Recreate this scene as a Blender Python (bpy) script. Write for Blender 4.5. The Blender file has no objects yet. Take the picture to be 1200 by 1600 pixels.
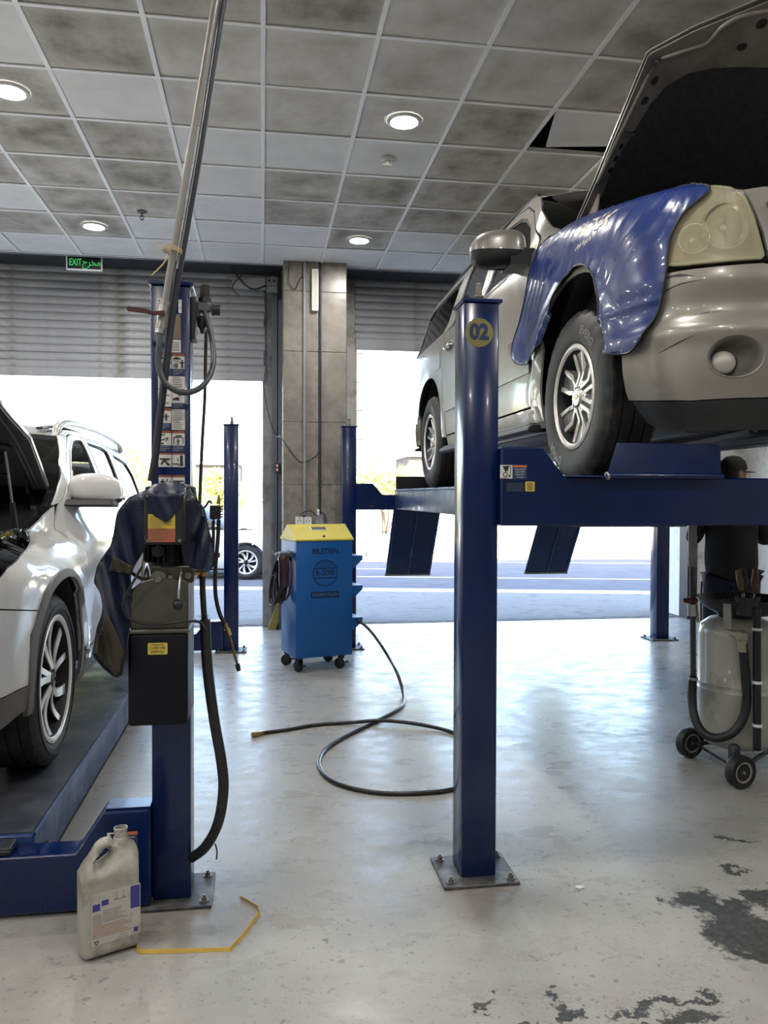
import bpy, bmesh, math, random
from mathutils import Vector, Matrix, noise
from mathutils.geometry import delaunay_2d_cdt
random.seed(7)
PI = math.pi
scn = bpy.context.scene
COL = scn.collection

# ------------------------------------------------------------------ camera, sky, sun, exposure
cam_data = bpy.data.cameras.new('camera')
cam_data.sensor_fit = 'VERTICAL'
cam_data.sensor_height = 32.0
cam_data.lens = 1235.35 / 1600.0 * 32.0
cam_data.clip_end = 400
camera = bpy.data.objects.new('camera', cam_data)
COL.objects.link(camera)
camera.matrix_world = (Matrix.Translation((0, 0, 1.5)) @ Matrix.Rotation(-0.1525, 4, 'Z')
                       @ Matrix.Rotation(PI / 2 - 0.0197, 4, 'X') @ Matrix.Rotation(0.0029, 4, 'Z'))
scn.camera = camera
scn.view_settings.view_transform = 'Standard'
scn.view_settings.look = 'None'
scn.view_settings.gamma = 1
scn.view_settings.use_curve_mapping = False
scn.view_settings.exposure = 2.02
scn.cycles.use_denoising = True
scn.cycles.max_bounces = 8
scn.cycles.diffuse_bounces = 5
scn.cycles.sample_clamp_indirect = 8
scn.cycles.caustics_reflective = False
scn.cycles.caustics_refractive = False

world = bpy.data.worlds.new('sky')
scn.world = world
world.use_nodes = True
wn = world.node_tree
wn.nodes.clear()
w_out = wn.nodes.new('ShaderNodeOutputWorld')
w_bg = wn.nodes.new('ShaderNodeBackground')
w_sky = wn.nodes.new('ShaderNodeTexSky')
w_sky.sky_type = 'NISHITA'
w_sky.sun_disc = False
w_sky.sun_elevation = math.radians(48)
w_sky.sun_rotation = math.radians(200)
w_sky.dust_density = 3.0
w_sky.air_density = 1.2
w_bg.inputs['Strength'].default_value = 0.45
wn.links.new(w_sky.outputs[0], w_bg.inputs[0])
wn.links.new(w_bg.outputs[0], w_out.inputs[0])

sun_data = bpy.data.lights.new('sun', 'SUN')
sun_data.energy = 9.0
sun_data.angle = math.radians(0.6)
sun_data.color = (1.0, 0.93, 0.82)
sun = bpy.data.objects.new('sun', sun_data)
COL.objects.link(sun)
sun.rotation_euler = Vector((0.3, 0.82, -1.02)).to_track_quat('-Z', 'Y').to_euler()

# ------------------------------------------------------------------ helpers
MATS = {}


def mat(name, color, rough=0.5, metal=0.0, var=0.0, vscale=6.0, dirt=None, dirt_amt=0.5, dirt_scale=3.0, bump=0.0, bscale=60.0,
        coat=0.0, rvar=0.0, spec=0.5, emit=None, estr=0.0, trans=0.0, ior=1.45, alpha=1.0, sheen=0.0):
    """principled surface; var: soft colour variation, dirt: second colour in noise patches, bump: fine relief"""
    if name in MATS:
        return MATS[name]
    m = bpy.data.materials.new(name)
    m.use_nodes = True
    nt = m.node_tree
    b = nt.nodes['Principled BSDF']
    b.inputs['Base Color'].default_value = (*color, 1)
    b.inputs['Roughness'].default_value = rough
    b.inputs['Metallic'].default_value = metal
    b.inputs['Coat Weight'].default_value = coat
    b.inputs['Coat Roughness'].default_value = 0.06
    b.inputs['Specular IOR Level'].default_value = spec
    b.inputs['IOR'].default_value = ior
    b.inputs['Transmission Weight'].default_value = trans
    b.inputs['Alpha'].default_value = alpha
    b.inputs['Sheen Weight'].default_value = sheen
    if emit:
        b.inputs['Emission Color'].default_value = (*emit, 1)
        b.inputs['Emission Strength'].default_value = estr
    L = nt.links.new
    tc = nt.nodes.new('ShaderNodeTexCoord')
    src = tc.outputs['Object']

    def nz(scale, detail=4, rough_=0.6):
        n = nt.nodes.new('ShaderNodeTexNoise')
        n.inputs['Scale'].default_value = scale
        n.inputs['Detail'].default_value = detail
        n.inputs['Roughness'].default_value = rough_
        L(src, n.inputs['Vector'])
        return n.outputs[0]

    def ramp(fac, lo, hi):
        r = nt.nodes.new('ShaderNodeMapRange')
        r.inputs[1].default_value = lo
        r.inputs[2].default_value = hi
        L(fac, r.inputs[0])
        return r.outputs[0]
    colsock = None
    if var > 0:
        mx = nt.nodes.new('ShaderNodeMix')
        mx.data_type = 'RGBA'
        mx.inputs[6].default_value = (*[c * (1 - var) for c in color], 1)
        mx.inputs[7].default_value = (*[min(1, c * (1 + var)) for c in color], 1)
        L(ramp(nz(vscale), 0.3, 0.7), mx.inputs[0])
        colsock = mx.outputs[2]
    if dirt:
        mx = nt.nodes.new('ShaderNodeMix')
        mx.data_type = 'RGBA'
        mx.inputs[6].default_value = (*color, 1)
        mx.inputs[7].default_value = (*dirt, 1)
        f = ramp(nz(dirt_scale, 8, 0.65), 0.62 - 0.3 * dirt_amt, 0.78 - 0.2 * dirt_amt)
        L(f, mx.inputs[0])
        if colsock:
            L(colsock, mx.inputs[6])
        colsock = mx.outputs[2]
    if colsock:
        L(colsock, b.inputs['Base Color'])
    if rvar > 0:
        r = nt.nodes.new('ShaderNodeMapRange')
        r.inputs[1].default_value = 0.3
        r.inputs[2].default_value = 0.7
        r.inputs[3].default_value = max(0.02, rough - rvar)
        r.inputs[4].default_value = min(1, rough + rvar)
        L(nz(vscale * 1.7), r.inputs[0])
        L(r.outputs[0], b.inputs['Roughness'])
    if bump > 0:
        bp = nt.nodes.new('ShaderNodeBump')
        bp.inputs['Strength'].default_value = bump
        bp.inputs['Distance'].default_value = 0.01
        L(nz(bscale), bp.inputs['Height'])
        L(bp.outputs[0], b.inputs['Normal'])
    MATS[name] = m
    return m


ROOTM = {}


def empty(name, loc=(0, 0, 0), rz=0.0):
    o = bpy.data.objects.new(name, None)
    o.empty_display_size = 0.1
    COL.objects.link(o)
    o.location = loc
    o.rotation_euler = (0, 0, rz)
    ROOTM[o.name] = Matrix.Translation(loc) @ Matrix.Rotation(rz, 4, 'Z')
    return o


def tag(o, label=None, cat=None, group=None, kind=None):
    for k, v in (('label', label), ('category', cat), ('group', group), ('kind', kind)):
        if v:
            o[k] = v
    return o


def thing(name, label, cat, loc=(0, 0, 0), rz=0.0, group=None):
    return tag(empty(name, loc, rz), label, cat, group)


def top(o):
    while o.parent is not None:
        o = o.parent
    return o


def link(name, me, m, parent=None, smooth=None):
    """links a mesh object under parent; mesh is in the frame of the top-level root"""
    o = bpy.data.objects.new(name, me)
    COL.objects.link(o)
    if m is not None and not me.materials:
        for x in (m if isinstance(m, (list, tuple)) else [m]):
            me.materials.append(x)
    if parent is not None:
        o.parent = parent
    if smooth is not None:
        shade(me, smooth)
    return o


def shade(me, angle=35):
    if angle <= 0:
        return
    me.polygons.foreach_set('use_smooth', [True] * len(me.polygons))
    if angle < 180:
        me.set_sharp_from_angle(angle=math.radians(angle))


def W(parent):
    """matrix that takes world coordinates into the frame of the parent's root"""
    return ROOTM[top(parent).name].inverted()


def bm_mesh(bm, name, normals=True):
    if normals:
        bmesh.ops.recalc_face_normals(bm, faces=bm.faces)
    me = bpy.data.meshes.new(name)
    bm.to_mesh(me)
    bm.free()
    return me


def obj(name, bm, m, parent=None, smooth=35, world=False, normals=True):
    if world and parent is not None:
        bm.transform(W(parent))
    return link(name, bm_mesh(bm, name, normals), m, parent, smooth)


def box(bm, c, s, bev=0.0, rot=None, seg=1):
    """box centred at c with full sizes s"""
    r = bmesh.ops.create_cube(bm, size=1.0)
    vs = r['verts']
    M = Matrix.Translation(c) @ (rot if rot is not None else Matrix.Identity(4)) @ Matrix.Diagonal((*s, 1))
    bmesh.ops.transform(bm, matrix=M, verts=vs)
    if bev > 0:
        es = list({e for v in vs for e in v.link_edges})
        bmesh.ops.bevel(bm, geom=es, offset=bev, segments=seg, affect='EDGES', clamp_overlap=True, profile=0.5)
    return bm


def bx(x0, x1, y0, y1, z0, z1, bev=0.0, seg=1, bm=None):
    bm = bm or bmesh.new()
    return box(bm, ((x0 + x1) / 2, (y0 + y1) / 2, (z0 + z1) / 2), (abs(x1 - x0), abs(y1 - y0), abs(z1 - z0)), bev, None, seg)


def frame_along(d):
    d = Vector(d).normalized()
    up = Vector((0, 0, 1)) if abs(d.z) < 0.95 else Vector((1, 0, 0))
    a = d.cross(up).normalized()
    return a, a.cross(d).normalized()


def cyl(bm, p, q, r, n=16, r2=None, cap=True):
    p, q = Vector(p), Vector(q)
    a, b = frame_along(q - p)
    r2 = r if r2 is None else r2
    A = [bm.verts.new(p + (a * math.cos(t) + b * math.sin(t)) * r) for t in [2 * PI * i / n for i in range(n)]]
    B = [bm.verts.new(q + (a * math.cos(t) + b * math.sin(t)) * r2) for t in [2 * PI * i / n for i in range(n)]]
    for i in range(n):
        bm.faces.new((A[i], A[(i + 1) % n], B[(i + 1) % n], B[i]))
    if cap:
        bm.faces.new(A[::-1])
        bm.faces.new(B)
    return bm


def spline(pts, k=8, closed=False):
    P = [Vector(p) for p in pts]
    n = len(P)
    out = []
    rng = n if closed else n - 1
    for i in range(rng):
        if closed:
            p0, p1, p2, p3 = P[(i - 1) % n], P[i], P[(i + 1) % n], P[(i + 2) % n]
        else:
            p0, p1, p2, p3 = P[max(i - 1, 0)], P[i], P[i + 1], P[min(i + 2, n - 1)]
        for j in range(k):
            t = j / k
            out.append(0.5 * ((2 * p1) + (p2 - p0) * t + (2 * p0 - 5 * p1 + 4 * p2 - p3) * t * t + (3 * p1 - p0 - 3 * p2 + p3) * t ** 3))
    if not closed:
        out.append(P[-1].copy())
    return out


def tube(bm, pts, r, n=10, k=8, smooth=True, cap=True, closed=False, squash=1.0):
    P = spline(pts, k, closed) if smooth else [Vector(p) for p in pts]
    m = len(P)
    rings = []
    prev = None
    for i in range(m):
        if closed:
            d = P[(i + 1) % m] - P[i - 1]
        else:
            d = P[min(i + 1, m - 1)] - P[max(i - 1, 0)]
        if d.length < 1e-9:
            d = Vector((0, 0, 1))
        d.normalize()
        if prev is None:
            a, b = frame_along(d)
        else:
            a = (prev - d * prev.dot(d))
            a = a.normalized() if a.length > 1e-6 else frame_along(d)[0]
            b = d.cross(a)
        prev = a
        rr = r(i / max(1, m - 1)) if callable(r) else r
        rings.append([bm.verts.new(P[i] + (a * math.cos(2 * PI * j / n) + b * math.sin(2 * PI * j / n) * squash) * rr) for j in range(n)])
    for i in range(m if closed else m - 1):
        A, B = rings[i], rings[(i + 1) % m]
        for j in range(n):
            bm.faces.new((A[j], A[(j + 1) % n], B[(j + 1) % n], B[j]))
    if cap and not closed:
        bm.faces.new(rings[0][::-1])
        bm.faces.new(rings[-1])
    return bm


def lathe(bm, prof, n=32, M=None, a0=0.0, a1=2 * PI, close=False):
    """revolve (r, h) profile about local Z, then transform by M"""
    full = abs(a1 - a0 - 2 * PI) < 1e-6
    cnt = n if full else n + 1
    rings = []
    for i in range(cnt):
        t = a0 + (a1 - a0) * i / n
        ring = []
        for r, h in prof:
            v = Vector((r * math.cos(t), r * math.sin(t), h))
            ring.append(bm.verts.new(M @ v if M is not None else v))
        rings.append(ring)
    for i in range(n):
        A, B = rings[i], rings[(i + 1) % cnt]
        for j in range(len(prof) - (0 if close else 1)):
            j2 = (j + 1) % len(prof)
            try:
                bm.faces.new((A[j], B[j], B[j2], A[j2]))
            except ValueError:
                pass
    bmesh.ops.remove_doubles(bm, verts=[v for r_ in rings for v in r_], dist=1e-6)
    return bm


def prism(bm, poly, fn, d0, d1, bev=0.0):
    """extrude 2D polygon; fn(a, b, d) -> 3D"""
    A = [bm.verts.new(fn(a, b, d0)) for a, b in poly]
    B = [bm.verts.new(fn(a, b, d1)) for a, b in poly]
    n = len(poly)
    fs = [bm.faces.new(A[::-1]), bm.faces.new(B)]
    for i in range(n):
        fs.append(bm.faces.new((A[i], A[(i + 1) % n], B[(i + 1) % n], B[i])))
    if bev > 0:
        bmesh.ops.recalc_face_normals(bm, faces=fs)
        es = list({e for f in fs for e in f.edges})
        bmesh.ops.bevel(bm, geom=es, offset=bev, segments=1, affect='EDGES', clamp_overlap=True)
    return bm


XZ = lambda a, b, d: Vector((a, d, b))
YZ = lambda a, b, d: Vector((d, a, b))
XY = lambda a, b, d: Vector((a, b, d))


def cdt(poly, step=None, holes=(), jitter=0.0, extra=()):
    """triangulate 2D polygon with interior grid points -> verts2d, tris"""
    V, E = [], []
    for loop in (poly, *holes):
        s = len(V)
        V += [Vector(p) for p in loop]
        E += [(s + i, s + (i + 1) % len(loop)) for i in range(len(loop))]
    if step:
        xs = [p[0] for p in poly]
        ys = [p[1] for p in poly]
        sx, sy = step if isinstance(step, tuple) else (step, step)
        x = min(xs) + sx * 0.5
        row = 0
        while x < max(xs):
            y = min(ys) + sy * (0.5 if row % 2 else 0.25)
            while y < max(ys):
                if inside(poly, x, y) and not any(inside(h, x, y) for h in holes):
                    V.append(Vector((x, y)))
                y += sy
            x += sx
            row += 1
    for p in extra:
        V.append(Vector(p))
    vo, eo, fo, *_ = delaunay_2d_cdt(V, E, [], 1, 1e-6)
    if holes:
        fo = [f for f in fo if not any(inside(h, sum(vo[i].x for i in f) / len(f), sum(vo[i].y for i in f) / len(f)) for h in holes)]
    return vo, fo


def inside(poly, x, y):
    c = False
    n = len(poly)
    j = n - 1
    for i in range(n):
        xi, yi = poly[i][0], poly[i][1]
        xj, yj = poly[j][0], poly[j][1]
        if (yi > y) != (yj > y) and x < (xj - xi) * (y - yi) / (yj - yi + 1e-12) + xi:
            c = not c
        j = i
    return c


def dense(poly, step):
    out = []
    n = len(poly)
    for i in range(n):
        a, b = Vector(poly[i]), Vector(poly[(i + 1) % n])
        m = max(1, int((b - a).length / step))
        out += [tuple(a.lerp(b, j / m)) for j in range(m)]
    return out


def rounded(pts, r, k=4):
    """round the corners of a 2D polygon; r number or list"""
    out = []
    n = len(pts)
    for i in range(n):
        p, a, b = Vector(pts[i]), Vector(pts[i - 1]), Vector(pts[(i + 1) % n])
        ri = r[i] if isinstance(r, (list, tuple)) else r
        if ri <= 0:
            out.append(tuple(p))
            continue
        da, db = a - p, b - p
        ra = min(ri, da.length * 0.49)
        rb = min(ri, db.length * 0.49)
        s, e = p + da.normalized() * ra, p + db.normalized() * rb
        for j in range(k + 1):
            t = j / k
            out.append(tuple(s * (1 - t) ** 2 + p * 2 * t * (1 - t) + e * t * t))
    return out


FONT_CACHE = {}


def text_shape(s, size, bold=0.0):
    """font outline as flat 2D verts and faces (x right, y up), centred on the text's box"""
    cu = bpy.data.curves.new('lettering', 'FONT')
    cu.body = s
    cu.size = size
    cu.align_x = 'CENTER'
    cu.align_y = 'CENTER'
    cu.offset = bold
    cu.resolution_u = 3
    o = bpy.data.objects.new('lettering', cu)
    COL.objects.link(o)
    dg = bpy.context.evaluated_depsgraph_get()
    me = bpy.data.meshes.new_from_object(o.evaluated_get(dg))
    V = [v.co.copy() for v in me.vertices]
    Fc = [tuple(p.vertices) for p in me.polygons]
    bpy.data.objects.remove(o)
    bpy.data.curves.remove(cu)
    bpy.data.meshes.remove(me)
    return V, Fc


def lettering(bm, s, size, fn, bold=0.0, squeeze=1.0, italic=0.0):
    """adds flat letters; fn(x, y) -> 3D point"""
    V, Fc = text_shape(s, size, bold)
    vs = [bm.verts.new(fn(v.x * squeeze + v.y * italic, v.y)) for v in V]
    for f in Fc:
        try:
            bm.faces.new([vs[i] for i in f])
        except ValueError:
            pass
    return bm


def copy_tree(o, parent=None):
    c = o.copy()
    COL.objects.link(c)
    c.parent = parent
    for ch in list(o.children):
        copy_tree(ch, c)
    return c


def solid(bm, t, off=-1.0):
    """give an open sheet a thickness t (bmesh level)"""
    bmesh.ops.recalc_face_normals(bm, faces=bm.faces)
    bmesh.ops.solidify(bm, geom=bm.faces[:], thickness=t)
    return bm


def sm(a, b, x):
    t = max(0.0, min(1.0, (x - a) / (b - a)))
    return t * t * (3 - 2 * t)


def interp(tab, x):
    """smooth (monotone-ish) interpolation of a table [(x, y), ...]"""
    if x <= tab[0][0]:
        return tab[0][1]
    for i in range(len(tab) - 1):
        x0, y0 = tab[i]
        x1, y1 = tab[i + 1]
        if x <= x1:
            h = x1 - x0
            d = (y1 - y0) / h
            m0 = d if i == 0 else 0.5 * (d + (y0 - tab[i - 1][1]) / (x0 - tab[i - 1][0]))
            m1 = d if i == len(tab) - 2 else 0.5 * (d + (tab[i + 2][1] - y1) / (tab[i + 2][0] - x1))
            t = (x - x0) / h
            return (y0 * (1 + 2 * t) * (1 - t) ** 2 + m0 * h * t * (1 - t) ** 2 + y1 * t * t * (3 - 2 * t) + m1 * h * t * t * (t - 1))
    return tab[-1][1]

# ------------------------------------------------------------------ shared materials
M_blue = mat('lift_blue_paint', (0.0006, 0.0095, 0.064), 0.22, var=0.2, vscale=3, rvar=0.06, coat=0.2)
M_blue2 = mat('worn_blue_paint', (0.012, 0.036, 0.12), 0.38, var=0.25, vscale=4, rvar=0.12, dirt=(0.10, 0.13, 0.2), dirt_amt=0.4, dirt_scale=5)
M_plate = mat('dusty_steel_plate', (0.045, 0.047, 0.055), 0.5, 0.3, var=0.3, dirt=(0.16, 0.155, 0.15), dirt_amt=0.5, dirt_scale=9, bump=0.3)
M_bolt = mat('bolt_steel', (0.20, 0.19, 0.18), 0.45, 0.7, var=0.3, vscale=40)
M_black = mat('black_rubber', (0.012, 0.012, 0.014), 0.5, var=0.2)
M_blackpl = mat('black_plastic', (0.014, 0.015, 0.018), 0.35, var=0.15)
M_grey = mat('grey_conduit', (0.24, 0.25, 0.27), 0.45, var=0.1)
M_steel = mat('plain_steel', (0.42, 0.42, 0.42), 0.3, 0.9, var=0.15, vscale=20)
M_brass = mat('brass', (0.45, 0.32, 0.13), 0.35, 0.9, var=0.2)
M_white = mat('white_plastic', (0.72, 0.72, 0.70), 0.4, var=0.05)
M_ink = mat('printed_black', (0.025, 0.025, 0.03), 0.5)
M_paper = mat('sticker_white', (0.62, 0.61, 0.58), 0.45, var=0.08, vscale=30)
M_orange = mat('sticker_orange', (0.45, 0.13, 0.07), 0.45, var=0.15, vscale=30)
M_yellow = mat('sticker_yellow', (0.55, 0.42, 0.06), 0.45, var=0.12, vscale=30)
M_inkblue = mat('sticker_navy', (0.02, 0.035, 0.11), 0.45)


# ------------------------------------------------------------------ floor
def floor_material():
    m = bpy.data.materials.new('epoxy_floor')
    m.use_nodes = True
    nt = m.node_tree
    b = nt.nodes['Principled BSDF']
    L = nt.links.new
    N = nt.nodes.new
    tc = N('ShaderNodeTexCoord')
    P = tc.outputs['Object']

    def nz(scale, det=5, ro=0.6, vec=P):
        n = N('ShaderNodeTexNoise')
        n.inputs['Scale'].default_value = scale
        n.inputs['Detail'].default_value = det
        n.inputs['Roughness'].default_value = ro
        L(vec, n.inputs['Vector'])
        return n

    def rng(s, a, b_, c=0.0, d=1.0):
        r = N('ShaderNodeMapRange')
        for i, v in enumerate((a, b_, c, d)):
            r.inputs[i + 1].default_value = v
        L(s, r.inputs[0])
        return r.outputs[0]

    def op(o, a, b_=None):
        n = N('ShaderNodeMath')
        n.operation = o
        for i, v in enumerate((a, b_)):
            if v is None:
                continue
            if isinstance(v, (int, float)):
                n.inputs[i].default_value = v
            else:
                L(v, n.inputs[i])
        return n.outputs[0]

    def mix(f, a, b_):
        n = N('ShaderNodeMix')
        n.data_type = 'RGBA'
        for i, v in ((0, f), (6, a), (7, b_)):
            if isinstance(v, tuple):
                n.inputs[i].default_value = (*v, 1)
            else:
                L(v, n.inputs[i])
        return n.outputs[2]
    big = rng(nz(0.9, 6).outputs[0], 0.35, 0.65)
    col = mix(big, (0.28, 0.277, 0.263), (0.345, 0.341, 0.323))
    smear = N('ShaderNodeMapping')
    smear.inputs['Scale'].default_value = (2.0, 3.4, 1)
    smear.inputs['Rotation'].default_value = (0, 0, 0.5)
    L(P, smear.inputs[0])
    sfac = rng(nz(1.5, 8, 0.72, smear.outputs[0]).outputs[0], 0.50, 0.74, 0, 0.34)
    col = mix(sfac, col, (0.22, 0.205, 0.175))
    # rust brown stains around the post feet and a dark oil stain by the tank
    wob = nz(3.5, 6, 0.7)
    warp = N('ShaderNodeVectorMath')
    warp.operation = 'SCALE'
    warp.inputs['Scale'].default_value = 0.55
    sub = N('ShaderNodeVectorMath')
    sub.operation = 'SUBTRACT'
    sub.inputs[1].default_value = (0.5, 0.5, 0.5)
    L(wob.outputs[1], sub.inputs[0])
    L(sub.outputs[0], warp.inputs[0])
    add = N('ShaderNodeVectorMath')
    L(P, add.inputs[0])
    L(warp.outputs[0], add.inputs[1])

    def blob(cx, cy, rx, ry, soft, vec):
        mp = N('ShaderNodeMapping')
        mp.inputs['Location'].default_value = (-cx / rx, -cy / ry, 0)
        mp.inputs['Scale'].default_value = (1 / rx, 1 / ry, 0)
        L(vec, mp.inputs[0])
        ln = N('ShaderNodeVectorMath')
        ln.operation = 'LENGTH'
        L(mp.outputs[0], ln.inputs[0])
        return rng(ln.outputs['Value'], 1 - soft, 1 + soft, 1, 0)
    def total(lst, soft, vec):
        s = None
        for q in lst:
            v = blob(*q, soft, vec)
            s = v if s is None else op('MAXIMUM', s, v)
        return s
    stains = total([(0.83, 2.83, 0.22, 0.14), (-0.3, 2.95, 0.34, 0.2), (2.45, 4.65, 0.30, 0.22), (-0.25, 2.75, 0.2, 0.1), (0.75, 3.25, 0.25, 0.05)], 0.7, add.outputs[0])
    col = mix(op('MULTIPLY', stains, 0.55), col, (0.12, 0.105, 0.08))
    # chipped patches where the paint has come off
    fine = N('ShaderNodeVectorMath')
    L(add.outputs[0], fine.inputs[0])
    w2 = nz(22, 5, 0.7)
    s2 = N('ShaderNodeVectorMath')
    s2.operation = 'SCALE'
    s2.inputs['Scale'].default_value = 0.07
    L(w2.outputs[1], s2.inputs[0])
    L(s2.outputs[0], fine.inputs[1])
    patches = total([(1.67, 2.70, 0.15, 0.085), (1.72, 2.55, 0.14, 0.09), (1.66, 2.42, 0.12, 0.11), (1.95, 2.73, 0.14, 0.05),
                     (1.24, 2.19, 0.17, 0.022), (1.1, 2.08, 0.22, 0.05), (0.93, 2.22, 0.05, 0.04), (0.80, 2.18, 0.03, 0.02),
                     (0.50, 2.10, 0.045, 0.035), (0.34, 2.17, 0.03, 0.02), (0.70, 2.26, 0.03, 0.02), (1.9, 2.95, 0.05, 0.02), (2.1, 3.2, 0.06, 0.02)],
                    0.12, fine.outputs[0])
    col = mix(patches, col, mix(rng(nz(30).outputs[0], 0.4, 0.6), (0.04, 0.04, 0.04), (0.065, 0.065, 0.064)))
    # small chips, denser where the traffic is
    chip = rng(nz(26, 3, 0.5).outputs[0], 0.635, 0.66)
    gate = rng(nz(1.1, 3).outputs[0], 0.42, 0.62)
    chip2 = rng(nz(60, 2, 0.5).outputs[0], 0.66, 0.68)
    chip3 = rng(nz(12, 4, 0.6).outputs[0], 0.675, 0.69)
    chips = op('MAXIMUM', op('MULTIPLY', op('MAXIMUM', chip, chip3), gate), op('MULTIPLY', chip2, 0.8))
    col = mix(op('MULTIPLY', chips, 0.85), col, (0.13, 0.125, 0.12))
    b.inputs['Specular IOR Level'].default_value = 0.27
    L(col, b.inputs['Base Color'])
    rr = rng(nz(2.2, 8, 0.72, smear.outputs[0]).outputs[0], 0.35, 0.65, 0.20, 0.42)
    rr = op('MAXIMUM', rr, op('MULTIPLY', patches, 0.5))
    L(rr, b.inputs['Roughness'])
    bp = N('ShaderNodeBump')
    bp.inputs['Strength'].default_value = 0.10
    bp.inputs['Distance'].default_value = 0.003
    hgt = op('SUBTRACT', op('MULTIPLY', nz(14, 6, 0.6).outputs[0], 0.6), op('MAXIMUM', patches, chips))
    L(hgt, bp.inputs['Height'])
    bp2 = N('ShaderNodeBump')
    bp2.inputs['Strength'].default_value = 0.06
    bp2.inputs['Distance'].default_value = 0.05
    L(nz(1.6, 3).outputs[0], bp2.inputs['Height'])
    L(bp.outputs[0], bp2.inputs['Normal'])
    L(bp2.outputs[0], b.inputs['Normal'])
    return m


def struct(name, bm, m, parent=None, smooth=0, **k):
    o = obj(name, bm, m, parent, smooth, **k)
    if parent is None:
        o['kind'] = 'structure'
    return o


X0, X1, YB, YD = -7.2, 5.9, -5.0, 9.1
struct('floor', bx(X0, X1, YB, 9.2, -0.15, 0), floor_material())
M_wall = mat('cream_wall', (0.66, 0.64, 0.60), 0.6, var=0.1, vscale=2, dirt=(0.3, 0.27, 0.22), dirt_amt=0.3)
M_dark = mat('dark_plenum', (0.03, 0.033, 0.04), 0.8, var=0.3)
struct('wall_left', bx(X0 - 0.2, X0, YB, 9.3, 0, 4.7), M_wall)
wall_right = struct('wall_right', bx(X1, X1 + 0.2, YB, 9.3, 0, 4.7), M_wall)
struct('wall_back', bx(X0 - 0.2, X1 + 0.2, YB - 0.2, YB, 0, 4.7), mat('grey_back_wall', (0.30, 0.30, 0.29), 0.7, var=0.1))
struct('roof_slab', bx(X0 - 0.2, X1 + 0.2, YB - 0.2, 9.3, 4.7, 4.95), M_dark)
# street front of the building: piers, lintel and unseen storeys added to shade the road
M_stucco = mat('white_stucco', (0.70, 0.69, 0.68), 0.7, var=0.06, vscale=3, dirt=(0.5, 0.48, 0.46), dirt_amt=0.2)
wf = tag(empty('wall_front', (0, 9.55, 0)), kind='structure')
obj('pier', bx(0.02, 1.06, 9.22, 9.95, 0, 3.7), M_stucco, wf, 0, world=True)
obj('pier', bx(5.21, 9.0, 9.22, 9.95, 0, 3.7), M_stucco, wf, 0, world=True)
obj('pier', bx(-9.5, -4.05, 9.22, 9.95, 0, 3.7), M_stucco, wf, 0, world=True)
obj('lintel', bx(-9.5, 9.0, 9.30, 9.95, 3.7, 10.5), M_stucco, wf, 0, world=True)

# ------------------------------------------------------------------ ceiling: T-bar grid with single tiles
GX, GY, TS, CZ = 0.003, 4.168, 0.6, 3.92


def tile_material(name, base, dirt, amt, seed):
    m = bpy.data.materials.new(name)
    m.use_nodes = True
    nt = m.node_tree
    b = nt.nodes['Principled BSDF']
    L, N = nt.links.new, nt.nodes.new
    tc = N('ShaderNodeTexCoord')
    oi = N('ShaderNodeObjectInfo')
    n = N('ShaderNodeTexNoise')
    n.noise_dimensions = '4D'
    n.inputs['Scale'].default_value = 3.2
    n.inputs['Detail'].default_value = 6
    n.inputs['Roughness'].default_value = 0.62
    L(tc.outputs['Object'], n.inputs['Vector'])
    mu = N('ShaderNodeMath')
    mu.operation = 'MULTIPLY_ADD'
    mu.inputs[1].default_value = 60
    mu.inputs[2].default_value = seed
    L(oi.outputs['Random'], mu.inputs[0])
    L(mu.outputs[0], n.inputs['W'])
    # soot sits on the field of the tile, the rim stays paler
    sep = N('ShaderNodeSeparateXYZ')
    L(tc.outputs['Object'], sep.inputs[0])

    def edge(s):
        a = N('ShaderNodeMath')
        a.operation = 'ABSOLUTE'
        L(s, a.inputs[0])
        r = N('ShaderNodeMapRange')
        r.inputs[1].default_value = 0.285
        r.inputs[2].default_value = 0.20
        L(a.outputs[0], r.inputs[0])
        return r.outputs[0]
    e = N('ShaderNodeMath')
    e.operation = 'MULTIPLY'
    L(edge(sep.outputs[0]), e.inputs[0])
    L(edge(sep.outputs[1]), e.inputs[1])
    r = N('ShaderNodeMapRange')
    r.inputs[1].default_value = 0.30
    r.inputs[2].default_value = 0.68
    r.inputs[3].default_value = 0.15 * amt
    r.inputs[4].default_value = amt
    L(n.outputs[0], r.inputs[0])
    f = N('ShaderNodeMath')
    f.operation = 'MULTIPLY'
    L(r.outputs[0], f.inputs[0])
    e2 = N('ShaderNodeMapRange')
    e2.inputs[3].default_value = 0.55
    L(e.outputs[0], e2.inputs[0])
    L(e2.outputs[0], f.inputs[1])
    mx = N('ShaderNodeMix')
    mx.data_type = 'RGBA'
    mx.inputs[6].default_value = (*base, 1)
    mx.inputs[7].default_value = (*dirt, 1)
    L(f.outputs[0], mx.inputs[0])
    L(mx.outputs[2], b.inputs['Base Color'])
    b.inputs['Roughness'].default_value = 0.75
    bp = N('ShaderNodeBump')
    bp.inputs['Strength'].default_value = 0.25
    bp.inputs['Distance'].default_value = 0.002
    n2 = N('ShaderNodeTexNoise')
    n2.inputs['Scale'].default_value = 120
    L(tc.outputs['Object'], n2.inputs['Vector'])
    L(n2.outputs[0], bp.inputs['Height'])
    L(bp.outputs[0], b.inputs['Normal'])
    return m


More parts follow.
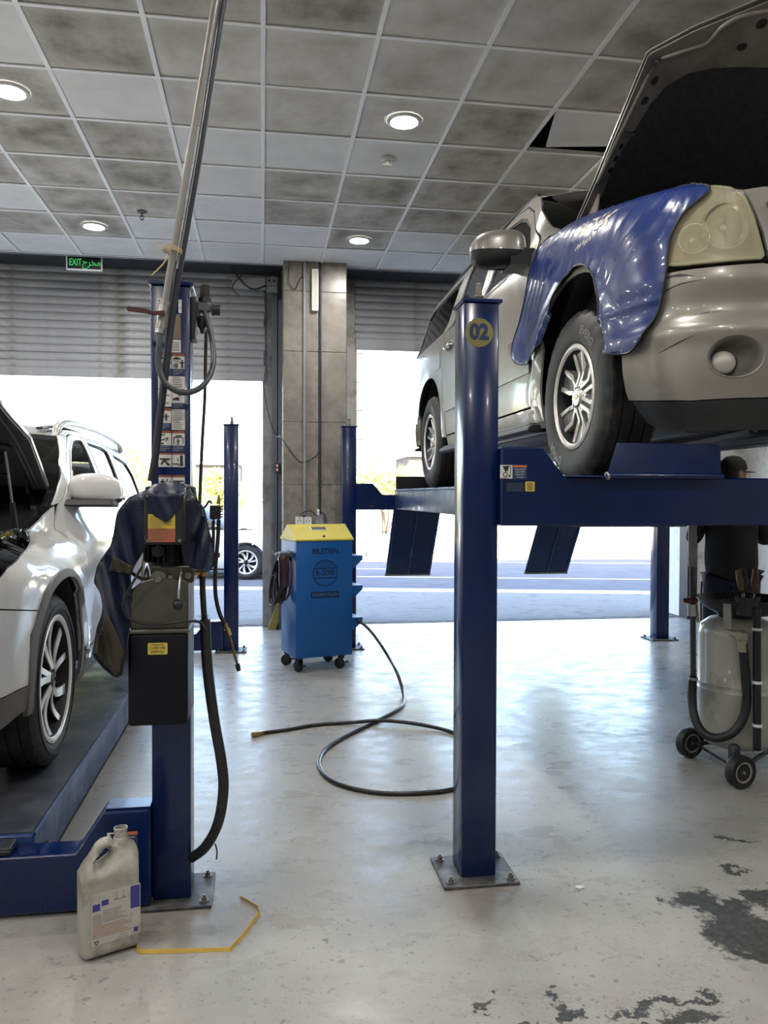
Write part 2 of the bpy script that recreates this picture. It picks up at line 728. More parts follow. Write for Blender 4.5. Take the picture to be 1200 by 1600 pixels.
MT = {'c': tile_material('ceiling_tile_clean', (0.84, 0.85, 0.86), (0.42, 0.42, 0.41), 0.35, 3),
      'm': tile_material('ceiling_tile_sooty', (0.80, 0.795, 0.77), (0.30, 0.28, 0.235), 0.7, 11),
      'd': tile_material('ceiling_tile_dark', (0.72, 0.71, 0.67), (0.185, 0.168, 0.138), 0.95, 23)}
ceiling = tag(empty('ceiling', (0, 2, CZ)), kind='structure')
tile_me = {}
for k, m_ in MT.items():
    tile_me[k] = bm_mesh(bx(-0.288, 0.288, -0.288, 0.288, 0.0, 0.014, 0.002), 'tile_' + k)
    tile_me[k].materials.append(m_)
# (column, row) counted from the grid line at GX, GY; rows run towards the doors
CLEAN = {(-3, 0), (-2, 1), (1, 2), (-1, 2), (-1, 4), (-1, 5), (0, 5), (-1, 3), (0, 2), (2, 5), (-4, 4), (-2, 5), (-1, 6)}
DARK = {(-2, 0), (-2, 2), (-3, 2), (-2, 3), (-3, 3), (-2, 4), (-3, 4), (0, 3), (1, 3), (1, 4), (2, 3), (2, 4), (0, -1), (3, 3), (3, 4), (-1, -1), (-2, -1), (2, 1),
        (-3, 1), (0, 4), (1, 5), (-4, 3), (-3, 5), (3, 0), (3, -1), (-4, 5), (-4, 2)}
SKIP = {(3, 1)}
for i in range(-10, 9):
    for j in range(-3, 7):
        x, y = GX + (i + 0.5) * TS, GY + (j + 0.5) * TS
        if not (X0 + 0.3 < x < X1 - 0.3) or (i, j) in SKIP:
            continue
        k = 'c' if (i, j) in CLEAN or j >= 6 else ('d' if (i, j) in DARK or random.random() < 0.2 else 'm')
        t = link('tile', tile_me[k], None, ceiling)
        t.location = (x, y - 2, 0.006 + random.uniform(0, 0.002))
        t.rotation_euler = (random.uniform(-0.006, 0.006), random.uniform(-0.006, 0.006), random.uniform(-0.006, 0.006))
# the tile that has slipped out of its bay
t = link('tile', tile_me['c'], None, ceiling)
q = Vector((1.951, 5.320, 3.930)) - Matrix.Rotation(math.radians(-13), 3, 'Z') @ Vector((-0.288, 0.288, 0))
t.location = (q.x, q.y - 2, 0.022)
t.rotation_euler = (math.radians(-2.5), math.radians(1.0), math.radians(-13))
far_tiles = obj('plain_tiles', bx(X0, X1, YB, GY - 3 * TS - 0.02, CZ, CZ + 0.02), MT['m'], ceiling, 0, world=True)
M_tbar = mat('grid_bar_white', (0.93, 0.94, 0.96), 0.4, var=0.06)
for i in range(-12, 11):
    x = GX + i * TS
    if X0 < x < X1:
        bm = bx(x - 0.013, x + 0.013, GY - 3 * TS, 8.37, CZ - 0.004, CZ + 0.004)
        bx(x - 0.002, x + 0.002, GY - 3 * TS, 8.37, CZ, CZ + 0.035, 0, 1, bm)
        obj('main_bar', bm, M_tbar, ceiling, 0, world=True)
for j in range(-3, 8):
    y = GY + j * TS
    bm = bx(X0, X1, y - 0.011, y + 0.011, CZ - 0.003, CZ + 0.003)
    bx(X0, X1, y - 0.002, y + 0.002, CZ, CZ + 0.03, 0, 1, bm)
    obj('cross_bar', bm, M_tbar, ceiling, 0, world=True)
# ceiling edge trim in front of the shutter recess
struct('trim_1', bx(X0, X1, 8.37, 8.40, CZ - 0.012, CZ + 0.12), mat('edge_trim', (0.24, 0.25, 0.28), 0.6, var=0.2))

# ------------------------------------------------------------------ down lights
M_lamp = mat('lamp_glow', (1, 1, 1), 0.5, emit=(1.0, 0.97, 0.90), estr=14)
M_ring = mat('lamp_ring', (0.62, 0.62, 0.60), 0.35, var=0.05)
lamp_me = bm_mesh(lathe(bmesh.new(), [(0.0, 0.0), (0.078, 0.0), (0.084, -0.002), (0.084, -0.004), (0, -0.004)], 28), 'diffuser')
ring_me = bm_mesh(lathe(bmesh.new(), [(0.083, 0.012), (0.083, -0.006), (0.092, -0.012), (0.108, -0.010), (0.113, -0.001), (0.113, 0.004)], 32), 'trim_ring')
for me_ in (lamp_me, ring_me):
    shade(me_, 40)
lamp_me.materials.append(M_lamp)
ring_me.materials.append(M_ring)
LIGHTS = [(0.903, 5.068, 'round recessed downlight in sooty tile nearest to the smoke detector'),
          (-1.497, 5.068, 'round recessed downlight cut by the left edge of the photo'),
          (-1.497, 7.468, 'round recessed downlight just above the green exit sign'),
          (0.903, 7.468, 'round recessed downlight above the stone clad pier')]
for x in (-6.297, -3.897, 3.303):
    for y in (5.068, 7.468):
        LIGHTS.append((x, y, None))
for x in (-6.297, -3.897, -1.497, 0.903, 3.303):
    for y in (2.668, 0.268, -2.132):
        LIGHTS.append((x, y, None))
for x, y, lb in LIGHTS:
    if lb:
        r = thing('ceiling_downlight', lb, 'light', (x, y, CZ), 0, 'ceiling downlights')
        link('diffuser', lamp_me, None, r)
        link('trim_ring', ring_me, None, r)
    ld = bpy.data.lights.new('downlight_lamp', 'AREA')
    ld.shape = 'DISK'
    ld.size = 0.16
    ld.energy = 7.0
    ld.color = (1.0, 0.96, 0.90)
    lo = bpy.data.objects.new('downlight_lamp', ld)
    COL.objects.link(lo)
    lo.location = (x, y, CZ - 0.02)

# smoke detector and sprinkler
sd = thing('smoke_detector', 'white round smoke detector on clean ceiling tile beside the downlight', 'detector', (0.8836, 5.647, 3.920))
M_det = mat('detector_plastic', (0.60, 0.60, 0.58), 0.5)
obj('base', lathe(bmesh.new(), [(0, 0), (0.05, 0), (0.05, -0.018), (0.044, -0.028), (0, -0.028)], 24), M_det, sd)
bm = bmesh.new()
for k in range(8):
    a = k * PI / 4
    box(bm, (0.03 * math.cos(a), 0.03 * math.sin(a), -0.036), (0.008, 0.006, 0.018), 0, Matrix.Rotation(a, 4, 'Z'))
obj('cage', bm, M_det, sd)
obj('chamber', lathe(bmesh.new(), [(0, -0.026), (0.024, -0.026), (0.024, -0.044), (0.034, -0.046), (0.030, -0.056), (0, -0.058)], 20), M_det, sd)
sp = thing('ceiling_sprinkler', 'small dark sprinkler head hanging from ceiling near the exit sign', 'sprinkler', (-1.015, 7.026, 3.920))
obj('escutcheon', lathe(bmesh.new(), [(0, 0.004), (0.042, 0.004), (0.042, -0.004), (0.02, -0.008), (0, -0.008)], 20), mat('dull_chrome', (0.12, 0.11, 0.10), 0.35, 0.6), sp)
bm = cyl(bmesh.new(), (0, 0, -0.005), (0, 0, -0.045), 0.007, 8)
tube(bm, [(-0.008, 0, -0.03), (-0.016, 0, -0.05), (0, 0, -0.065)], 0.003, 6)
tube(bm, [(0.008, 0, -0.03), (0.016, 0, -0.05), (0, 0, -0.065)], 0.003, 6)
lathe(bm, [(0, -0.064), (0.016, -0.066), (0.016, -0.069), (0, -0.069)], 10)
obj('head', bm, mat('dull_chrome', (0.12, 0.11, 0.10), 0.35, 0.6), sp)

# ------------------------------------------------------------------ stone clad pier between the doors (column)
M_stone = mat('grey_stone', (0.215, 0.197, 0.172), 0.3, var=0.22, vscale=9, dirt=(0.15, 0.14, 0.125), dirt_amt=0.45, dirt_scale=4, rvar=0.12, bump=0.15, bscale=14)
M_core = mat('pier_core', (0.12, 0.12, 0.12), 0.8, var=0.2)
colm = tag(empty('column', (0.54, 8.6, 0)), kind='structure')
obj('core', bx(0.235, 0.845, 8.28, 9.2, 0, 4.3), M_core, colm, 0, world=True)
zs = [0.0, 0.62, 1.62, 2.27, 3.0, 3.62, 4.12]
for xa, xb in ((0.215, 0.418), (0.442, 0.578), (0.602, 0.865)):
    for k in range(len(zs) - 1):
        d = random.uniform(0, 0.003)
        obj('stone_panel', bx(xa, xb, 8.25 + d, 8.285, zs[k] + 0.0015, zs[k + 1] - 0.0015, 0.003), M_stone, colm, 0, world=True)
for k in range(len(zs) - 1):
    obj('stone_panel', bx(0.212, 0.24, 8.26, 8.9, zs[k] + 0.0015, zs[k + 1] - 0.0015, 0.003), M_stone, colm, 0, world=True)
    obj('stone_panel', bx(0.84, 0.868, 8.26, 8.9, zs[k] + 0.0015, zs[k + 1] - 0.0015, 0.003), M_stone, colm, 0, world=True)

# door jambs and roller guides beside the pier
M_jamb = mat('dirty_grey_jamb', (0.30, 0.30, 0.31), 0.6, var=0.2, vscale=5, dirt=(0.10, 0.10, 0.105), dirt_amt=0.5, dirt_scale=4)
M_guide = mat('guide_steel', (0.16, 0.175, 0.20), 0.45, 0.3, var=0.2, vscale=3, dirt=(0.07, 0.07, 0.075), dirt_amt=0.4)
M_darksteel = mat('dark_steel', (0.035, 0.037, 0.045), 0.5, 0.3, var=0.2)
struct('trim_2', bx(0.0, 0.10, 9.13, 9.22, 0, 4.1, 0.004), M_jamb)
tr = tag(empty('trim_3', (0.16, 9.1, 0)), kind='structure')
obj('channel', bx(0.10, 0.165, 8.98, 9.2, 0, 3.95, 0.003), M_guide, tr, 0, world=True)
obj('channel', bx(0.175, 0.232, 8.94, 9.2, 0, 3.7, 0.003), M_guide, tr, 0, world=True)
struct('trim_4', bx(0.94, 1.08, 9.13, 9.22, 0, 4.1, 0.004), mat('pale_jamb', (0.50, 0.48, 0.45), 0.6, var=0.15, vscale=4, dirt=(0.2, 0.18, 0.16), dirt_amt=0.45, dirt_scale=5))
struct('trim_5', bx(0.875, 0.945, 8.94, 9.2, 0, 3.95, 0.003), M_guide)
tr = tag(empty('trim_6', (5.25, 9.1, 0)), kind='structure')
obj('channel', bx(5.165, 5.20, 9.02, 9.22, 0, 3.9, 0.003), M_darksteel, tr, 0, world=True)
obj('channel', bx(5.215, 5.27, 8.98, 9.2, 0, 3.9, 0.003), M_darksteel, tr, 0, world=True)
struct('wall_door_side', bx(5.27, 5.9, 9.0, 9.22, 0, 4.7), M_wall)
struct('wall_door_left', bx(-7.2, -4.0, 9.0, 9.22, 0, 4.7), M_wall)
# roller hoods above the shutters
struct('trim_7', bx(-4.0, 0.2, 8.62, 9.06, 3.985, 4.7), M_dark)
struct('trim_8', bx(0.87, 5.3, 8.62, 9.06, 3.985, 4.7), M_dark)
struct('trim_9', bx(0.2, 0.88, 8.9, 9.28, 4.1, 4.7), M_dark)

# ------------------------------------------------------------------ roller shutters, one object per slat
M_slat = mat('shutter_slat', (0.35, 0.36, 0.385), 0.5, 0.15, var=0.12, vscale=2.5, dirt=(0.19, 0.18, 0.15), dirt_amt=0.3, dirt_scale=3.5, rvar=0.1)


def slat_mesh(x0, x1, h, name):
    pr_ = [(0.0, 0.0), (-0.010, 0.004), (-0.017, h * 0.30), (-0.017, h * 0.60), (-0.010, h * 0.86), (-0.001, h + 0.001), (0.005, h + 0.004), (0.010, h * 0.5), (0.010, 0.004)]
    bm = bmesh.new()
    A = [bm.verts.new((x0, y, z)) for y, z in pr_]
    B = [bm.verts.new((x1, y, z)) for y, z in pr_]
    n = len(pr_)
    for i in range(n):
        bm.faces.new((A[i], A[(i + 1) % n], B[(i + 1) % n], B[i]))
    bm.faces.new(A)
    bm.faces.new(B[::-1])
    return bm_mesh(bm, name)


def shutter(name, x0, x1, zb, rail_h, label_part=None, sag=0.0):
    r = tag(empty(name, ((x0 + x1) / 2, 9.1, zb)), kind='structure')
    w = (x1 - x0) / 2
    rail = bx(-w, w, -0.022, 0.014, 0, rail_h + 0.004, 0.004)
    obj('bottom_rail', rail, M_slat, r, 0)
    h = 0.0868
    me = slat_mesh(-w, w, h, 'slat')
    me.materials.append(M_slat)
    shade(me, 50)
    z = rail_h
    while zb + z < 4.2:
        s = link('slat', me, None, r)
        s.location = (random.uniform(-0.012, 0.006), random.uniform(-0.003, 0.003), z)
        z += h
    return r


shutter('door_1', -4.0, 0.02, 2.80, 0.088)
shutter('door_2', 1.06, 5.19, 3.19, 0.12)

# ------------------------------------------------------------------ street outside, a little askew to the doors
SK = -0.22
def sky_y(y, x):
    return y + SK * (x - 3.0)
def strip(bm, y0, y1, z0, z1, xa=-60, xb=70):
    A = [(xa, sky_y(y0, xa)), (xb, sky_y(y0, xb)), (xb, sky_y(y1, xb)), (xa, sky_y(y1, xa))]
    return prism(bm, A, XY, z0, z1)
M_asph = mat('asphalt', (0.115, 0.116, 0.135), 0.9, spec=0.08, var=0.12, vscale=2, bump=0.4, bscale=90, dirt=(0.14, 0.14, 0.155), dirt_amt=0.3, dirt_scale=1.2)
M_conc = mat('pale_concrete', (0.22, 0.215, 0.21), 0.9, spec=0.1, var=0.15, vscale=3, bump=0.3, bscale=50, dirt=(0.13, 0.125, 0.12), dirt_amt=0.4)
M_line = mat('road_paint', (0.45, 0.45, 0.45), 0.7, var=0.15, vscale=8)
M_kerb = mat('kerb_concrete', (0.46, 0.44, 0.39), 0.8, var=0.15, vscale=4, bump=0.3)
A = [(-9.5, 9.2), (9.5, 9.2), (9.5, sky_y(12.2, 9.5)), (-9.5, sky_y(12.2, -9.5))]
struct('pavement', prism(bmesh.new(), A, XY, -0.2, -0.012), M_conc)
struct('trim_10', bx(-4.0, 5.3, 9.19, 9.33, -0.1, 0.003), mat('gritty_threshold', (0.07, 0.066, 0.06), 0.9, var=0.4, vscale=14, dirt=(0.2, 0.19, 0.18), dirt_amt=0.5, dirt_scale=18, bump=0.8))
struct('ground', bx(-80, 90, 9.95, 160, -0.5, -0.10), M_conc)
struct('road', strip(bmesh.new(), 12.2, 19.6, -0.2, -0.03), M_asph)
struct('road_marking', strip(bmesh.new(), 12.2, 12.75, -0.19, -0.024), M_line)
for k, (y, w, dash) in enumerate(((14.6, 0.12, 0), (16.3, 0.12, 1), (18.3, 0.12, 0))):
    bm = bmesh.new()
    if dash:
        for q in range(-7, 8):
            strip(bm, y, y + w, -0.19, -0.026, q * 8.0, q * 8.0 + 3.2)
    else:
        strip(bm, y, y + w, -0.19, -0.026)
    struct('road_marking', bm, M_line)
mk = tag(empty('road_kerb', (3, 19.7, 0)), kind='structure')
for q in range(-8, 12):
    bm = strip(bmesh.new(), 19.6, 20.0, -0.19, 0.20 + random.uniform(-0.01, 0.01), q * 2.6, q * 2.6 + 2.57)
    obj('kerb_block', bm, M_kerb, mk, 0, world=True)
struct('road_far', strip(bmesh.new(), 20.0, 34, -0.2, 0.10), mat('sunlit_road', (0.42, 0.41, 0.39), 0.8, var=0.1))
# boundary wall with a white railing
M_white2 = mat('white_wall_paint', (0.74, 0.72, 0.68), 0.8, var=0.05)
bw = tag(empty('wall_boundary', (3, 34, 0)), kind='structure')
obj('panel', strip(bmesh.new(), 34, 34.3, 0, 0.85), M_white2, bw, 0, world=True)
rl = thing('white_railing', 'white metal railing on the far boundary wall across the road', 'railing', (3, 34.1, 0.85))
bm = bmesh.new()
for k in range(-60, 75):
    x = k * 0.22 + 3
    bx(x - 0.02, x + 0.02, sky_y(34.1, x), sky_y(34.1, x) + 0.03, 0.85, 1.35, 0, 1, bm)
o_ = obj('bars', bm, M_white2, rl, 0, world=True)
o_['kind'] = 'stuff'
bm = bmesh.new()
strip(bm, 34.08, 34.14, 1.33, 1.38, -12, 20)
strip(bm, 34.08, 34.14, 0.88, 0.92, -12, 20)
obj('rail', bm, M_white2, rl, 0, world=True)


def leaf_cloud(bm, c, r, n, size, rnd, squash=0.9):
    for _ in range(n):
        d = Vector((rnd.gauss(0, 1), rnd.gauss(0, 1), rnd.gauss(0, 1))).normalized()
        p = Vector(c) + Vector((d.x * r, d.y * r, d.z * r * squash)) * rnd.uniform(0.55, 1.0)
        a = Vector((rnd.gauss(0, 1), rnd.gauss(0, 1), rnd.gauss(0, 1))).normalized()
        b = a.orthogonal().normalized()
        s = size * rnd.uniform(0.6, 1.3)
        q = [p + a * s, p + b * s * 0.5, p - a * s, p - b * s * 0.5]
        bm.faces.new([bm.verts.new(v) for v in q])


def bush(x, y, h, label, seed, w=1.0):
    rnd = random.Random(seed)
    r = thing('roadside_bush', label, 'bush', (x, y, 0.1), 0, 'bushes across the road')
    bm = bmesh.new()
    for k in range(9):
        c = (rnd.uniform(-w, w), rnd.uniform(-w * 0.6, w * 0.6), rnd.uniform(0.35, 0.85) * h)
        leaf_cloud(bm, c, h * 0.24, 170, 0.085 * h / 2.2, rnd)
    obj('foliage', bm, mat('bush_leaves', (0.40, 0.42, 0.12), 0.6, var=0.45, vscale=4), r, 0, normals=False)
    bm = bmesh.new()
    for k in range(5):
        tube(bm, [(rnd.uniform(-0.15, 0.15), rnd.uniform(-0.1, 0.1), -0.2), (rnd.uniform(-w, w) * 0.4, 0, h * 0.35), (rnd.uniform(-w, w) * 0.8, 0, h * 0.75)], 0.04, 6, 3)
    obj('stems', bm, mat('bark', (0.11, 0.08, 0.05), 0.8), r)


bush(4.4, 29.2, 2.9, 'yellow green bush seen through right door beside post', 3, 1.5)
bush(-6.0, 29.5, 3.1, 'yellow green bush rising behind the white car at left', 4, 1.7)
bush(-1.5, 31.5, 2.6, 'yellow green bush in the gap beside the tall blue post', 6, 0.7)


def building(name, x0, x1, y0, y1, h, label, m, rows, cols):
    r = thing(name, label, 'building', ((x0 + x1) / 2, (y0 + y1) / 2, 0))
    obj('wall', bx(x0, x1, y0, y1, 0, h), m, r, 0, world=True)
    obj('roof', bx(x0 - 0.15, x1 + 0.15, y0 - 0.15, y1 + 0.15, h, h + 0.18), M_white2, r, 0, world=True)
    mg = mat('far_window', (0.22, 0.21, 0.20), 0.3)
    for i in range(cols):
        for j in range(rows):
            cx = x0 + (i + 0.5) * (x1 - x0) / cols
            cz = 0.9 + (j + 0.5) * (h - 1.0) / rows
            f = obj('window', bx(cx - 0.45, cx + 0.45, y0 - 0.06, y0 + 0.02, cz - 0.4, cz + 0.4), M_white2, r, 0, world=True)
            obj('pane', bx(cx - 0.38, cx + 0.38, y0 - 0.07, y0, cz - 0.33, cz + 0.33), mg, f, 0, world=True)
    return r


M_tan_shaded = mat('tan_stucco_shaded', (0.075, 0.064, 0.052), 0.8, var=0.06)  # tan darkened so the colour stands in for shade on the walls
building('low_building', 7.6, 9.6, 41, 45, 3.6, 'low tan building beside bush behind the lifted car wheel', M_tan_shaded, 1, 1)
building('small_house', -3.6, -1.2, 44, 48, 3.2, 'small tan house far away beside the tall blue post', M_tan_shaded, 1, 1)
building('tower_block', 7.0, 7.55, 60, 66, 14.0, 'tall tan block glimpsed beside the right door jamb', M_tan_shaded, 6, 1)

# ------------------------------------------------------------------ several materials in one mesh
class Multi:
    def __init__(self):
        self.bm = bmesh.new()
        self.m = []

    def add(self, bm, m):
        if m not in self.m:
            self.m.append(m)
        k = self.m.index(m)
        bmesh.ops.recalc_face_normals(bm, faces=bm.faces)
        for f in bm.faces:
            f.material_index = k
        me = bpy.data.meshes.new('tmp')
        bm.to_mesh(me)
        bm.free()
        self.bm.from_mesh(me)
        bpy.data.meshes.remove(me)
        return self

    def done(self, name, parent=None, smooth=35, world=False):
        return obj(name, self.bm, self.m, parent, smooth, world, normals=False)


def post_object(parent, x0, y0, h, d=0.15, w=0.139, rod=True, flip=1):
    """box section post with cap, nut, threaded rod, base plate and anchor bolts; sub-parts of it hang from the post"""
    p = obj('post', bx(x0, x0 + w, y0, y0 + d, 0.012, h, 0.006, 2), M_blue, parent, 50, world=True)
    obj('top_cap', bx(x0 - 0.007, x0 + w + 0.012, y0 - 0.008, y0 + d + 0.006, h, h + 0.014, 0.003), M_blue, p, 0, world=True)
    if rod:
        cx, cy = x0 + w * 0.5 + 0.006, y0 + d * 0.45
        bm = cyl(bmesh.new(), (cx, cy, h + 0.014), (cx, cy, h + 0.035), 0.019, 6)
        cyl(bm, (cx, cy, h + 0.035), (cx, cy, h + 0.04), 0.021, 16)
        zz = h + 0.035
        while zz < h + 0.085:
            cyl(bm, (cx, cy, zz), (cx, cy, zz + 0.003), 0.0115, 12, 0.0135, cap=False)
            cyl(bm, (cx, cy, zz + 0.003), (cx, cy, zz + 0.006), 0.0135, 12, 0.0115, cap=(zz > h + 0.078))
            zz += 0.006
        obj('threaded_rod', bm, mat('dusty_nut', (0.24, 0.22, 0.19), 0.6, 0.3, var=0.2, vscale=30), p, 30, world=True)
    obj('base_plate', bx(x0 - 0.083, x0 + w + 0.078, y0 - 0.065, y0 + d + 0.045, 0.0, 0.013, 0.002), M_plate, p, 0, world=True)
    for bx_, by_ in ((x0 - 0.05, y0 - 0.03), (x0 + w + 0.05, y0 - 0.03), (x0 - 0.05, y0 + d + 0.012), (x0 + w + 0.05, y0 + d + 0.012)):
        bm = cyl(bmesh.new(), (bx_, by_, 0.012), (bx_, by_, 0.017), 0.017, 18)
        cyl(bm, (bx_, by_, 0.017), (bx_, by_, 0.028), 0.0115, 6)
        cyl(bm, (bx_, by_, 0.028), (bx_, by_, 0.036), 0.006, 10)
        obj('anchor_bolt', bm, M_bolt, p, 30, world=True)
    return p


def beam(parent, xp, xi, y0, y1, zb, zt, zh, s, name='crossbeam', mirror=None):
    """cross beam with raised ends at the posts; s: direction from the post into the lift"""
    L_ = [(xp, zb), (xp, zh), (xp + s * 0.165, zh), (xp + s * 0.26, zt)]
    q = mirror
    R_ = [(q - s * 0.26, zt), (q - s * 0.165, zh), (q, zh), (q, zb)]
    return obj(name, prism(bmesh.new(), L_ + R_, XZ, y0, y1, 0.006), M_blue, parent, 30, world=True)


def flat(x0, x1, z0, z1, y, t=0.001):
    return bx(x0, x1, y - t, y, z0, z1)


def poly_y(pts, y, t=0.0006):
    return prism(bmesh.new(), pts, XZ, y - t, y)


def blob_man(cx, z, h, arms=1):
    """little warning-sign figure as flat polygons: head, body with legs apart, raised arms"""
    out = [[(cx + 0.11 * h * math.cos(a), z + 0.88 * h + 0.11 * h * math.sin(a)) for a in [k * PI / 4 for k in range(8)]],
           [(cx - 0.13 * h, z + 0.75 * h), (cx + 0.13 * h, z + 0.75 * h), (cx + 0.10 * h, z + 0.38 * h), (cx + 0.16 * h, z), (cx + 0.05 * h, z), (cx, z + 0.33 * h), (cx - 0.05 * h, z), (cx - 0.16 * h, z), (cx - 0.10 * h, z + 0.38 * h)]]
    if arms:
        out.append([(cx - 0.36 * h, z + 0.62 * h), (cx - 0.32 * h, z + 0.56 * h), (cx, z + 0.62 * h), (cx + 0.32 * h, z + 0.56 * h), (cx + 0.36 * h, z + 0.62 * h), (cx, z + 0.76 * h)])
    return out


def warning_sticker(parent, x0, x1, z0, z1, y, art, header=True, foot=True, lines=4, words='WARNING'):
    """paper sticker: orange header, white picture, navy text foot"""
    m = Multi()
    m.add(flat(x0, x1, z0, z1, y, 0.0012), M_inkblue)
    zt = z1
    H = z1 - z0
    if header:
        m.add(flat(x0 + 0.001, x1 - 0.001, z1 - 0.13 * H, z1 - 0.001, y, 0.0016), M_orange)
        bm = bmesh.new()
        lettering(bm, words, 0.011, lambda a, b: Vector(((x0 + x1) / 2 + a + 0.004, y - 0.0019, z1 - 0.068 * H + b)), 0.0)
        m.add(bm, M_ink)
        zt = z1 - 0.14 * H
    zb = z0 + (0.30 * H if foot else 0.002)
    m.add(flat(x0 + 0.001, x1 - 0.001, zb, zt, y, 0.0016), M_paper)
    if foot:
        for k in range(3):
            zz = z0 + (0.06 + 0.08 * k) * H
            m.add(flat(x0 + 0.005, x1 - (0.006 if k else 0.02), zz, zz + 0.025 * H, y, 0.0016), mat('sticker_grey', (0.28, 0.29, 0.31), 0.5))
    w, h = x1 - x0, zt - zb
    for p in art:
        m.add(poly_y([(x0 + a * w, zb + b * h) for a, b in p], y - 0.0016), M_ink)
    return m.done('warning_sticker', parent, 0, world=True)


def text_sticker(parent, x0, x1, z0, z1, y, rows=9, base=None, seed=1):
    rnd = random.Random(seed)
    m = Multi()
    m.add(flat(x0, x1, z0, z1, y, 0.0012), base or M_paper)
    H = z1 - z0
    for k in range(rows):
        zz = z1 - (k + 0.8) * H / (rows + 0.6)
        m.add(flat(x0 + 0.004, x0 + 0.004 + (x1 - x0 - 0.008) * rnd.uniform(0.55, 1), zz, zz + H / rows * 0.38, y, 0.0015), mat('sticker_grey_ink', (0.22, 0.22, 0.23), 0.5))
    return m.done('text_sticker', parent, 0, world=True)


def arc_pts(cx, cz, r, a0, a1, n=10):
    return [(cx + r * math.cos(a0 + (a1 - a0) * k / n), cz + r * math.sin(a0 + (a1 - a0) * k / n)) for k in range(n + 1)]


def norm_man(cx, z, h, asp=1.0):
    return [[(cx + (a - cx) * asp, b) for a, b in p] for p in blob_man(cx, z, h)]


CAR_ART = [[(0.08, 0.80), (0.16, 0.84), (0.22, 0.93), (0.46, 0.95), (0.56, 0.86), (0.70, 0.83), (0.72, 0.76), (0.08, 0.74)],
           [(0.08, 0.62), (0.58, 0.56), (0.60, 0.60), (0.08, 0.67)]]
ART = {
    'guard': CAR_ART + [[(0.20 + 0.9 * (a - 0.2), b) for a, b in p] for p in blob_man(0.18, 0.08, 0.34, 0) + blob_man(0.32, 0.06, 0.42, 0) + blob_man(0.45, 0.06, 0.40, 0)] + blob_man(0.80, 0.05, 0.68),
    'lift': [[(0.12, 0.10), (0.18, 0.10), (0.18, 0.62), (0.82, 0.62), (0.82, 0.10), (0.88, 0.10), (0.88, 0.70), (0.12, 0.70)], [(0.25, 0.72), (0.35, 0.84), (0.70, 0.86), (0.80, 0.74)]] + blob_man(0.48, 0.06, 0.5),
    'fall': [[(0.1, 0.86), (0.5, 0.95), (0.55, 0.85), (0.12, 0.78)], [(0.14, 0.42), (0.70, 0.66), (0.78, 0.62), (0.20, 0.34)], [(0.7, 0.66), (0.55, 0.3), (0.6, 0.3), (0.78, 0.62)], [(0.15, 0.08), (0.4, 0.08), (0.4, 0.22), (0.15, 0.22)]],
    'tilt': [[(0.10, 0.70), (0.90, 0.70), (0.90, 0.60), (0.55, 0.52), (0.92, 0.16), (0.72, 0.10), (0.45, 0.44), (0.30, 0.16), (0.16, 0.22), (0.36, 0.56), (0.10, 0.60)]],
    'crush': [[(0.05, 0.30), (0.55, 0.30), (0.55, 0.20), (0.05, 0.20)], [(0.62, 0.95), (0.84, 0.95), (0.84, 0.30), (0.88, 0.26), (0.88, 0.10), (0.42, 0.10), (0.42, 0.16), (0.62, 0.20)], [(0.42, 0.48), (0.49, 0.48), (0.49, 0.72), (0.42, 0.72)]],
    'leave': blob_man(0.33, 0.1, 0.75) + [[(0.62, 0.2), (0.70, 0.2), (0.70, 0.85), (0.62, 0.85)]] + [[(0.7, 0.5), (0.9, 0.55), (0.9, 0.62), (0.7, 0.6)]],
    'kick': blob_man(0.6, 0.2, 0.6) + [[(0.05, 0.52), (0.5, 0.52), (0.5, 0.46), (0.05, 0.46)]],
    'wheel': [[(0.20, 0.92), (0.75, 0.95), (0.60, 0.55), (0.42, 0.50), (0.34, 0.62)], [(0.80, 0.95), (0.86, 0.95), (0.86, 0.30), (0.80, 0.30)]]
             + [arc_pts(0.42, 0.30, 0.20, 0, 2 * PI, 14) + arc_pts(0.42, 0.30, 0.13, 2 * PI, 0, 14)] + [arc_pts(0.74, 0.2, 0.09, 0, 2 * PI, 8)] + [[(0.05, 0.06), (0.6, 0.06), (0.6, 0.02), (0.05, 0.02)]],
}


def runway(parent, x0, x1, y0, y1, zb, zt, m=None, dust=None):
    r = obj('runway', bx(x0, x1, y0, y1, zb, zt, 0.008, 2), m or M_blue2, parent, 50, world=True)
    bm = bx(x0 + 0.012, x1 - 0.012, y0 + 0.02, y1 - 0.02, zt, zt + 0.004)
    obj('tread_plate', bm, dust or mat('runway_tread', (0.05, 0.055, 0.07), 0.42, 0.2, var=0.3, vscale=3, dirt=(0.10, 0.10, 0.11), dirt_amt=0.5, dirt_scale=3, rvar=0.15), r, 0, world=True)
    for xe in (x0, x1):
        bx_ = bx(xe - 0.006, xe + 0.006, y0, y1, zt - 0.006, zt + 0.012, 0.003)
        obj('edge_rail', bx_, m or M_blue2, r, 30, world=True)
    return r


# ------------------------------------------------------------------ raised lift on the right
liftR = thing('four_post_lift', 'raised blue four post lift carrying the silver SUV, its near post marked 02', 'lift', (2.49, 5.4, 0), 0, 'four post lifts')
p02 = post_object(liftR, 0.767, 2.973, 2.250)
rp = post_object(liftR, 0.768, 7.70, 2.175)
post_object(liftR, 4.088, 2.973, 2.255)
post_object(liftR, 4.088, 7.74, 2.17)
# dark cable slot on the inner side of the posts
for x, y in ((0.906, 2.973), (0.907, 7.70)):
    obj('slot_strip', bx(x - 0.002, x + 0.0015, y + 0.03, y + 0.12, 0.2, 2.1), M_darksteel, p02 if y < 5 else rp, 0, world=True)
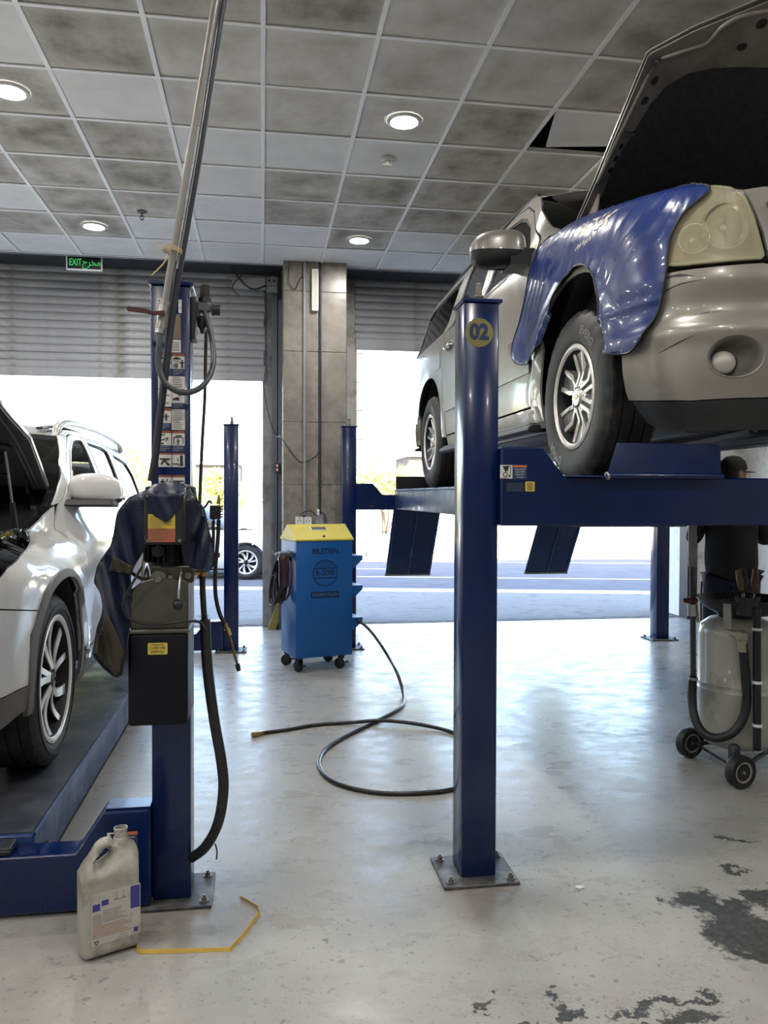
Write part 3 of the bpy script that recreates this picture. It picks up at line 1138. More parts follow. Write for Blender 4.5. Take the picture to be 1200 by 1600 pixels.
# number roundel
m = Multi()
rc = (0.8262, 2.972, 2.133)
bm = cyl(bmesh.new(), (rc[0], 2.9732, rc[2]), (rc[0], 2.9715, rc[2]), 0.0555, 48)
m.add(bm, mat('roundel_olive', (0.17, 0.155, 0.045), 0.5, var=0.1, vscale=20))
bm = lettering(bmesh.new(), '02', 0.082, lambda a, b: Vector((rc[0] + a, 2.9711, rc[2] + b)), 0.0042, 0.92)
m.add(bm, mat('roundel_navy', (0.006, 0.022, 0.08), 0.5))
m.done('number_roundel', p02, 0, world=True)['label'] = 'olive round number sticker reading 02'

bmR = beam(liftR, 0.906, None, 2.935, 3.10, 1.387, 1.578, 1.692, 1, mirror=4.088)
beam(liftR, 0.907, None, 7.70, 7.85, 1.367, 1.518, 1.628, 1, mirror=4.088)
ry = 2.9345
warning_sticker(bmR, (0.9004, 2.935, 1.621)[0], (0.9514, 2.935, 1.621)[0], (0.9007, 2.935, 1.568)[2], (0.9004, 2.935, 1.622)[2], ry, ART['wheel'], False, False)
m = Multi()
xa, xb = (0.9527, 2.935, 1.621)[0], (1.008, 2.935, 1.622)[0]
za, zb = (0.9517, 2.935, 1.568)[2], (0.9514, 2.935, 1.622)[2]
m.add(flat(xa, xb, za, zb, ry, 0.001), M_inkblue)
m.add(flat(xa, xb, zb - 0.009, zb, ry, 0.0014), M_orange)
for k, t in enumerate(('Keep hands', 'clear of lift', 'while lift is', 'moving')):
    zz = zb - 0.016 - k * 0.0098
    m.add(lettering(bmesh.new(), t, 0.0088, lambda a, b: Vector(((xa + xb) / 2 + a, ry - 0.0013, zz + b))), M_paper)
m.done('warning_sticker', bmR, 0, world=True)
m = Multi()
c = (1.021, 2.935, 1.540)
m.add(prism(bmesh.new(), rounded([(c[0] - .019, c[2] - .019), (c[0] + .019, c[2] - .019), (c[0] + .019, c[2] + .019), (c[0] - .019, c[2] + .019)], .004), XZ, ry - 0.001, ry), M_yellow)
for k in range(6):
    m.add(flat(c[0] - .012, c[0] + .012, c[2] + .011 - k * .005, c[2] + .013 - k * .005, ry, .0015), M_ink)
m.done('capacity_sticker', bmR, 0, world=True)
obj('data_plate', flat((0.9265, 2.935, 1.525)[0], (0.9956, 2.935, 1.525)[0], (0.9265, 2.935, 1.520)[2], (0.9263, 2.935, 1.555)[2], ry, 0.001), mat('worn_data_plate', (0.02, 0.03, 0.06), 0.4), bmR, 0, world=True)

rw1 = runway(liftR, 1.292, 1.775, 3.10, 7.70, 1.375, 1.555)
rw2 = runway(liftR, 2.85, 3.28, 3.10, 7.70, 1.375, 1.555)
for k, xs in enumerate((1.30, 2.85)):
    # hinged front wheel stop leaning forward over the cross beam
    pl = [(xs + 0.012, 0.0), (xs + 0.062, 0.128), (xs + 0.072, 0.133), (xs + 0.485, 0.133), (xs + 0.498, 0.122), (xs + 0.49, 0.02), (xs + 0.47, 0.0)]
    bm = prism(bmesh.new(), pl, lambda a, b, d: Vector((a, 2.885 + d + b * 0.15, 1.578 + b)), 0.0, 0.006, 0.0015)
    st = obj('wheel_stop', bm, M_blue, liftR, 30, world=True)
    bm = cyl(bmesh.new(), (xs + 0.02, 2.89, 1.583), (xs + 0.50, 2.89, 1.583), 0.011, 16)
    obj('hinge_tube', bm, M_blue, st, 40, world=True)
    bm = lathe(bmesh.new(), [(0.008, -0.003), (0.0155, -0.003), (0.0155, 0.004), (0.008, 0.004)], 18, Matrix.Translation((xs + 0.014, 2.886, 1.582)) @ Matrix.Rotation(PI / 2 * 0.8, 4, 'Y'), close=True)
    obj('hinge_ring', bm, mat('worn_bright_steel', (0.5, 0.5, 0.5), 0.3, 0.8), st, 40, world=True)
    bm = bx(xs - 0.13 if k == 0 else xs, xs + 0.02, 2.90, 3.06, 1.578, 1.583, 0.001)
    obj('angle_lip', bm, M_blue2, st, 0, world=True)
    # rear stop plate and drive on ramp hanging down behind
    obj('rear_stop', bx(xs + 0.01, xs + 0.47, 7.74, 7.76, 1.555, 1.70, 0.002), M_blackpl, liftR, 0, world=True)
    rm = obj('ramp', prism(bmesh.new(), [(7.73, 1.50), (8.34, 0.655), (8.36, 0.665), (7.755, 1.51)], YZ, xs, xs + 0.485), M_blue, liftR, 0, world=True)
    for q in (0.02, 0.245, 0.462):
        obj('rib', prism(bmesh.new(), [(7.72, 1.49), (8.31, 0.68), (8.335, 0.665), (7.73, 1.51)], YZ, xs + q - 0.009, xs + q + 0.009), M_blue2, rm, 0, world=True)
    obj('toe_strip', prism(bmesh.new(), [(8.325, 0.665), (8.345, 0.648), (8.365, 0.662), (8.345, 0.68)], YZ, xs - 0.004, xs + 0.489), mat('worn_tan_edge', (0.32, 0.27, 0.14), 0.6, var=0.2), rm, 0, world=True)
dot = (1.482, 7.738, 1.588)

# ------------------------------------------------------------------ lowered lift on the left
liftL = thing('four_post_lift', 'lowered blue four post lift under the white SUV, near post covered with warning stickers', 'lift', (-1.98, 5.4, 0), 0, 'four post lifts')
pL = post_object(liftL, -0.401, 2.972, 2.265, rod=False)
pLr = post_object(liftL, -0.366, 7.70, 2.175, w=0.136)
post_object(liftL, -3.70, 2.972, 2.265, rod=False)
post_object(liftL, -3.70, 7.70, 2.175)
bmL = beam(liftL, -0.401, None, 2.93, 3.05, 0.014, 0.222, 0.365, -1, mirror=-3.56)
beam(liftL, -0.366, None, 7.70, 7.82, 0.02, 0.18, 0.30, -1, mirror=-3.56)
# open channel on top of the near beam end
obj('beam_lip', bx(-0.56, -0.402, 2.945, 3.04, 0.362, 0.372, 0.002), M_blue, bmL, 0, world=True)
runway(liftL, -1.32, -0.832, 3.05, 7.70, 0.075, 0.250, M_blue2)
runway(liftL, -2.96, -2.47, 3.05, 7.70, 0.075, 0.250, M_blue2)
for xs in (-1.36, -2.96):
    pl = [(xs, 0.0), (xs + 0.03, 0.13), (xs + 0.38, 0.13), (xs + 0.40, 0.0)]
    obj('wheel_stop', prism(bmesh.new(), pl, lambda a, b, d: Vector((a, 2.90 + d, 0.222 + b)), 0.0, 0.008, 0.002), M_blue, liftL, 0, world=True)
    obj('hinge_tube', cyl(bmesh.new(), (xs, 2.97, 0.232), (xs + 0.46, 2.97, 0.232), 0.012, 14), M_darksteel, liftL, 40, world=True)
    rm = obj('ramp', prism(bmesh.new(), [(7.83, 0.20), (8.7, 0.0), (8.7, 0.012), (7.83, 0.212)], YZ, xs + 0.04, xs + 0.53), M_blue, liftL, 0, world=True)
bm = lathe(bmesh.new(), [(0.0, 0), (0.034, 0), (0.034, 0.008), (0.022, 0.012), (0.022, 0.07), (0, 0.07)], 20, Matrix.Translation((-0.832, 3.22, 0.12)) @ Matrix.Rotation(PI / 2, 4, 'Y'))
obj('rubber_bumper', bm, M_black, liftL, 40, world=True)
bm = bx(-0.935, -0.885, 2.945, 3.03, 0.222, 0.25, 0.004)
cyl(bm, (-0.93, 2.95, 0.235), (-0.885, 2.95, 0.235), 0.008, 10)
obj('latch_block', bm, M_darksteel, liftL, 0, world=True)
# stickers on the near beam end, half hidden by the jug
ly = 2.9295
za, zb = (-0.5013, 2.930, 0.1932)[2], (-0.501, 2.930, 0.2907)[2]
warning_sticker(bmL, (-0.5518, 2.930, 0.2939)[0], (-0.501, 2.930, 0.2907)[0], za + 0.04, zb, ly, ART['wheel'], False, False)
m = Multi()
xa, xb = (-0.4988, 2.930, 0.2906)[0], (-0.4455, 2.930, 0.2873)[0]
m.add(flat(xa, xb, za - 0.02, zb, ly, 0.001), M_inkblue)
m.add(flat(xa, xb, zb - 0.012, zb, ly, 0.0014), M_orange)
for k in range(6):
    m.add(flat(xa + 0.004, xb - 0.008 - 0.006 * (k % 2), zb - 0.022 - k * 0.012, zb - 0.0175 - k * 0.012, ly, 0.0014), mat('sticker_grey', (0.28, 0.29, 0.31), 0.5))
m.done('warning_sticker', bmL, 0, world=True)
# stickers on the front of the near post
py = 2.9715
def zy(y):
    return (-0.3198, 2.972, 3.289)[2] + ((-0.3251, 2.972, 0.9716)[2] - (-0.3198, 2.972, 3.289)[2]) * y / 1000.0
xL, xM, xR = -0.375, -0.3265, -0.280
warning_sticker(pL, xM, xR, zy(583), zy(548), py, ART['guard'], words='CAUTION')
warning_sticker(pL, xL, xM - .001, zy(583), zy(548), py, ART['guard'])
text_sticker(pL, xM, xR, zy(604), zy(584), py, 5, seed=3)
text_sticker(pL, xL, xM - .001, zy(604), zy(584), py, 5, seed=4)
warning_sticker(pL, xM, xR, zy(635), zy(605), py, [[(0.05, 0.2), (0.6, 0.2), (0.5, 0.45), (0.1, 0.35)], [(0.6, 0.5), (0.9, 0.8), (0.8, 0.85), (0.5, 0.6)]], False)
text_sticker(pL, xL, xM - .001, zy(632), zy(605), py, 4, seed=8)
text_sticker(pL, xM, xR, zy(668), zy(636), py, 11, seed=5)
warning_sticker(pL, xL, xM - .001, zy(668), zy(634), py, ART['kick'])
warning_sticker(pL, xM, xR, zy(703), zy(669), py, ART['lift'])
warning_sticker(pL, xL, xM - .001, zy(703), zy(669), py, ART['fall'])
warning_sticker(pL, xM, xR, zy(727.5), zy(704), py, ART['crush'], True, False)
warning_sticker(pL, xL, xM - .001, zy(727.5), zy(704), py, ART['tilt'], True, False)
warning_sticker(pL, xM, xR, zy(768), zy(739), py, ART['tilt'], True)
warning_sticker(pL, xL, xM - .001, zy(768), zy(739), py, ART['leave'], True)
text_sticker(pL, -0.302, -0.291, zy(485), zy(464), py, 2, seed=12)
m = Multi()
m.add(flat(-0.376, -0.345, zy(485), zy(463), py, 0.0012), M_paper)
m.add(prism(bmesh.new(), arc_pts(-0.361, zy(467), 0.012, 0, 2 * PI, 14), lambda a, b, d: Vector((a, d, zy(467) + (b - zy(467)) * 0.4)), py - 0.0016, py), M_ink)
for k in range(5):
    m.add(flat(-0.372, -0.349, zy(472 + k * 2.4), zy(471 + k * 2.4), py, 0.0015), mat('sticker_grey_ink', (0.22, 0.22, 0.23), 0.5))
m.done('text_sticker', pL, 0, world=True)
m = Multi()
m.add(flat(-0.345, -0.294, zy(526), zy(487), py, 0.0012), mat('brown_label', (0.20, 0.15, 0.12), 0.6, var=0.2, vscale=20))
m.add(flat(-0.345, -0.294, zy(547), zy(527), py, 0.0012), M_paper)
for k in range(5):
    m.add(flat(-0.335, -0.300, zy(532 + k * 3), zy(530.8 + k * 3), py, 0.0015), mat('sticker_grey_ink', (0.22, 0.22, 0.23), 0.5))
m.done('text_sticker', pL, 0, world=True)
# side bracket near the top of the post
obj('side_bracket', bx(-0.262, -0.245, 3.0, 3.10, 2.08, 2.235, 0.003), M_darksteel, pL, 0, world=True)

# ------------------------------------------------------------------ car body skin: a plan outline swept by height profiles
class Skin:
    """t runs along the plan outline (t equals the distance from the nose on the straight flank), z is height above the tyres' ground"""

    def __init__(self, length, plan, dside, dfront, drear, axles, arch, wheel_z, flare=0.02, xc=0.0, yf=0.0, z0=0.0, tsw=0.5, roll=None, side=-1):
        self.L, self.axles, self.arch, self.wz, self.flare = length, axles, arch, wheel_z, flare
        self.dside, self.dfront, self.drear, self.roll = dside, dfront, drear, roll
        self.xc, self.yf, self.z0, self.side = xc, yf, z0, side
        pts = []
        n = len(plan)
        for i in range(n - 1):
            p0, p1, p2, p3 = plan[max(i - 1, 0)], plan[i], plan[i + 1], plan[min(i + 2, n - 1)]
            if i == 0:
                p0 = (p2[0], -p2[1])
            if i == n - 2:
                p3 = (p1[0], -p1[1])
            for j in range(12):
                s = j / 12
                pts.append(tuple(0.5 * ((2 * p1[k]) + (p2[k] - p0[k]) * s + (2 * p0[k] - 5 * p1[k] + 4 * p2[k] - p3[k]) * s * s
                                        + (3 * p1[k] - p0[k] - 3 * p2[k] + p3[k]) * s ** 3) for k in range(2)))
        pts.append(plan[-1])
        arc = [0.0]
        for i in range(1, len(pts)):
            arc.append(arc[-1] + math.hypot(pts[i][0] - pts[i - 1][0], pts[i][1] - pts[i - 1][1]))
        # shift so that t == u at u = tsw
        off = 0
        for i in range(1, len(pts)):
            if pts[i][0] >= tsw:
                f = (tsw - pts[i - 1][0]) / (pts[i][0] - pts[i - 1][0])
                off = tsw - (arc[i - 1] + f * (arc[i] - arc[i - 1]))
                break
        self.pts, self.arc = pts, [a + off for a in arc]
        self.t0, self.t1 = self.arc[0], self.arc[-1]

    def plan(self, t):
        a, P = self.arc, self.pts
        t = max(self.t0, min(self.t1, t))
        lo, hi = 0, len(a) - 1
        while hi - lo > 1:
            m = (lo + hi) // 2
            if a[m] <= t:
                lo = m
            else:
                hi = m
        f = (t - a[lo]) / (a[hi] - a[lo])
        u, v = P[lo][0] + f * (P[hi][0] - P[lo][0]), P[lo][1] + f * (P[hi][1] - P[lo][1])
        # smoothed normal from neighbours
        def at(tt):
            if tt < self.t0:
                q = at(2 * self.t0 - tt)
                return q[0], -q[1]
            if tt > self.t1:
                q = at(2 * self.t1 - tt)
                return q[0], -q[1]
            l_, h_ = 0, len(a) - 1
            while h_ - l_ > 1:
                m_ = (l_ + h_) // 2
                if a[m_] <= tt:
                    l_ = m_
                else:
                    h_ = m_
            g = (tt - a[l_]) / (a[h_] - a[l_])
            return P[l_][0] + g * (P[h_][0] - P[l_][0]), P[l_][1] + g * (P[h_][1] - P[l_][1])
        nu = nv = 0.0
        for w_ in (0.05, 0.10, 0.15):
            p0, p1 = at(t - w_), at(t + w_)
            du, dv = p1[0] - p0[0], p1[1] - p0[1]
            h = math.hypot(du, dv)
            nu, nv = nu - dv / h, nv + du / h
        h = math.hypot(nu, nv)
        nu, nv = nu / h, nv / h
        return u, v, nu, nv

    def local(self, t, z, d=0.0):
        """-> (lateral v, rearward u, height z); d pushes inwards"""
        u, v, nu, nv = self.plan(t)
        ws = sm(0.02, 0.55, t) * (1 - sm(self.L - 0.5, self.L + 0.15, t))
        df = self.dfront(t, z) if t < 1 else (self.drear(t, z) if t > self.L - 1 else 0.0)
        dd = ws * self.dside(t, z) + (1 - ws) * df
        if self.flare:
            for ax in self.axles:
                r = math.hypot(t - ax, z - self.wz)
                if self.arch - 0.01 < r < self.arch + 0.25 and z > self.wz - 0.25:
                    dd -= self.flare * (1 - sm(self.arch + 0.015, self.arch + 0.12, r))
        dd += d
        return v - nv * dd, u - nu * dd, z

    def world(self, t, z, d=0.0):
        v, u, z = self.local(t, z, d)
        return (self.xc + self.side * v, self.yf + u, self.z0 + z)


def tab(*p):
    return lambda x: interp(p, x)


# silver SUV on the raised lift
_y_side = tab((0.22, 0.10), (0.34, 0.035), (0.45, 0.012), (0.62, 0.006), (0.85, 0.0), (1.18, 0.004), (1.27, 0.016), (1.31, 0.034), (1.36, 0.06), (1.5, 0.105), (1.7, 0.175), (1.84, 0.25), (1.93, 0.36), (1.98, 0.46))
_y_fend = tab((0.22, 0.10), (0.34, 0.035), (0.45, 0.012), (0.62, 0.006), (0.85, 0.0), (1.02, 0.010), (1.09, 0.03), (1.14, 0.065), (1.18, 0.13), (1.20, 0.20), (1.22, 0.30))
_y_front = tab((0.20, 0.10), (0.27, 0.04), (0.36, 0.012), (0.50, 0.0), (0.588, -0.002), (0.604, 0.020), (0.78, 0.026), (0.83, 0.04), (0.86, 0.045), (1.0, 0.07), (1.10, 0.11), (1.16, 0.17), (1.20, 0.28))
_y_rear = tab((0.3, 0.05), (0.45, 0.0), (0.65, 0.0), (0.75, 0.05), (1.1, 0.06), (1.5, 0.13), (1.9, 0.28))


def y_side(t, z):
    w = sm(1.45, 1.75, t)
    k = 0.32 / (0.32 + 0.20 * sm(0.2, 1.5, t))
    zf = z if z < 0.9 else 0.9 + (z - 0.9) * k
    return _y_side(z) * w + _y_fend(zf) * (1 - w)


Y_PLAN = [(0, 0), (0.006, 0.3), (0.03, 0.54), (0.085, 0.73), (0.18, 0.86), (0.32, 0.928), (0.55, 0.958), (0.9, 0.97), (2.8, 0.97), (4.7, 0.96), (5.25, 0.93), (5.5, 0.84), (5.62, 0.6), (5.65, 0)]
SILVER_SKIN = Skin(5.65, Y_PLAN, y_side, lambda t, z: _y_front(z), lambda t, z: _y_rear(z), (0.98, 4.28), 0.49, 0.41, 0.022, 2.43, 2.665, 1.572, side=-1)
# white SUV on the lowered lift
_p_side = tab((0.20, 0.10), (0.32, 0.03), (0.45, 0.015), (0.62, 0.02), (0.80, 0.006), (0.92, 0.0), (1.0, 0.012), (1.06, 0.05), (1.10, 0.075), (1.25, 0.13), (1.45, 0.20), (1.60, 0.265), (1.70, 0.34), (1.76, 0.44))
_p_fend = tab((0.20, 0.10), (0.32, 0.03), (0.45, 0.012), (0.62, 0.012), (0.80, 0.004), (0.90, 0.004), (0.96, 0.03), (1.00, 0.07), (1.03, 0.13), (1.05, 0.20))
_p_front = tab((0.18, 0.08), (0.28, 0.02), (0.45, 0.0), (0.65, 0.0), (0.85, 0.035), (0.95, 0.08), (1.02, 0.16), (1.06, 0.28))


def p_side(t, z):
    w = sm(1.3, 1.65, t)
    return _p_side(z) * w + _p_fend(z) * (1 - w)


P_PLAN = [(0, 0), (0.01, 0.3), (0.045, 0.52), (0.12, 0.71), (0.24, 0.85), (0.42, 0.925), (0.7, 0.96), (1.1, 0.975), (2.6, 0.975), (4.0, 0.955), (4.55, 0.91), (4.82, 0.80), (4.95, 0.55), (4.98, 0)]
WHITE_SKIN = Skin(4.98, P_PLAN, p_side, lambda t, z: _p_front(z), lambda t, z: _y_rear(z) * 0.9, (0.95, 3.85), 0.445, 0.385, 0.018, -1.895, 2.98, 0.255, side=1)

def glass(name, tint, rough=0.02, ior=1.5, boost=1.0):
    if name in MATS:
        return MATS[name]
    m = bpy.data.materials.new(name)
    m.use_nodes = True
    nt = m.node_tree
    nt.nodes.clear()
    N, L = nt.nodes.new, nt.links.new
    out, mx, tr, gl, fr = N('ShaderNodeOutputMaterial'), N('ShaderNodeMixShader'), N('ShaderNodeBsdfTransparent'), N('ShaderNodeBsdfGlossy'), N('ShaderNodeFresnel')
    tr.inputs[0].default_value = (*tint, 1)
    gl.inputs['Color'].default_value = (boost, boost, boost, 1)
    gl.inputs['Roughness'].default_value = rough
    fr.inputs[0].default_value = ior
    L(fr.outputs[0], mx.inputs[0])
    L(tr.outputs[0], mx.inputs[1])
    L(gl.outputs[0], mx.inputs[2])
    L(mx.outputs[0], out.inputs[0])
    MATS[name] = m
    return m


def map_sheet(bm, vo, fo, fn, d0, d1):
    """two layers of a triangulated 2D sheet, stitched along the rim; fn(x, y, d) -> 3D"""
    A = [bm.verts.new(fn(p.x, p.y, d0)) for p in vo]
    B = [bm.verts.new(fn(p.x, p.y, d1)) for p in vo]
    ec = {}
    for f in fo:
        try:
            bm.faces.new([A[i] for i in f])
            bm.faces.new([B[i] for i in reversed(f)])
        except ValueError:
            continue
        for k in range(3):
            a, b = f[k], f[(k + 1) % 3]
            ec[(a, b)] = ec.get((a, b), 0) + 1
    for (a, b), c in ec.items():
        if (b, a) not in ec:
            try:
                bm.faces.new((A[b], A[a], B[a], B[b]))
            except ValueError:
                pass
    return bm


def panel(parent, name, S, poly, m, step=0.06, d=0.0, thick=0.012, holes=(), sides=(1, -1), merge=False, dfn=None, smooth=40, fine=0.03, label=None):
    """body panel drawn in (t, z), wrapped on the skin; sides: 1 = the side near the camera, -1 = the far side"""
    vo, fo = cdt(dense(poly, fine), step, [dense(h, fine) for h in holes])
    out = []
    bm = None
    for sd in sides:
        if bm is None or not merge:
            bm = bmesh.new()
        k = S.side * sd

        def fn(x, y, dd):
            q = dd + (dfn(x, y) if dfn else 0.0)
            v, u, z = S.local(x, y, q)
            return Vector((k * v, u, z))
        map_sheet(bm, vo, fo, fn, d, d + thick)
        if not merge:
            out.append(obj(name, bm, m, parent, smooth))
    if merge:
        bmesh.ops.remove_doubles(bm, verts=bm.verts, dist=0.0008)
        out.append(obj(name, bm, m, parent, smooth))
    if label:
        for o in out:
            o['label'] = label
    return out


def ellipse(cx, cy, a, b, a0=0, a1=2 * PI, n=28, e=1.0):
    out = []
    for i in range(n + (0 if abs(a1 - a0 - 2 * PI) < 1e-6 else 1)):
        t = a0 + (a1 - a0) * i / n
        c, s = math.cos(t), math.sin(t)
        out.append((cx + a * math.copysign(abs(c) ** e, c), cy + b * math.copysign(abs(s) ** e, s)))
    return out


def blobbox(bm, c, s, e=0.5, n=24, fn=None):
    """superellipsoid"""
    R = []
    m = n // 2
    for i in range(m + 1):
        ph = -PI / 2 + PI * i / m
        ring = []
        for j in range(n):
            th = 2 * PI * j / n
            f = lambda w: math.copysign(abs(w) ** e, w)
            p = Vector((s[0] / 2 * f(math.cos(ph)) * f(math.cos(th)), s[1] / 2 * f(math.cos(ph)) * f(math.sin(th)), s[2] / 2 * f(math.sin(ph))))
            p = Vector(c) + p
            ring.append(bm.verts.new(fn(p) if fn else p))
        R.append(ring)
    for i in range(m):
        for j in range(n):
            bm.faces.new((R[i][j], R[i][(j + 1) % n], R[i + 1][(j + 1) % n], R[i + 1][j]))
    bmesh.ops.remove_doubles(bm, verts=[v for r in R for v in r], dist=1e-5)
    return bm


M_tyre = mat('tyre_rubber', (0.022, 0.022, 0.024), 0.62, var=0.35, vscale=7, dirt=(0.055, 0.052, 0.048), dirt_amt=0.4, dirt_scale=6)
M_mach = mat('machined_alloy', (0.66, 0.64, 0.60), 0.30, 0.45, var=0.1, vscale=20)
M_alloy = mat('grey_alloy', (0.17, 0.168, 0.165), 0.4, 0.3, var=0.2, vscale=15)
M_rimdark = mat('dark_rim', (0.02, 0.02, 0.024), 0.45, 0.4)
M_tyretxt = mat('tyre_lettering', (0.13, 0.13, 0.13), 0.5)


def wheel(parent, x, y, z, side, R, width, rr, style, words=()):
    """wheel with tyre, rim, spokes, cap and nuts; side: direction its face looks along X"""
    Mx = Matrix.Translation((x, y, z)) @ Matrix(((0, 0, side, 0), (side, 0, 0, 0), (0, 1, 0, 0), (0, 0, 0, 1)))
    w = width / 2
    n = 120
    prof = [(rr - 0.012, -w * 0.82), (rr + 0.004, -w * 0.9), (rr + 0.03, -w), (R - 0.07, -w * 1.04), (R - 0.022, -w * 0.93), (R - 0.004, -w * 0.78)]
    for a, b in ((-0.76, -0.46), (-0.42, -0.03), (0.03, 0.42), (0.46, 0.76)):
        prof += [(R - 0.009, w * a), (R, w * (a + 0.01)), (R, w * (b - 0.01)), (R - 0.009, w * b)]
    prof += [(R - 0.004, w * 0.78), (R - 0.022, w * 0.93), (R - 0.05, w * 1.0), (R - 0.07, w * 1.04), (rr + 0.055, w * 1.03), (rr + 0.03, w), (rr + 0.018, w * 0.96), (rr + 0.004, w * 0.9), (rr - 0.012, w * 0.82)]
    bm = lathe(bmesh.new(), prof, n)
    for v in bm.verts:
        r = math.hypot(v.co.x, v.co.y)
        a = math.atan2(v.co.y, v.co.x) / (2 * PI) * n
        k = int(round(a)) % 4
        if r > R - 0.03 and abs(v.co.z) > w * 0.5 and k == 0:
            f = (r - 0.009) / r
            v.co.x *= f
            v.co.y *= f
    bm.transform(Mx)
    t = obj('wheel', bm, M_tyre, parent, 35)
    # barrel and lip
    bm = lathe(bmesh.new(), [(rr - 0.004, w * 0.9), (rr + 0.006, w * 0.94), (rr - 0.006, w * 0.97), (rr - 0.022, w * 0.9), (rr - 0.03, w * 0.7), (rr - 0.04, -w * 0.8)], 64)
    bm.transform(Mx)
    obj('rim', bm, M_rimdark, t, 40)
    bm = lathe(bmesh.new(), [(rr + 0.007, w * 0.945), (rr - 0.005, w * 0.985), (rr - 0.016, w * 0.96), (rr - 0.022, w * 0.9)], 64)
    bm.transform(Mx)
    obj('rim_lip', bm, M_mach, t, 40)
    bm = lathe(bmesh.new(), [(0, 0.0), (rr - 0.045, 0.0), (rr - 0.045, 0.01)], 40)
    bm.transform(Mx)
    obj('brake_disc', bm, M_rimdark, t, 40)
    f = w * 0.80
    if style == 'six':
        for k in range(6):
            a = k * PI / 3 + PI / 2
            Rk = Mx @ Matrix.Rotation(a, 4, 'Z')
            m = Multi()
            r0, r1 = 0.05, rr - 0.008

            def dz(r):
                return f - 0.030 * (1 - abs(2 * (r - r0) / (r1 - r0) - 0.9))
            # recessed floor and the two machined edges of the spoke
            def bar(pts, d0, d1):
                bm = bmesh.new()
                return prism(bm, pts, lambda a_, b_, d: Vector((a_, b_, dz(a_) + d)), d0, d1)
            m.add(bar([(r0, -0.020), (0.12, -0.024), (0.155, -0.042), (r1, -0.052), (r1, 0.052), (0.155, 0.042), (0.12, 0.024), (r0, 0.020)], -0.045, -0.009), M_alloy)
            for s in (-1, 1):
                m.add(bar([(r0, s * 0.010), (0.11, s * 0.013), (0.160, s * 0.033), (r1 - 0.022, s * 0.036), (r1 - 0.018, 0.0), (r1, 0.0), (r1, s * 0.060), (0.150, s * 0.054), (0.105, s * 0.031), (r0, s * 0.030)], -0.045, 0.0), M_mach)
            m.bm.transform(Rk)
            obj('spoke', m.bm, m.m, t, 30)
            b = a + PI / 6
            p = Vector((0.072 * math.cos(b), 0.072 * math.sin(b), 0))
            bm = lathe(bmesh.new(), [(0.0, f - 0.008), (0.009, f - 0.009), (0.0125, f - 0.016), (0.0125, f - 0.06)], 6, Matrix.Translation(p))
            bm.transform(Mx)
            obj('lug_nut', bm, M_mach, t, 30)
        bm = lathe(bmesh.new(), [(0, f + 0.006), (0.040, f + 0.004), (0.046, f - 0.004), (0.05, f - 0.02), (0.085, f - 0.04)], 32)
        bm.transform(Mx)
        obj('hub_cap', bm, M_mach, t, 40)
        # bow-tie shaped emblem on the cap
        bt = [(-0.026, -0.006), (-0.008, -0.006), (-0.008, -0.012), (0.008, -0.012), (0.008, -0.006), (0.026, -0.006), (0.030, 0.006), (0.010, 0.006), (0.010, 0.012), (-0.006, 0.012), (-0.006, 0.006), (-0.022, 0.006)]
        bm = prism(bmesh.new(), bt, lambda a_, b_, d: Vector((a_, b_, f + d)), 0.004, 0.0075)
        bm.transform(Mx)
        obj('cap_emblem', bm, mat('gold_emblem', (0.45, 0.36, 0.2), 0.35, 0.8), t, 0)
    else:
        for k in range(5):
            for s, tw in ((-1, 0.30), (1, 0.30)):
                a = k * 2 * PI / 5 + PI / 2 + s * 0.17
                m = Multi()

                def curve(r, off):
                    q = (r - 0.045) / (rr - 0.05)
                    th = a + tw * q * q * (1 if s > 0 else 0.75) + s * 0.12 * q
                    return Vector((r * math.cos(th) - off * math.sin(th), r * math.sin(th) + off * math.cos(th), 0))
                rs = [0.045 + (rr - 0.053) * i / 8 for i in range(9)]
                for hw, d0, d1, mt_ in ((0.021, -0.05, -0.006, M_rimdark), (0.0175, -0.008, 0.0, M_mach)):
                    bm = bmesh.new()
                    rows = []
                    for i, r in enumerate(rs):
                        g = hw * (0.75 + 0.75 * i / 8) if s > 0 else hw * (0.7 + 0.25 * i / 8)
                        z0 = f - 0.022 * math.sin(PI * i / 8) + 0.004
                        rows.append([bm.verts.new(curve(r, -g) + Vector((0, 0, z0 + d0))), bm.verts.new(curve(r, g) + Vector((0, 0, z0 + d0))), bm.verts.new(curve(r, g) + Vector((0, 0, z0 + d1))), bm.verts.new(curve(r, -g) + Vector((0, 0, z0 + d1)))])
                    for i in range(8):
                        for j in range(4):
                            bm.faces.new((rows[i][j], rows[i][(j + 1) % 4], rows[i + 1][(j + 1) % 4], rows[i + 1][j]))
                    bm.faces.new(rows[0][::-1])
                    bm.faces.new(rows[-1])
                    m.add(bm, mt_)
                m.bm.transform(Mx)
                obj('spoke', m.bm, m.m, t, 30)
        bm = lathe(bmesh.new(), [(0, f + 0.004), (0.026, f + 0.003), (0.034, f - 0.004), (0.05, f - 0.01), (0.06, f - 0.05)], 32)
        bm.transform(Mx)
        obj('hub_cap', bm, M_rimdark, t, 40)
    for word, ang, size in words:
        rm = (rr + 0.052 + R - 0.06) / 2
        bm = lettering(bmesh.new(), word, size, lambda a_, b_: Vector(((rm + b_) * math.sin(ang + a_ / rm), (rm + b_) * math.cos(ang + a_ / rm), w * 1.035 + 0.002)), 0.002, 1.0, 0.15)
        bm.transform(Mx)
        obj('sidewall_lettering', bm, M_tyretxt, t, 0)
    return t


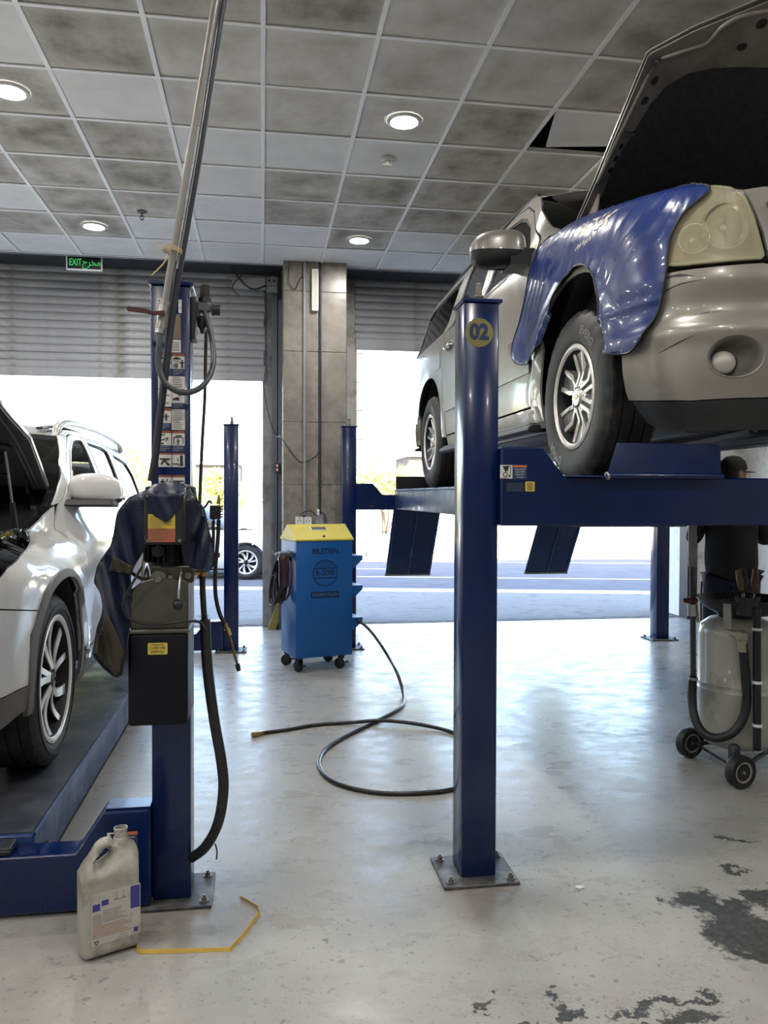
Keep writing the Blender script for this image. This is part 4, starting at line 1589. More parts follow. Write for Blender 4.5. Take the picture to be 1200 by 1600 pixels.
def seat(parent, x, y, z, m):
    bm = box(bmesh.new(), (x, y, z + 0.12), (0.48, 0.5, 0.2), 0.06, None, 3)
    box(bm, (x, y + 0.27, z + 0.48), (0.46, 0.16, 0.62), 0.06, Matrix.Rotation(-0.25, 4, 'X'), 3)
    box(bm, (x, y + 0.37, z + 0.87), (0.26, 0.10, 0.17), 0.04, Matrix.Rotation(-0.15, 4, 'X'), 3)
    return obj('seat', bm, m, parent, 50)


def greenhouse(car, S, pillar, rail, paint, glass_m, bow, crown, hw_screen=None):
    """roof and windscreen between the two flanks; pillar, rail: lists of (t, z) on the flank"""
    pl = spline([(a, b, 0) for a, b in pillar], 5)
    ra = spline([(a, b, 0) for a, b in rail], 6)

    def rows(line, bowf, crownf, d, nv=17):
        out = []
        for i, p in enumerate(line):
            v, u, z = S.local(p.x, p.y, 0.0)
            f = i / (len(line) - 1)
            r = []
            for j in range(nv):
                q = -1 + 2 * j / (nv - 1)
                w_ = 1 - abs(q) ** 2.4
                r.append(Vector((q * v, u - bowf(f) * w_ + (d if d else 0), z + crownf(f) * w_ - d * 0.6)))
            out.append(r)
        return out

    def sheet(name, R, m, th):
        bm = bmesh.new()
        A = [[bm.verts.new(p) for p in r] for r in R]
        B = [[bm.verts.new(p - Vector((0, -th * 0.3, th))) for p in r] for r in R]
        n, k = len(A), len(A[0])
        for i in range(n - 1):
            for j in range(k - 1):
                bm.faces.new((A[i][j], A[i][j + 1], A[i + 1][j + 1], A[i + 1][j]))
                bm.faces.new((B[i][j + 1], B[i][j], B[i + 1][j], B[i + 1][j + 1]))
        for i in range(n - 1):
            bm.faces.new((A[i][0], A[i + 1][0], B[i + 1][0], B[i][0]))
            bm.faces.new((A[i + 1][-1], A[i][-1], B[i][-1], B[i + 1][-1]))
        for j in range(k - 1):
            bm.faces.new((A[0][j + 1], A[0][j], B[0][j], B[0][j + 1]))
            bm.faces.new((A[-1][j], A[-1][j + 1], B[-1][j + 1], B[-1][j]))
        return obj(name, bm, m, car, 40)
    ws = sheet('windscreen', rows(pl, lambda f: bow, lambda f: crown[0] + (crown[1] - crown[0]) * f, 0.004), glass_m, 0.006)
    # black band round the glass
    rf = sheet('roof', rows(ra, lambda f: bow * max(0, 1 - f * 2.5) - 0.12 * sm(0.75, 1, f), lambda f: crown[1] + (crown[2] - crown[1]) * sm(0, 0.4, f), 0.0), paint, 0.02)
    return ws, rf


def hood_fn(S_side, hinge, ang, crown=0.03, bow=0.0):
    """(a forward from the hinge, b lateral, d above the panel) -> car-local point"""
    ca, sa = math.cos(ang), math.sin(ang)

    def fn(b, a, d):
        h = d + crown * (1 - (b / 0.85) ** 2) + bow * math.sin(min(1, max(0, a / 1.2)) * PI) 
        return Vector((b, hinge[0] - a * ca + h * sa * 1.0, hinge[1] + a * sa + h * ca))
    return fn


def sheet2d(parent, name, poly, m, fn, d0, d1, step=0.08, holes=(), fine=0.04, smooth=40):
    vo, fo = cdt(dense(poly, fine), step, [dense(h, fine) for h in holes])
    bm = map_sheet(bmesh.new(), vo, fo, fn, d0, d1)
    return obj(name, bm, m, parent, smooth)


def mirror_poly(half):
    """half outline with b >= 0 from the centre line at the front to the centre line at the hinge -> full outline"""
    return half + [(-b, a) for b, a in reversed(half) if abs(b) > 1e-6]

# ------------------------------------------------------------------ silver SUV on the raised lift
M_silver = mat('pewter_paint', (0.245, 0.235, 0.208), 0.34, 0.35, var=0.04, vscale=3, coat=0.5, rvar=0.05)
M_trim = mat('black_trim', (0.018, 0.019, 0.022), 0.5, var=0.2, vscale=8)
M_glassd = glass('dusty_tinted_glass', (0.16, 0.17, 0.165), 0.06, 1.55, 0.9)
M_int = mat('dark_interior', (0.025, 0.025, 0.028), 0.7, var=0.2)
M_under = mat('underbody', (0.022, 0.022, 0.025), 0.7, var=0.3, vscale=5)
M_chrome = mat('chrome', (0.70, 0.70, 0.70), 0.08, 1.0)
S = SILVER_SKIN
suv = thing('silver_suv', 'large pewter silver SUV raised on the right lift with its bonnet open', 'car', (S.xc, S.yf, S.z0))
AX1, AX2, WR = 0.98, 4.28, 0.41
arch1 = ellipse(0.92, 0.40, 0.485, 0.57, PI, 0, 30, 0.9)
arch2 = ellipse(4.23, 0.40, 0.50, 0.57, PI, 0, 30, 0.9)
rail = [(1.93, 1.735), (2.15, 1.80), (2.5, 1.845), (3.2, 1.865), (4.2, 1.86), (5.0, 1.83), (5.42, 1.76)]
pillar = [(1.555, 1.395), (1.64, 1.455), (1.70, 1.54), (1.80, 1.645), (1.93, 1.735)]
# flank
fend = [(0.245, 0.815), (0.445, 0.62), (0.438, 0.41)] + arch1[1:-1] + [(1.405, 0.41), (1.41, 0.33), (1.515, 0.33), (1.52, 0.75), (1.545, 1.25), (1.605, 1.335), (1.555, 1.395), (1.40, 1.385), (1.15, 1.33), (0.85, 1.285), (0.55, 1.235), (0.36, 1.19), (0.27, 1.14), (0.225, 1.06)]
panel(suv, 'fender', S, fend, M_silver)
win1 = [(1.69, 1.275), (1.745, 1.385), (1.86, 1.525), (2.02, 1.63), (2.22, 1.70), (2.54, 1.745), (2.585, 1.735), (2.56, 1.275)]
door1 = [(1.525, 0.43), (2.665, 0.43), (2.665, 1.80), (2.40, 1.785), (2.13, 1.735), (1.90, 1.622), (1.75, 1.478), (1.615, 1.325), (1.555, 1.245), (1.528, 0.75)]
panel(suv, 'front_door', S, door1, M_silver, holes=[win1])
win2 = [(2.76, 1.275), (2.755, 1.74), (3.45, 1.755), (3.52, 1.73), (3.50, 1.275)]
door2 = [(2.675, 0.43), (3.64, 0.43)] + [(x, z) for x, z in arch2 if x < 3.86][1:] + [(3.84, 0.93), (3.70, 1.05), (3.64, 1.275), (3.63, 1.79), (3.2, 1.812), (2.675, 1.802)]
door2 = [(2.675, 0.43), (3.62, 0.43), (3.64, 0.60), (3.72, 0.80), (3.72, 1.0), (3.66, 1.275), (3.63, 1.795), (3.2, 1.812), (2.675, 1.802)]
panel(suv, 'rear_door', S, door2, M_silver, holes=[win2])
win3 = [(3.78, 1.285), (3.76, 1.75), (4.95, 1.745), (5.12, 1.68), (5.15, 1.285)]
quart = [(3.63, 0.41), (3.73, 0.42)] + arch2[1:-1] + [(4.73, 0.42), (5.3, 0.44), (5.8, 0.44), (5.85, 1.2), (5.6, 1.75), (5.42, 1.762), (5.0, 1.80), (4.2, 1.815), (3.64, 1.805), (3.67, 1.275), (3.73, 1.0), (3.73, 0.8), (3.65, 0.6)]
panel(suv, 'quarter_panel', S, quart, M_silver, holes=[win3])
# strip between door tops and roof, pillar beside the windscreen
strip_ = [(1.615, 1.345)] + [(1.75, 1.492), (1.90, 1.634), (2.13, 1.745), (2.40, 1.795), (2.675, 1.812), (3.2, 1.822), (4.2, 1.822), (5.0, 1.808), (5.42, 1.768)] + list(reversed(rail)) + [(1.80, 1.645), (1.70, 1.54), (1.64, 1.455), (1.555, 1.397)]
panel(suv, 'roof_side', S, strip_, M_silver, 0.05)
for nm, w_ in (('side_window', win1), ('side_window', win2), ('quarter_window', win3)):
    panel(suv, nm, S, w_, M_glassd, 0.1, 0.012, 0.004)
for w_ in (win1, win2, win3):
    c = Vector((sum(p[0] for p in w_) / len(w_), sum(p[1] for p in w_) / len(w_)))
    inner = [tuple(Vector(p) + (c - Vector(p)).normalized() * 0.028) for p in w_]
    panel(suv, 'window_seal', S, w_, M_trim, 0.2, 0.006, 0.008, holes=[inner])
# bright belt moulding
panel(suv, 'belt_moulding', S, [(1.64, 1.258), (3.55, 1.258), (3.55, 1.274), (1.68, 1.274)], M_chrome, 0.3, -0.006, 0.01)
# door lower moulding and sill
panel(suv, 'door_moulding', S, [(1.54, 0.615), (2.655, 0.615), (2.655, 0.685), (1.55, 0.685)], M_silver, 0.1, -0.012, 0.014)
panel(suv, 'door_moulding', S, [(2.685, 0.615), (3.62, 0.615), (3.66, 0.685), (2.685, 0.685)], M_silver, 0.1, -0.012, 0.014)
panel(suv, 'sill', S, [(1.42, 0.30), (3.66, 0.30), (3.64, 0.42), (1.42, 0.42)], M_silver, 0.1, 0.006, 0.02)
for s in (-1, 1):
    bm = prism(bmesh.new(), [(s * 0.86, 0.285), (s * 0.99, 0.275), (s * 1.01, 0.30), (s * 0.99, 0.325), (s * 0.86, 0.33)], lambda a, b, d: Vector((a, d, b)), 1.46, 3.66, 0.008)
    rb = obj('running_board', bm, M_trim, suv, 30)
    obj('tread_strip', bx(*sorted((s * 0.90, s * 0.985)), 1.5, 3.62, 0.326, 0.334), mat('tread_grey', (0.09, 0.09, 0.10), 0.5), rb, 0)
# wheel arch lip and liners
for cx, arch in ((0.92, arch1), (4.23, arch2)):
    for s in (1, -1):
        bm = bmesh.new()
        pr_ = [(cx + (x - cx) * 1.0, z) for x, z in arch]
        for v0, v1 in ((0.52, 0.895),):
            A = [bm.verts.new((S.side * s * v0, x, z)) for x, z in pr_]
            B = [bm.verts.new((S.side * s * v1, x, z)) for x, z in pr_]
            A2 = [bm.verts.new((S.side * s * v0, cx + (x - cx) * 1.04, 0.4 + (z - 0.4) * 1.04)) for x, z in pr_]
            B2 = [bm.verts.new((S.side * s * v1, cx + (x - cx) * 1.04, 0.4 + (z - 0.4) * 1.04)) for x, z in pr_]
            for i in range(len(A) - 1):
                bm.faces.new((A[i], A[i + 1], B[i + 1], B[i]))
                bm.faces.new((A2[i], A2[i + 1], B2[i + 1], B2[i]))
                bm.faces.new((B[i], B[i + 1], B2[i + 1], B2[i]))
            bm.faces.new([A[i] for i in range(len(A))])
        obj('arch_liner', bm, M_under, suv, 40)
# nose: bumper, valance, lamps, grille
fogh = ellipse(-0.055, 0.455, 0.098, 0.075, n=26)
bump_half = [(S.t0, 0.315), (0.10, 0.30), (0.30, 0.315), (0.435, 0.33), (0.442, 0.60), (0.243, 0.80), (0.0, 0.802), (-0.16, 0.808), (-0.20, 0.80), (S.t0, 0.80)]
panel(suv, 'front_bumper', S, bump_half, M_silver, (0.05, 0.022), 0.0, 0.012, holes=[fogh], merge=True)
for q in ([(0.255, 0.775), (0.19, 0.782), (0.10, 0.775), (0.16, 0.790), (0.22, 0.786)], [(0.235, 0.725), (0.17, 0.745), (0.07, 0.757), (0.15, 0.752), (0.21, 0.738)], [(0.13, 0.622), (0.05, 0.630), (-0.02, 0.634), (0.05, 0.6335)], [(0.24, 0.49), (0.14, 0.521), (0.09, 0.543), (0.15, 0.523)]):
    panel(suv, 'scuff', S, q, M_trim, 0.3, -0.0008, 0.002, sides=(1,))
panel(suv, 'front_valance', S, [(S.t0, 0.19), (0.30, 0.19), (0.40, 0.235), (0.425, 0.325), (0.30, 0.31), (0.10, 0.296), (S.t0, 0.31)], M_trim, 0.06, 0.004, 0.012, merge=True)
# recessed fog lamp bowls: rim, bowl and lens
bowl_m = mat('fog_bowl', (0.17, 0.165, 0.15), 0.5, var=0.15)
for s in (1, -1):
    bm = bmesh.new()
    rg = []
    for k, (sc, dd) in enumerate(((1.04, -0.004), (1.0, 0.0), (0.93, 0.02), (0.86, 0.05), (0.6, 0.075), (0.0, 0.08))):
        rg.append([bm.verts.new(Vector((lambda q: (S.side * s * q[0], q[1], q[2]))(S.local(-0.055 + (x + 0.055) * sc, 0.455 + (z - 0.455) * sc, dd)))) for x, z in fogh])
    for k in range(len(rg) - 1):
        for i in range(len(fogh)):
            j = (i + 1) % len(fogh)
            bm.faces.new((rg[k][i], rg[k][j], rg[k + 1][j], rg[k + 1][i]))
    bmesh.ops.remove_doubles(bm, verts=bm.verts, dist=1e-5)
    fb = obj('fog_lamp', bm, bowl_m, suv, 50)
    q = S.local(-0.013, 0.437, 0.03)
    nrm = S.plan(-0.013)
    ax = Vector((S.side * s * nrm[3], nrm[2], 0)).normalized()
    c = Vector((S.side * s * q[0], q[1], q[2]))
    Mz = Matrix.Translation(c) @ ax.to_track_quat('Z', 'Y').to_matrix().to_4x4()
    bm = lathe(bmesh.new(), [(0, 0.034), (0.022, 0.031), (0.038, 0.022), (0.0455, 0.008), (0.0455, -0.04)], 28, Mz)
    obj('lens', bm, mat('fog_lens', (0.36, 0.355, 0.32), 0.12, 0.1, coat=0.8, var=0.08, vscale=30), fb, 50)
    bm = lathe(bmesh.new(), [(0.046, -0.04), (0.046, 0.011), (0.051, 0.008), (0.053, -0.04)], 28, Mz)
    obj('bezel', bm, M_trim, fb, 50)
# head lamps
hl = [(0.246, 0.838), (0.236, 0.95), (0.215, 1.05), (0.17, 1.115), (0.105, 1.145), (0.03, 1.152), (-0.055, 1.128), (-0.105, 1.08), (-0.130, 1.0), (-0.152, 0.90), (-0.163, 0.842), (-0.15, 0.828), (0.02, 0.822), (0.15, 0.825)]
hl = [(a, b) for a, b in hl]
M_lens = bpy.data.materials.new('hazed_lamp_lens')
M_lens.use_nodes = True
_n = M_lens.node_tree
_b = _n.nodes['Principled BSDF']
_b.inputs['Base Color'].default_value = (0.50, 0.475, 0.32, 1)
_b.inputs['Roughness'].default_value = 0.14
_b.inputs['Coat Weight'].default_value = 0.6
_b.inputs['Alpha'].default_value = 0.30
M_refl = mat('lamp_reflector', (0.62, 0.60, 0.46), 0.18, 0.9, var=0.2, vscale=10)
lamps = panel(suv, 'headlamp', S, hl, M_lens, 0.035, -0.004, 0.004, fine=0.02)
for s, lamp in zip((1, -1), lamps):
    sc = [(0.04 + (a - 0.04) * 0.97, 0.98 + (b - 0.98) * 0.97) for a, b in hl]
    vo, fo = cdt(dense(sc, 0.03), 0.05)
    bm = bmesh.new()
    f_ = lambda x, y, dd: Vector((lambda q: (S.side * s * q[0], q[1], q[2]))(S.local(x, y, dd)))
    map_sheet(bm, vo, fo, f_, 0.06, 0.07)
    ecp = dense(sc, 0.03)
    A = [bm.verts.new(f_(x, y, 0.004)) for x, y in ecp]
    B = [bm.verts.new(f_(x, y, 0.065)) for x, y in ecp]
    for i in range(len(A)):
        j = (i + 1) % len(A)
        bm.faces.new((A[i], A[j], B[j], B[i]))
    obj('lamp_housing', bm, mat('lamp_housing', (0.30, 0.285, 0.20), 0.3, 0.4, var=0.3, vscale=9), lamp, 40)
    for (tt, zz, rad) in ((-0.02, 0.97, 0.085), (0.13, 0.93, 0.055)):
        q = S.local(tt, zz, 0.055)
        nr = S.plan(tt)
        ax = Vector((S.side * s * nr[3] * 0.6, nr[2] - 0.3, 0)).normalized()
        Mz = Matrix.Translation((S.side * s * q[0], q[1], q[2])) @ ax.to_track_quat('Z', 'Y').to_matrix().to_4x4()
        bm = lathe(bmesh.new(), [(0.006, -0.03), (rad * 0.5, -0.02), (rad * 0.85, 0.01), (rad, 0.036), (rad * 1.06, 0.036), (rad * 1.06, -0.02)], 28, Mz)
        lathe(bm, [(0, 0.012), (0.014, 0.006), (0.018, -0.03)], 14, Mz)
        obj('reflector', bm, M_refl, lamp, 50)
    am = [(0.225, 0.85), (0.215, 0.93), (0.165, 0.90), (0.15, 0.85)]
    vo, fo = cdt(dense(am, 0.03), 0.05)
    obj('amber_marker', map_sheet(bmesh.new(), vo, fo, f_, 0.02, 0.03), mat('amber_lens', (0.30, 0.10, 0.02), 0.25, coat=0.5), lamp, 40)
    ring = [(0.04 + (a - 0.04) * 1.02, 0.985 + (b - 0.985) * 1.03) for a, b in hl]
    inn = [(0.04 + (a - 0.04) * 0.955, 0.985 + (b - 0.985) * 0.945) for a, b in hl]
    vo, fo = cdt(dense(ring, 0.02), None, [dense(inn, 0.02)])
    obj('lamp_rim', map_sheet(bmesh.new(), vo, fo, f_, -0.007, 0.006), M_lens, lamp, 40)
gr_half = [(S.t0, 0.825), (-0.22, 0.825), (-0.185, 0.84), (-0.17, 0.93), (-0.135, 1.05), (-0.11, 1.115), (-0.20, 1.13), (S.t0, 1.14)]
gin = [(S.t0 - 0.01, 0.87), (-0.25, 0.87), (-0.215, 0.95), (-0.19, 1.05), (-0.24, 1.09), (S.t0 - 0.01, 1.095)]
panel(suv, 'grille_surround', S, gr_half, M_silver, 0.05, 0.0, 0.02, merge=True)
panel(suv, 'grille', S, gin[:-1] + [(S.t0, 1.095)], M_trim, 0.06, -0.004, 0.012, merge=True)
for k in range(4):
    z = 0.90 + k * 0.055
    panel(suv, 'grille_bar', S, [(S.t0, z), (-0.25, z), (-0.25, z + 0.018), (S.t0, z + 0.018)], M_chrome, 0.1, -0.012, 0.01, merge=True)
# tail
panel(suv, 'rear_bumper', S, [(4.76, 0.40), (4.78, 0.62), (5.5, 0.64), (S.t1, 0.64), (S.t1, 0.40)], M_silver, 0.08, -0.012, 0.02, merge=True)
panel(suv, 'tailgate', S, [(5.86, 0.65), (5.86, 1.2), (5.62, 1.75), (S.t1, 1.75), (S.t1, 0.65)], M_silver, 0.1, 0.0, 0.015, merge=True)
panel(suv, 'tail_lamp', S, [(5.52, 0.82), (5.52, 1.20), (5.70, 1.20), (5.72, 0.82)], mat('tail_lamp_red', (0.35, 0.02, 0.02), 0.15, coat=0.6), 0.08, -0.006, 0.01)
ws, rf = greenhouse(suv, S, pillar, rail, M_silver, M_glassd, 0.14, (0.012, 0.03, 0.055))
for s in (-1, 1):
    pts = [(s * 0.62, 2.4, 1.895), (s * 0.63, 2.5, 1.935), (s * 0.63, 3.5, 1.955), (s * 0.62, 4.7, 1.935), (s * 0.61, 4.85, 1.895)]
    obj('roof_rail', tube(bmesh.new(), pts, 0.016, 8), M_trim, suv, 60)
# mirrors: painted cap over a black lower shell
for s in (1, -1):
    k = S.side * s
    c = Vector((k * 1.105, 1.70, 1.33))

    def mf(p):
        q = p.copy()
        e = (abs(q.x) - 1.105) / 0.15
        q.y += 0.03 * e * e + 0.025 * e
        q.z += -0.012 * e
        return q
    bm = blobbox(bmesh.new(), c, (0.30, 0.17, 0.205), 0.62, 28, mf)
    lo = blobbox(bmesh.new(), c, (0.30, 0.17, 0.205), 0.62, 28, mf)
    bmesh.ops.bisect_plane(bm, geom=bm.verts[:] + bm.edges[:] + bm.faces[:], plane_co=(0, 1.70, 1.325), plane_no=(0.0, -0.15, 1), clear_inner=True)
    bmesh.ops.bisect_plane(lo, geom=lo.verts[:] + lo.edges[:] + lo.faces[:], plane_co=(0, 1.70, 1.325), plane_no=(0.0, -0.15, 1), clear_outer=True)
    for v in lo.verts:
        v.co = c + (v.co - c) * 0.985
    mr = obj('door_mirror', lo, mat('mirror_black', (0.007, 0.0075, 0.009), 0.5, spec=0.3), suv, 50)
    obj('mirror_cap', bm, M_silver, mr, 60)
    arm = prism(bmesh.new(), [(1.60, 1.225), (1.80, 1.225), (1.78, 1.33), (1.64, 1.33)], YZ, *sorted((k * 0.86, k * 1.06)))
    obj('mirror_arm', arm, M_trim, mr, 20)
    obj('mirror_glass', bx(*sorted((k * 0.985, k * 1.235)), 1.778, 1.784, 1.235, 1.375, 0.004), M_chrome, mr, 0)
# door handles and the model letters on the door
for ta in (2.50, 3.42):
    for s in (1, -1):
        k = S.side * s
        q = S.local(ta, 1.10, 0)
        bm = tube(bmesh.new(), [(k * (q[0] - 0.005), ta - 0.10, 1.11), (k * (q[0] + 0.03), ta - 0.07, 1.112), (k * (q[0] + 0.036), ta, 1.112), (k * (q[0] + 0.03), ta + 0.07, 1.108), (k * (q[0] - 0.005), ta + 0.10, 1.105)], 0.016, 10)
        h = obj('door_handle', bm, M_chrome, suv, 60)
        obj('handle_cup', lathe(bmesh.new(), [(0, 0.0), (0.05, 0.0), (0.055, -0.004)], 20, Matrix.Translation((k * (q[0] + 0.001), ta, 1.105)) @ Matrix.Rotation(PI / 2 * k, 4, 'Y')), M_trim, h, 40)
bm = bmesh.new()
for s in (1,):
    lettering(bm, 'YU', 0.085, lambda a, b: Vector((lambda q: (S.side * q[0], q[1], q[2]))(S.local(1.86 + a * -S.side * -1 * (1 if S.side < 0 else -1), 0.80 + b, -0.006))), 0.004)
obj('door_lettering', bm, M_chrome, suv, 0, normals=False)
panel(suv, 'fuel_door', S, [(3.80, 1.0), (3.96, 1.0), (3.96, 1.16), (3.80, 1.16)], M_silver, 0.1, -0.003, 0.004, sides=(1,))
# wheels
for ax in (AX1, AX2):
    for s in (1, -1):
        k = S.side * s
        wd = (('DYNA', 3.75, 0.058), ('EVERG', 0.62, 0.058)) if s == 1 else ()
        wheel(suv, k * (0.955 - 0.13), ax, WR, k, WR, 0.262, 0.246, 'six', wd)
# mud flap strip seen behind the rear wheel, floor, engine bay, cabin
obj('underbody', bx(-0.80, 0.80, 0.35, 5.4, 0.30, 0.46, 0.03), M_under, suv, 0)
bm = bx(-0.62, 0.62, 0.25, 0.6, 0.27, 0.33, 0.02)
box(bm, (0, 0.98, 0.36), (1.5, 0.12, 0.10), 0.02)
box(bm, (0, 4.28, 0.38), (1.5, 0.12, 0.12), 0.03)
blobbox(bm, (0, 4.28, 0.38), (0.34, 0.34, 0.3), 0.8)
for x in (-0.35, 0.35):
    box(bm, (x, 2.4, 0.30), (0.12, 3.0, 0.12), 0.02)
tube(bm, [(0.2, 1.2, 0.3), (0.25, 2.2, 0.27), (0.3, 3.6, 0.3), (0.5, 4.8, 0.36)], 0.035, 8)
obj('chassis', bm, mat('chassis_grey', (0.07, 0.07, 0.07), 0.55, 0.3, var=0.3), suv, 30)
bm = bx(-0.80, 0.80, 0.35, 1.42, 0.45, 0.95)
bx(-0.82, 0.82, 1.34, 1.60, 0.4, 1.35, 0.02, 1, bm)
obj('engine_bay', bm, M_under, suv, 0)
bm = box(bmesh.new(), (0, 0.85, 1.02), (0.7, 0.6, 0.16), 0.05, None, 2)
for x in (-0.2, 0.05, 0.3):
    tube(bm, [(x, 0.5, 1.0), (x + 0.05, 0.42, 1.12), (x + 0.2, 0.40, 1.14), (x + 0.32, 0.45, 1.02)], 0.028, 8)
tube(bm, [(-0.55, 0.36, 1.10), (-0.40, 0.30, 1.16), (-0.2, 0.29, 1.165), (0.1, 0.30, 1.16)], 0.03, 8)
obj('engine', bm, mat('engine_grey', (0.10, 0.10, 0.10), 0.5, 0.3, var=0.4), suv, 40)
obj('radiator_panel', bx(-0.66, 0.66, 0.16, 0.26, 0.85, 1.12, 0.015), M_silver, suv, 0)
obj('cabin_floor', bx(-0.84, 0.84, 1.5, 5.35, 0.44, 0.60), M_int, suv, 0)
bm = prism(bmesh.new(), [(1.48, 1.0), (1.48, 1.36), (1.75, 1.33), (1.95, 1.18), (1.90, 0.95)], YZ, -0.78, 0.78)
obj('dashboard', bm, M_int, suv, 30)
for x in (-0.42, 0.42):
    seat(suv, x, 2.35, 0.72, M_int)
obj('rear_bench', box(box(bmesh.new(), (0, 3.35, 0.84), (1.4, 0.5, 0.22), 0.06, None, 2), (0, 3.66, 1.2), (1.4, 0.16, 0.62), 0.06, Matrix.Rotation(-0.2, 4, 'X'), 2), M_int, suv, 50)
# open bonnet
hf = hood_fn(1, (4.10 - S.yf, 2.95 - S.z0), math.radians(28.5), 0.0)
half = [(0.0, 1.345), (0.2, 1.325), (0.38, 1.24), (0.51, 1.165), (0.63, 1.095), (0.775, 0.985), (0.785, 0.97), (0.775, 0.6), (0.765, 0.3), (0.765, 0.05), (0.70, 0.0), (0.0, -0.03)]
full = mirror_poly(half)
hood = sheet2d(suv, 'bonnet', full, M_silver, lambda b, a, d: hf(b, a, d + 0.02 * (1 - (b / 0.8) ** 2)), 0.010, 0.018)
M_hoodin = mat('bonnet_inner_paint', (0.17, 0.16, 0.145), 0.45, 0.2, var=0.2, vscale=5, dirt=(0.09, 0.085, 0.08), dirt_amt=0.4, dirt_scale=4)
pad_half = [(0.0, 0.965), (0.2, 0.962), (0.334, 0.955), (0.456, 0.937), (0.559, 0.902), (0.63, 0.835), (0.66, 0.743), (0.672, 0.648), (0.695, 0.498), (0.70, 0.37), (0.69, 0.20), (0.62, 0.10), (0.0, 0.08)]
pad = mirror_poly(pad_half)
hl_pts = [(0.860, -0.699, .020, .030), (0.762, -0.702, .020, .030), (0.517, -0.713, .014, .026), (0.45, -0.713, .014, .026), (0.381, -0.713, .016, .026), (1.044, -0.382, .03, .024), (1.147, -0.351, .032, .03)]
hh = []
for a, b, rb, ra in hl_pts:
    for s in (1, -1):
        hh.append(ellipse(s * b, a, rb * 0.8, ra * 0.8, n=14))
half_in = [(max(0, b - 0.006), a - 0.004 if a > 0.4 else a) for b, a in half]
inner = sheet2d(hood, 'inner_frame', mirror_poly(half_in), M_hoodin, hf, -0.004, 0.004, 0.07, [pad] + hh)
sheet2d(hood, 'inner_skin', mirror_poly([(b * 0.99, a * 0.99) for b, a in half_in]), M_under, hf, 0.006, 0.010, 0.1)
sheet2d(hood, 'insulation_pad', mirror_poly([(b * 1.01 if b > 0 else 0, a * 1.005) for b, a in pad_half]), mat('insulation_felt', (0.017, 0.018, 0.021), 0.9, var=0.3, vscale=30, bump=0.6, bscale=45), hf, -0.012, 0.0, 0.07)
# stamped ridges of the inner frame
for s in (1, -1):
    bm = tube(bmesh.new(), [hf(s * -0.737, 0.955, -0.006), hf(s * -0.748, 0.62, -0.006), hf(s * -0.752, 0.31, -0.006)], 0.011, 8, 4)
    tube(bm, [hf(s * -0.733, 0.955, -0.006), hf(s * -0.62, 1.013, -0.006), hf(s * -0.55, 1.05, -0.006), hf(s * -0.51, 1.13, -0.006), hf(s * -0.40, 1.19, -0.006), hf(0.0, 1.28, -0.006)], 0.012, 8, 5)
    tube(bm, [hf(s * -0.681, 0.594, -0.005), hf(s * -0.756, 0.597, -0.005)], 0.012, 8, 1)
    obj('frame_ridge', bm, M_hoodin, hood, 60)
    bm = prism(bmesh.new(), [(0.02, -0.16), (0.10, -0.13), (0.24, -0.01), (0.24, 0.0), (0.12, 0.0), (0.03, -0.08)], lambda a, d, x: hf(s * (-0.725 + x), a, d), 0.0, 0.012)
    obj('bonnet_hinge', bm, mat('hinge_dusty', (0.40, 0.36, 0.30), 0.5, 0.3), hood, 20)

# ------------------------------------------------------------------ white SUV on the lowered lift
M_wpaint = mat('white_car_paint', (0.66, 0.66, 0.655), 0.22, var=0.02, coat=0.9, dirt=(0.58, 0.57, 0.55), dirt_amt=0.15)
M_glassl = glass('side_glass', (0.22, 0.24, 0.25), 0.01, 1.5, 1.0)
M_clad = mat('grey_cladding', (0.11, 0.105, 0.10), 0.5, var=0.15, vscale=6)
S = WHITE_SKIN
wsuv = thing('white_suv', 'white SUV standing on the lowered left lift with bonnet raised', 'car', (S.xc, S.yf, S.z0))
AX1, AX2, WR = 0.89, 3.79, 0.392
arch1 = ellipse(0.895, 0.39, 0.40, 0.475, PI, 0, 30, 0.92)
arch2 = ellipse(3.79, 0.39, 0.40, 0.475, PI, 0, 30, 0.92)
rail = [(1.90, 1.595), (2.15, 1.64), (2.5, 1.665), (3.2, 1.665), (3.9, 1.645), (4.5, 1.59), (4.75, 1.52)]
pillar = [(1.42, 1.195), (1.50, 1.285), (1.65, 1.43), (1.90, 1.595)]
fend = [(0.10, 0.83), (0.58, 0.755), (0.50, 0.40)] + arch1[2:-1] + [(1.30, 0.40), (1.38, 0.38), (1.385, 0.75), (1.41, 1.10), (1.43, 1.185), (1.30, 1.125), (1.08, 1.075), (1.055, 1.045), (0.82, 1.025), (0.54, 0.99), (0.38, 0.95), (0.30, 0.905), (0.10, 0.90)]
panel(wsuv, 'fender', S, fend, M_wpaint)
win1 = [(1.56, 1.205), (1.72, 1.315), (1.87, 1.425), (2.03, 1.52), (2.2, 1.585), (2.36, 1.605), (2.52, 1.61), (2.52, 1.20)]
door1 = [(1.392, 0.43), (2.56, 0.43), (2.58, 1.645), (2.35, 1.638), (2.12, 1.60), (1.92, 1.515), (1.76, 1.41), (1.60, 1.29), (1.47, 1.19), (1.418, 1.10), (1.392, 0.75)]
panel(wsuv, 'front_door', S, door1, M_wpaint, holes=[win1])
win2 = [(2.66, 1.20), (2.66, 1.61), (3.22, 1.605), (3.36, 1.585), (3.34, 1.21)]
door2 = [(2.57, 0.43), (3.32, 0.43), (3.40, 0.6), (3.46, 0.85), (3.48, 1.2), (3.44, 1.635), (3.0, 1.648), (2.59, 1.647)]
panel(wsuv, 'rear_door', S, door2, M_wpaint, holes=[win2])
win3 = [(3.55, 1.22), (3.53, 1.575), (4.15, 1.53), (4.40, 1.42), (4.45, 1.26)]
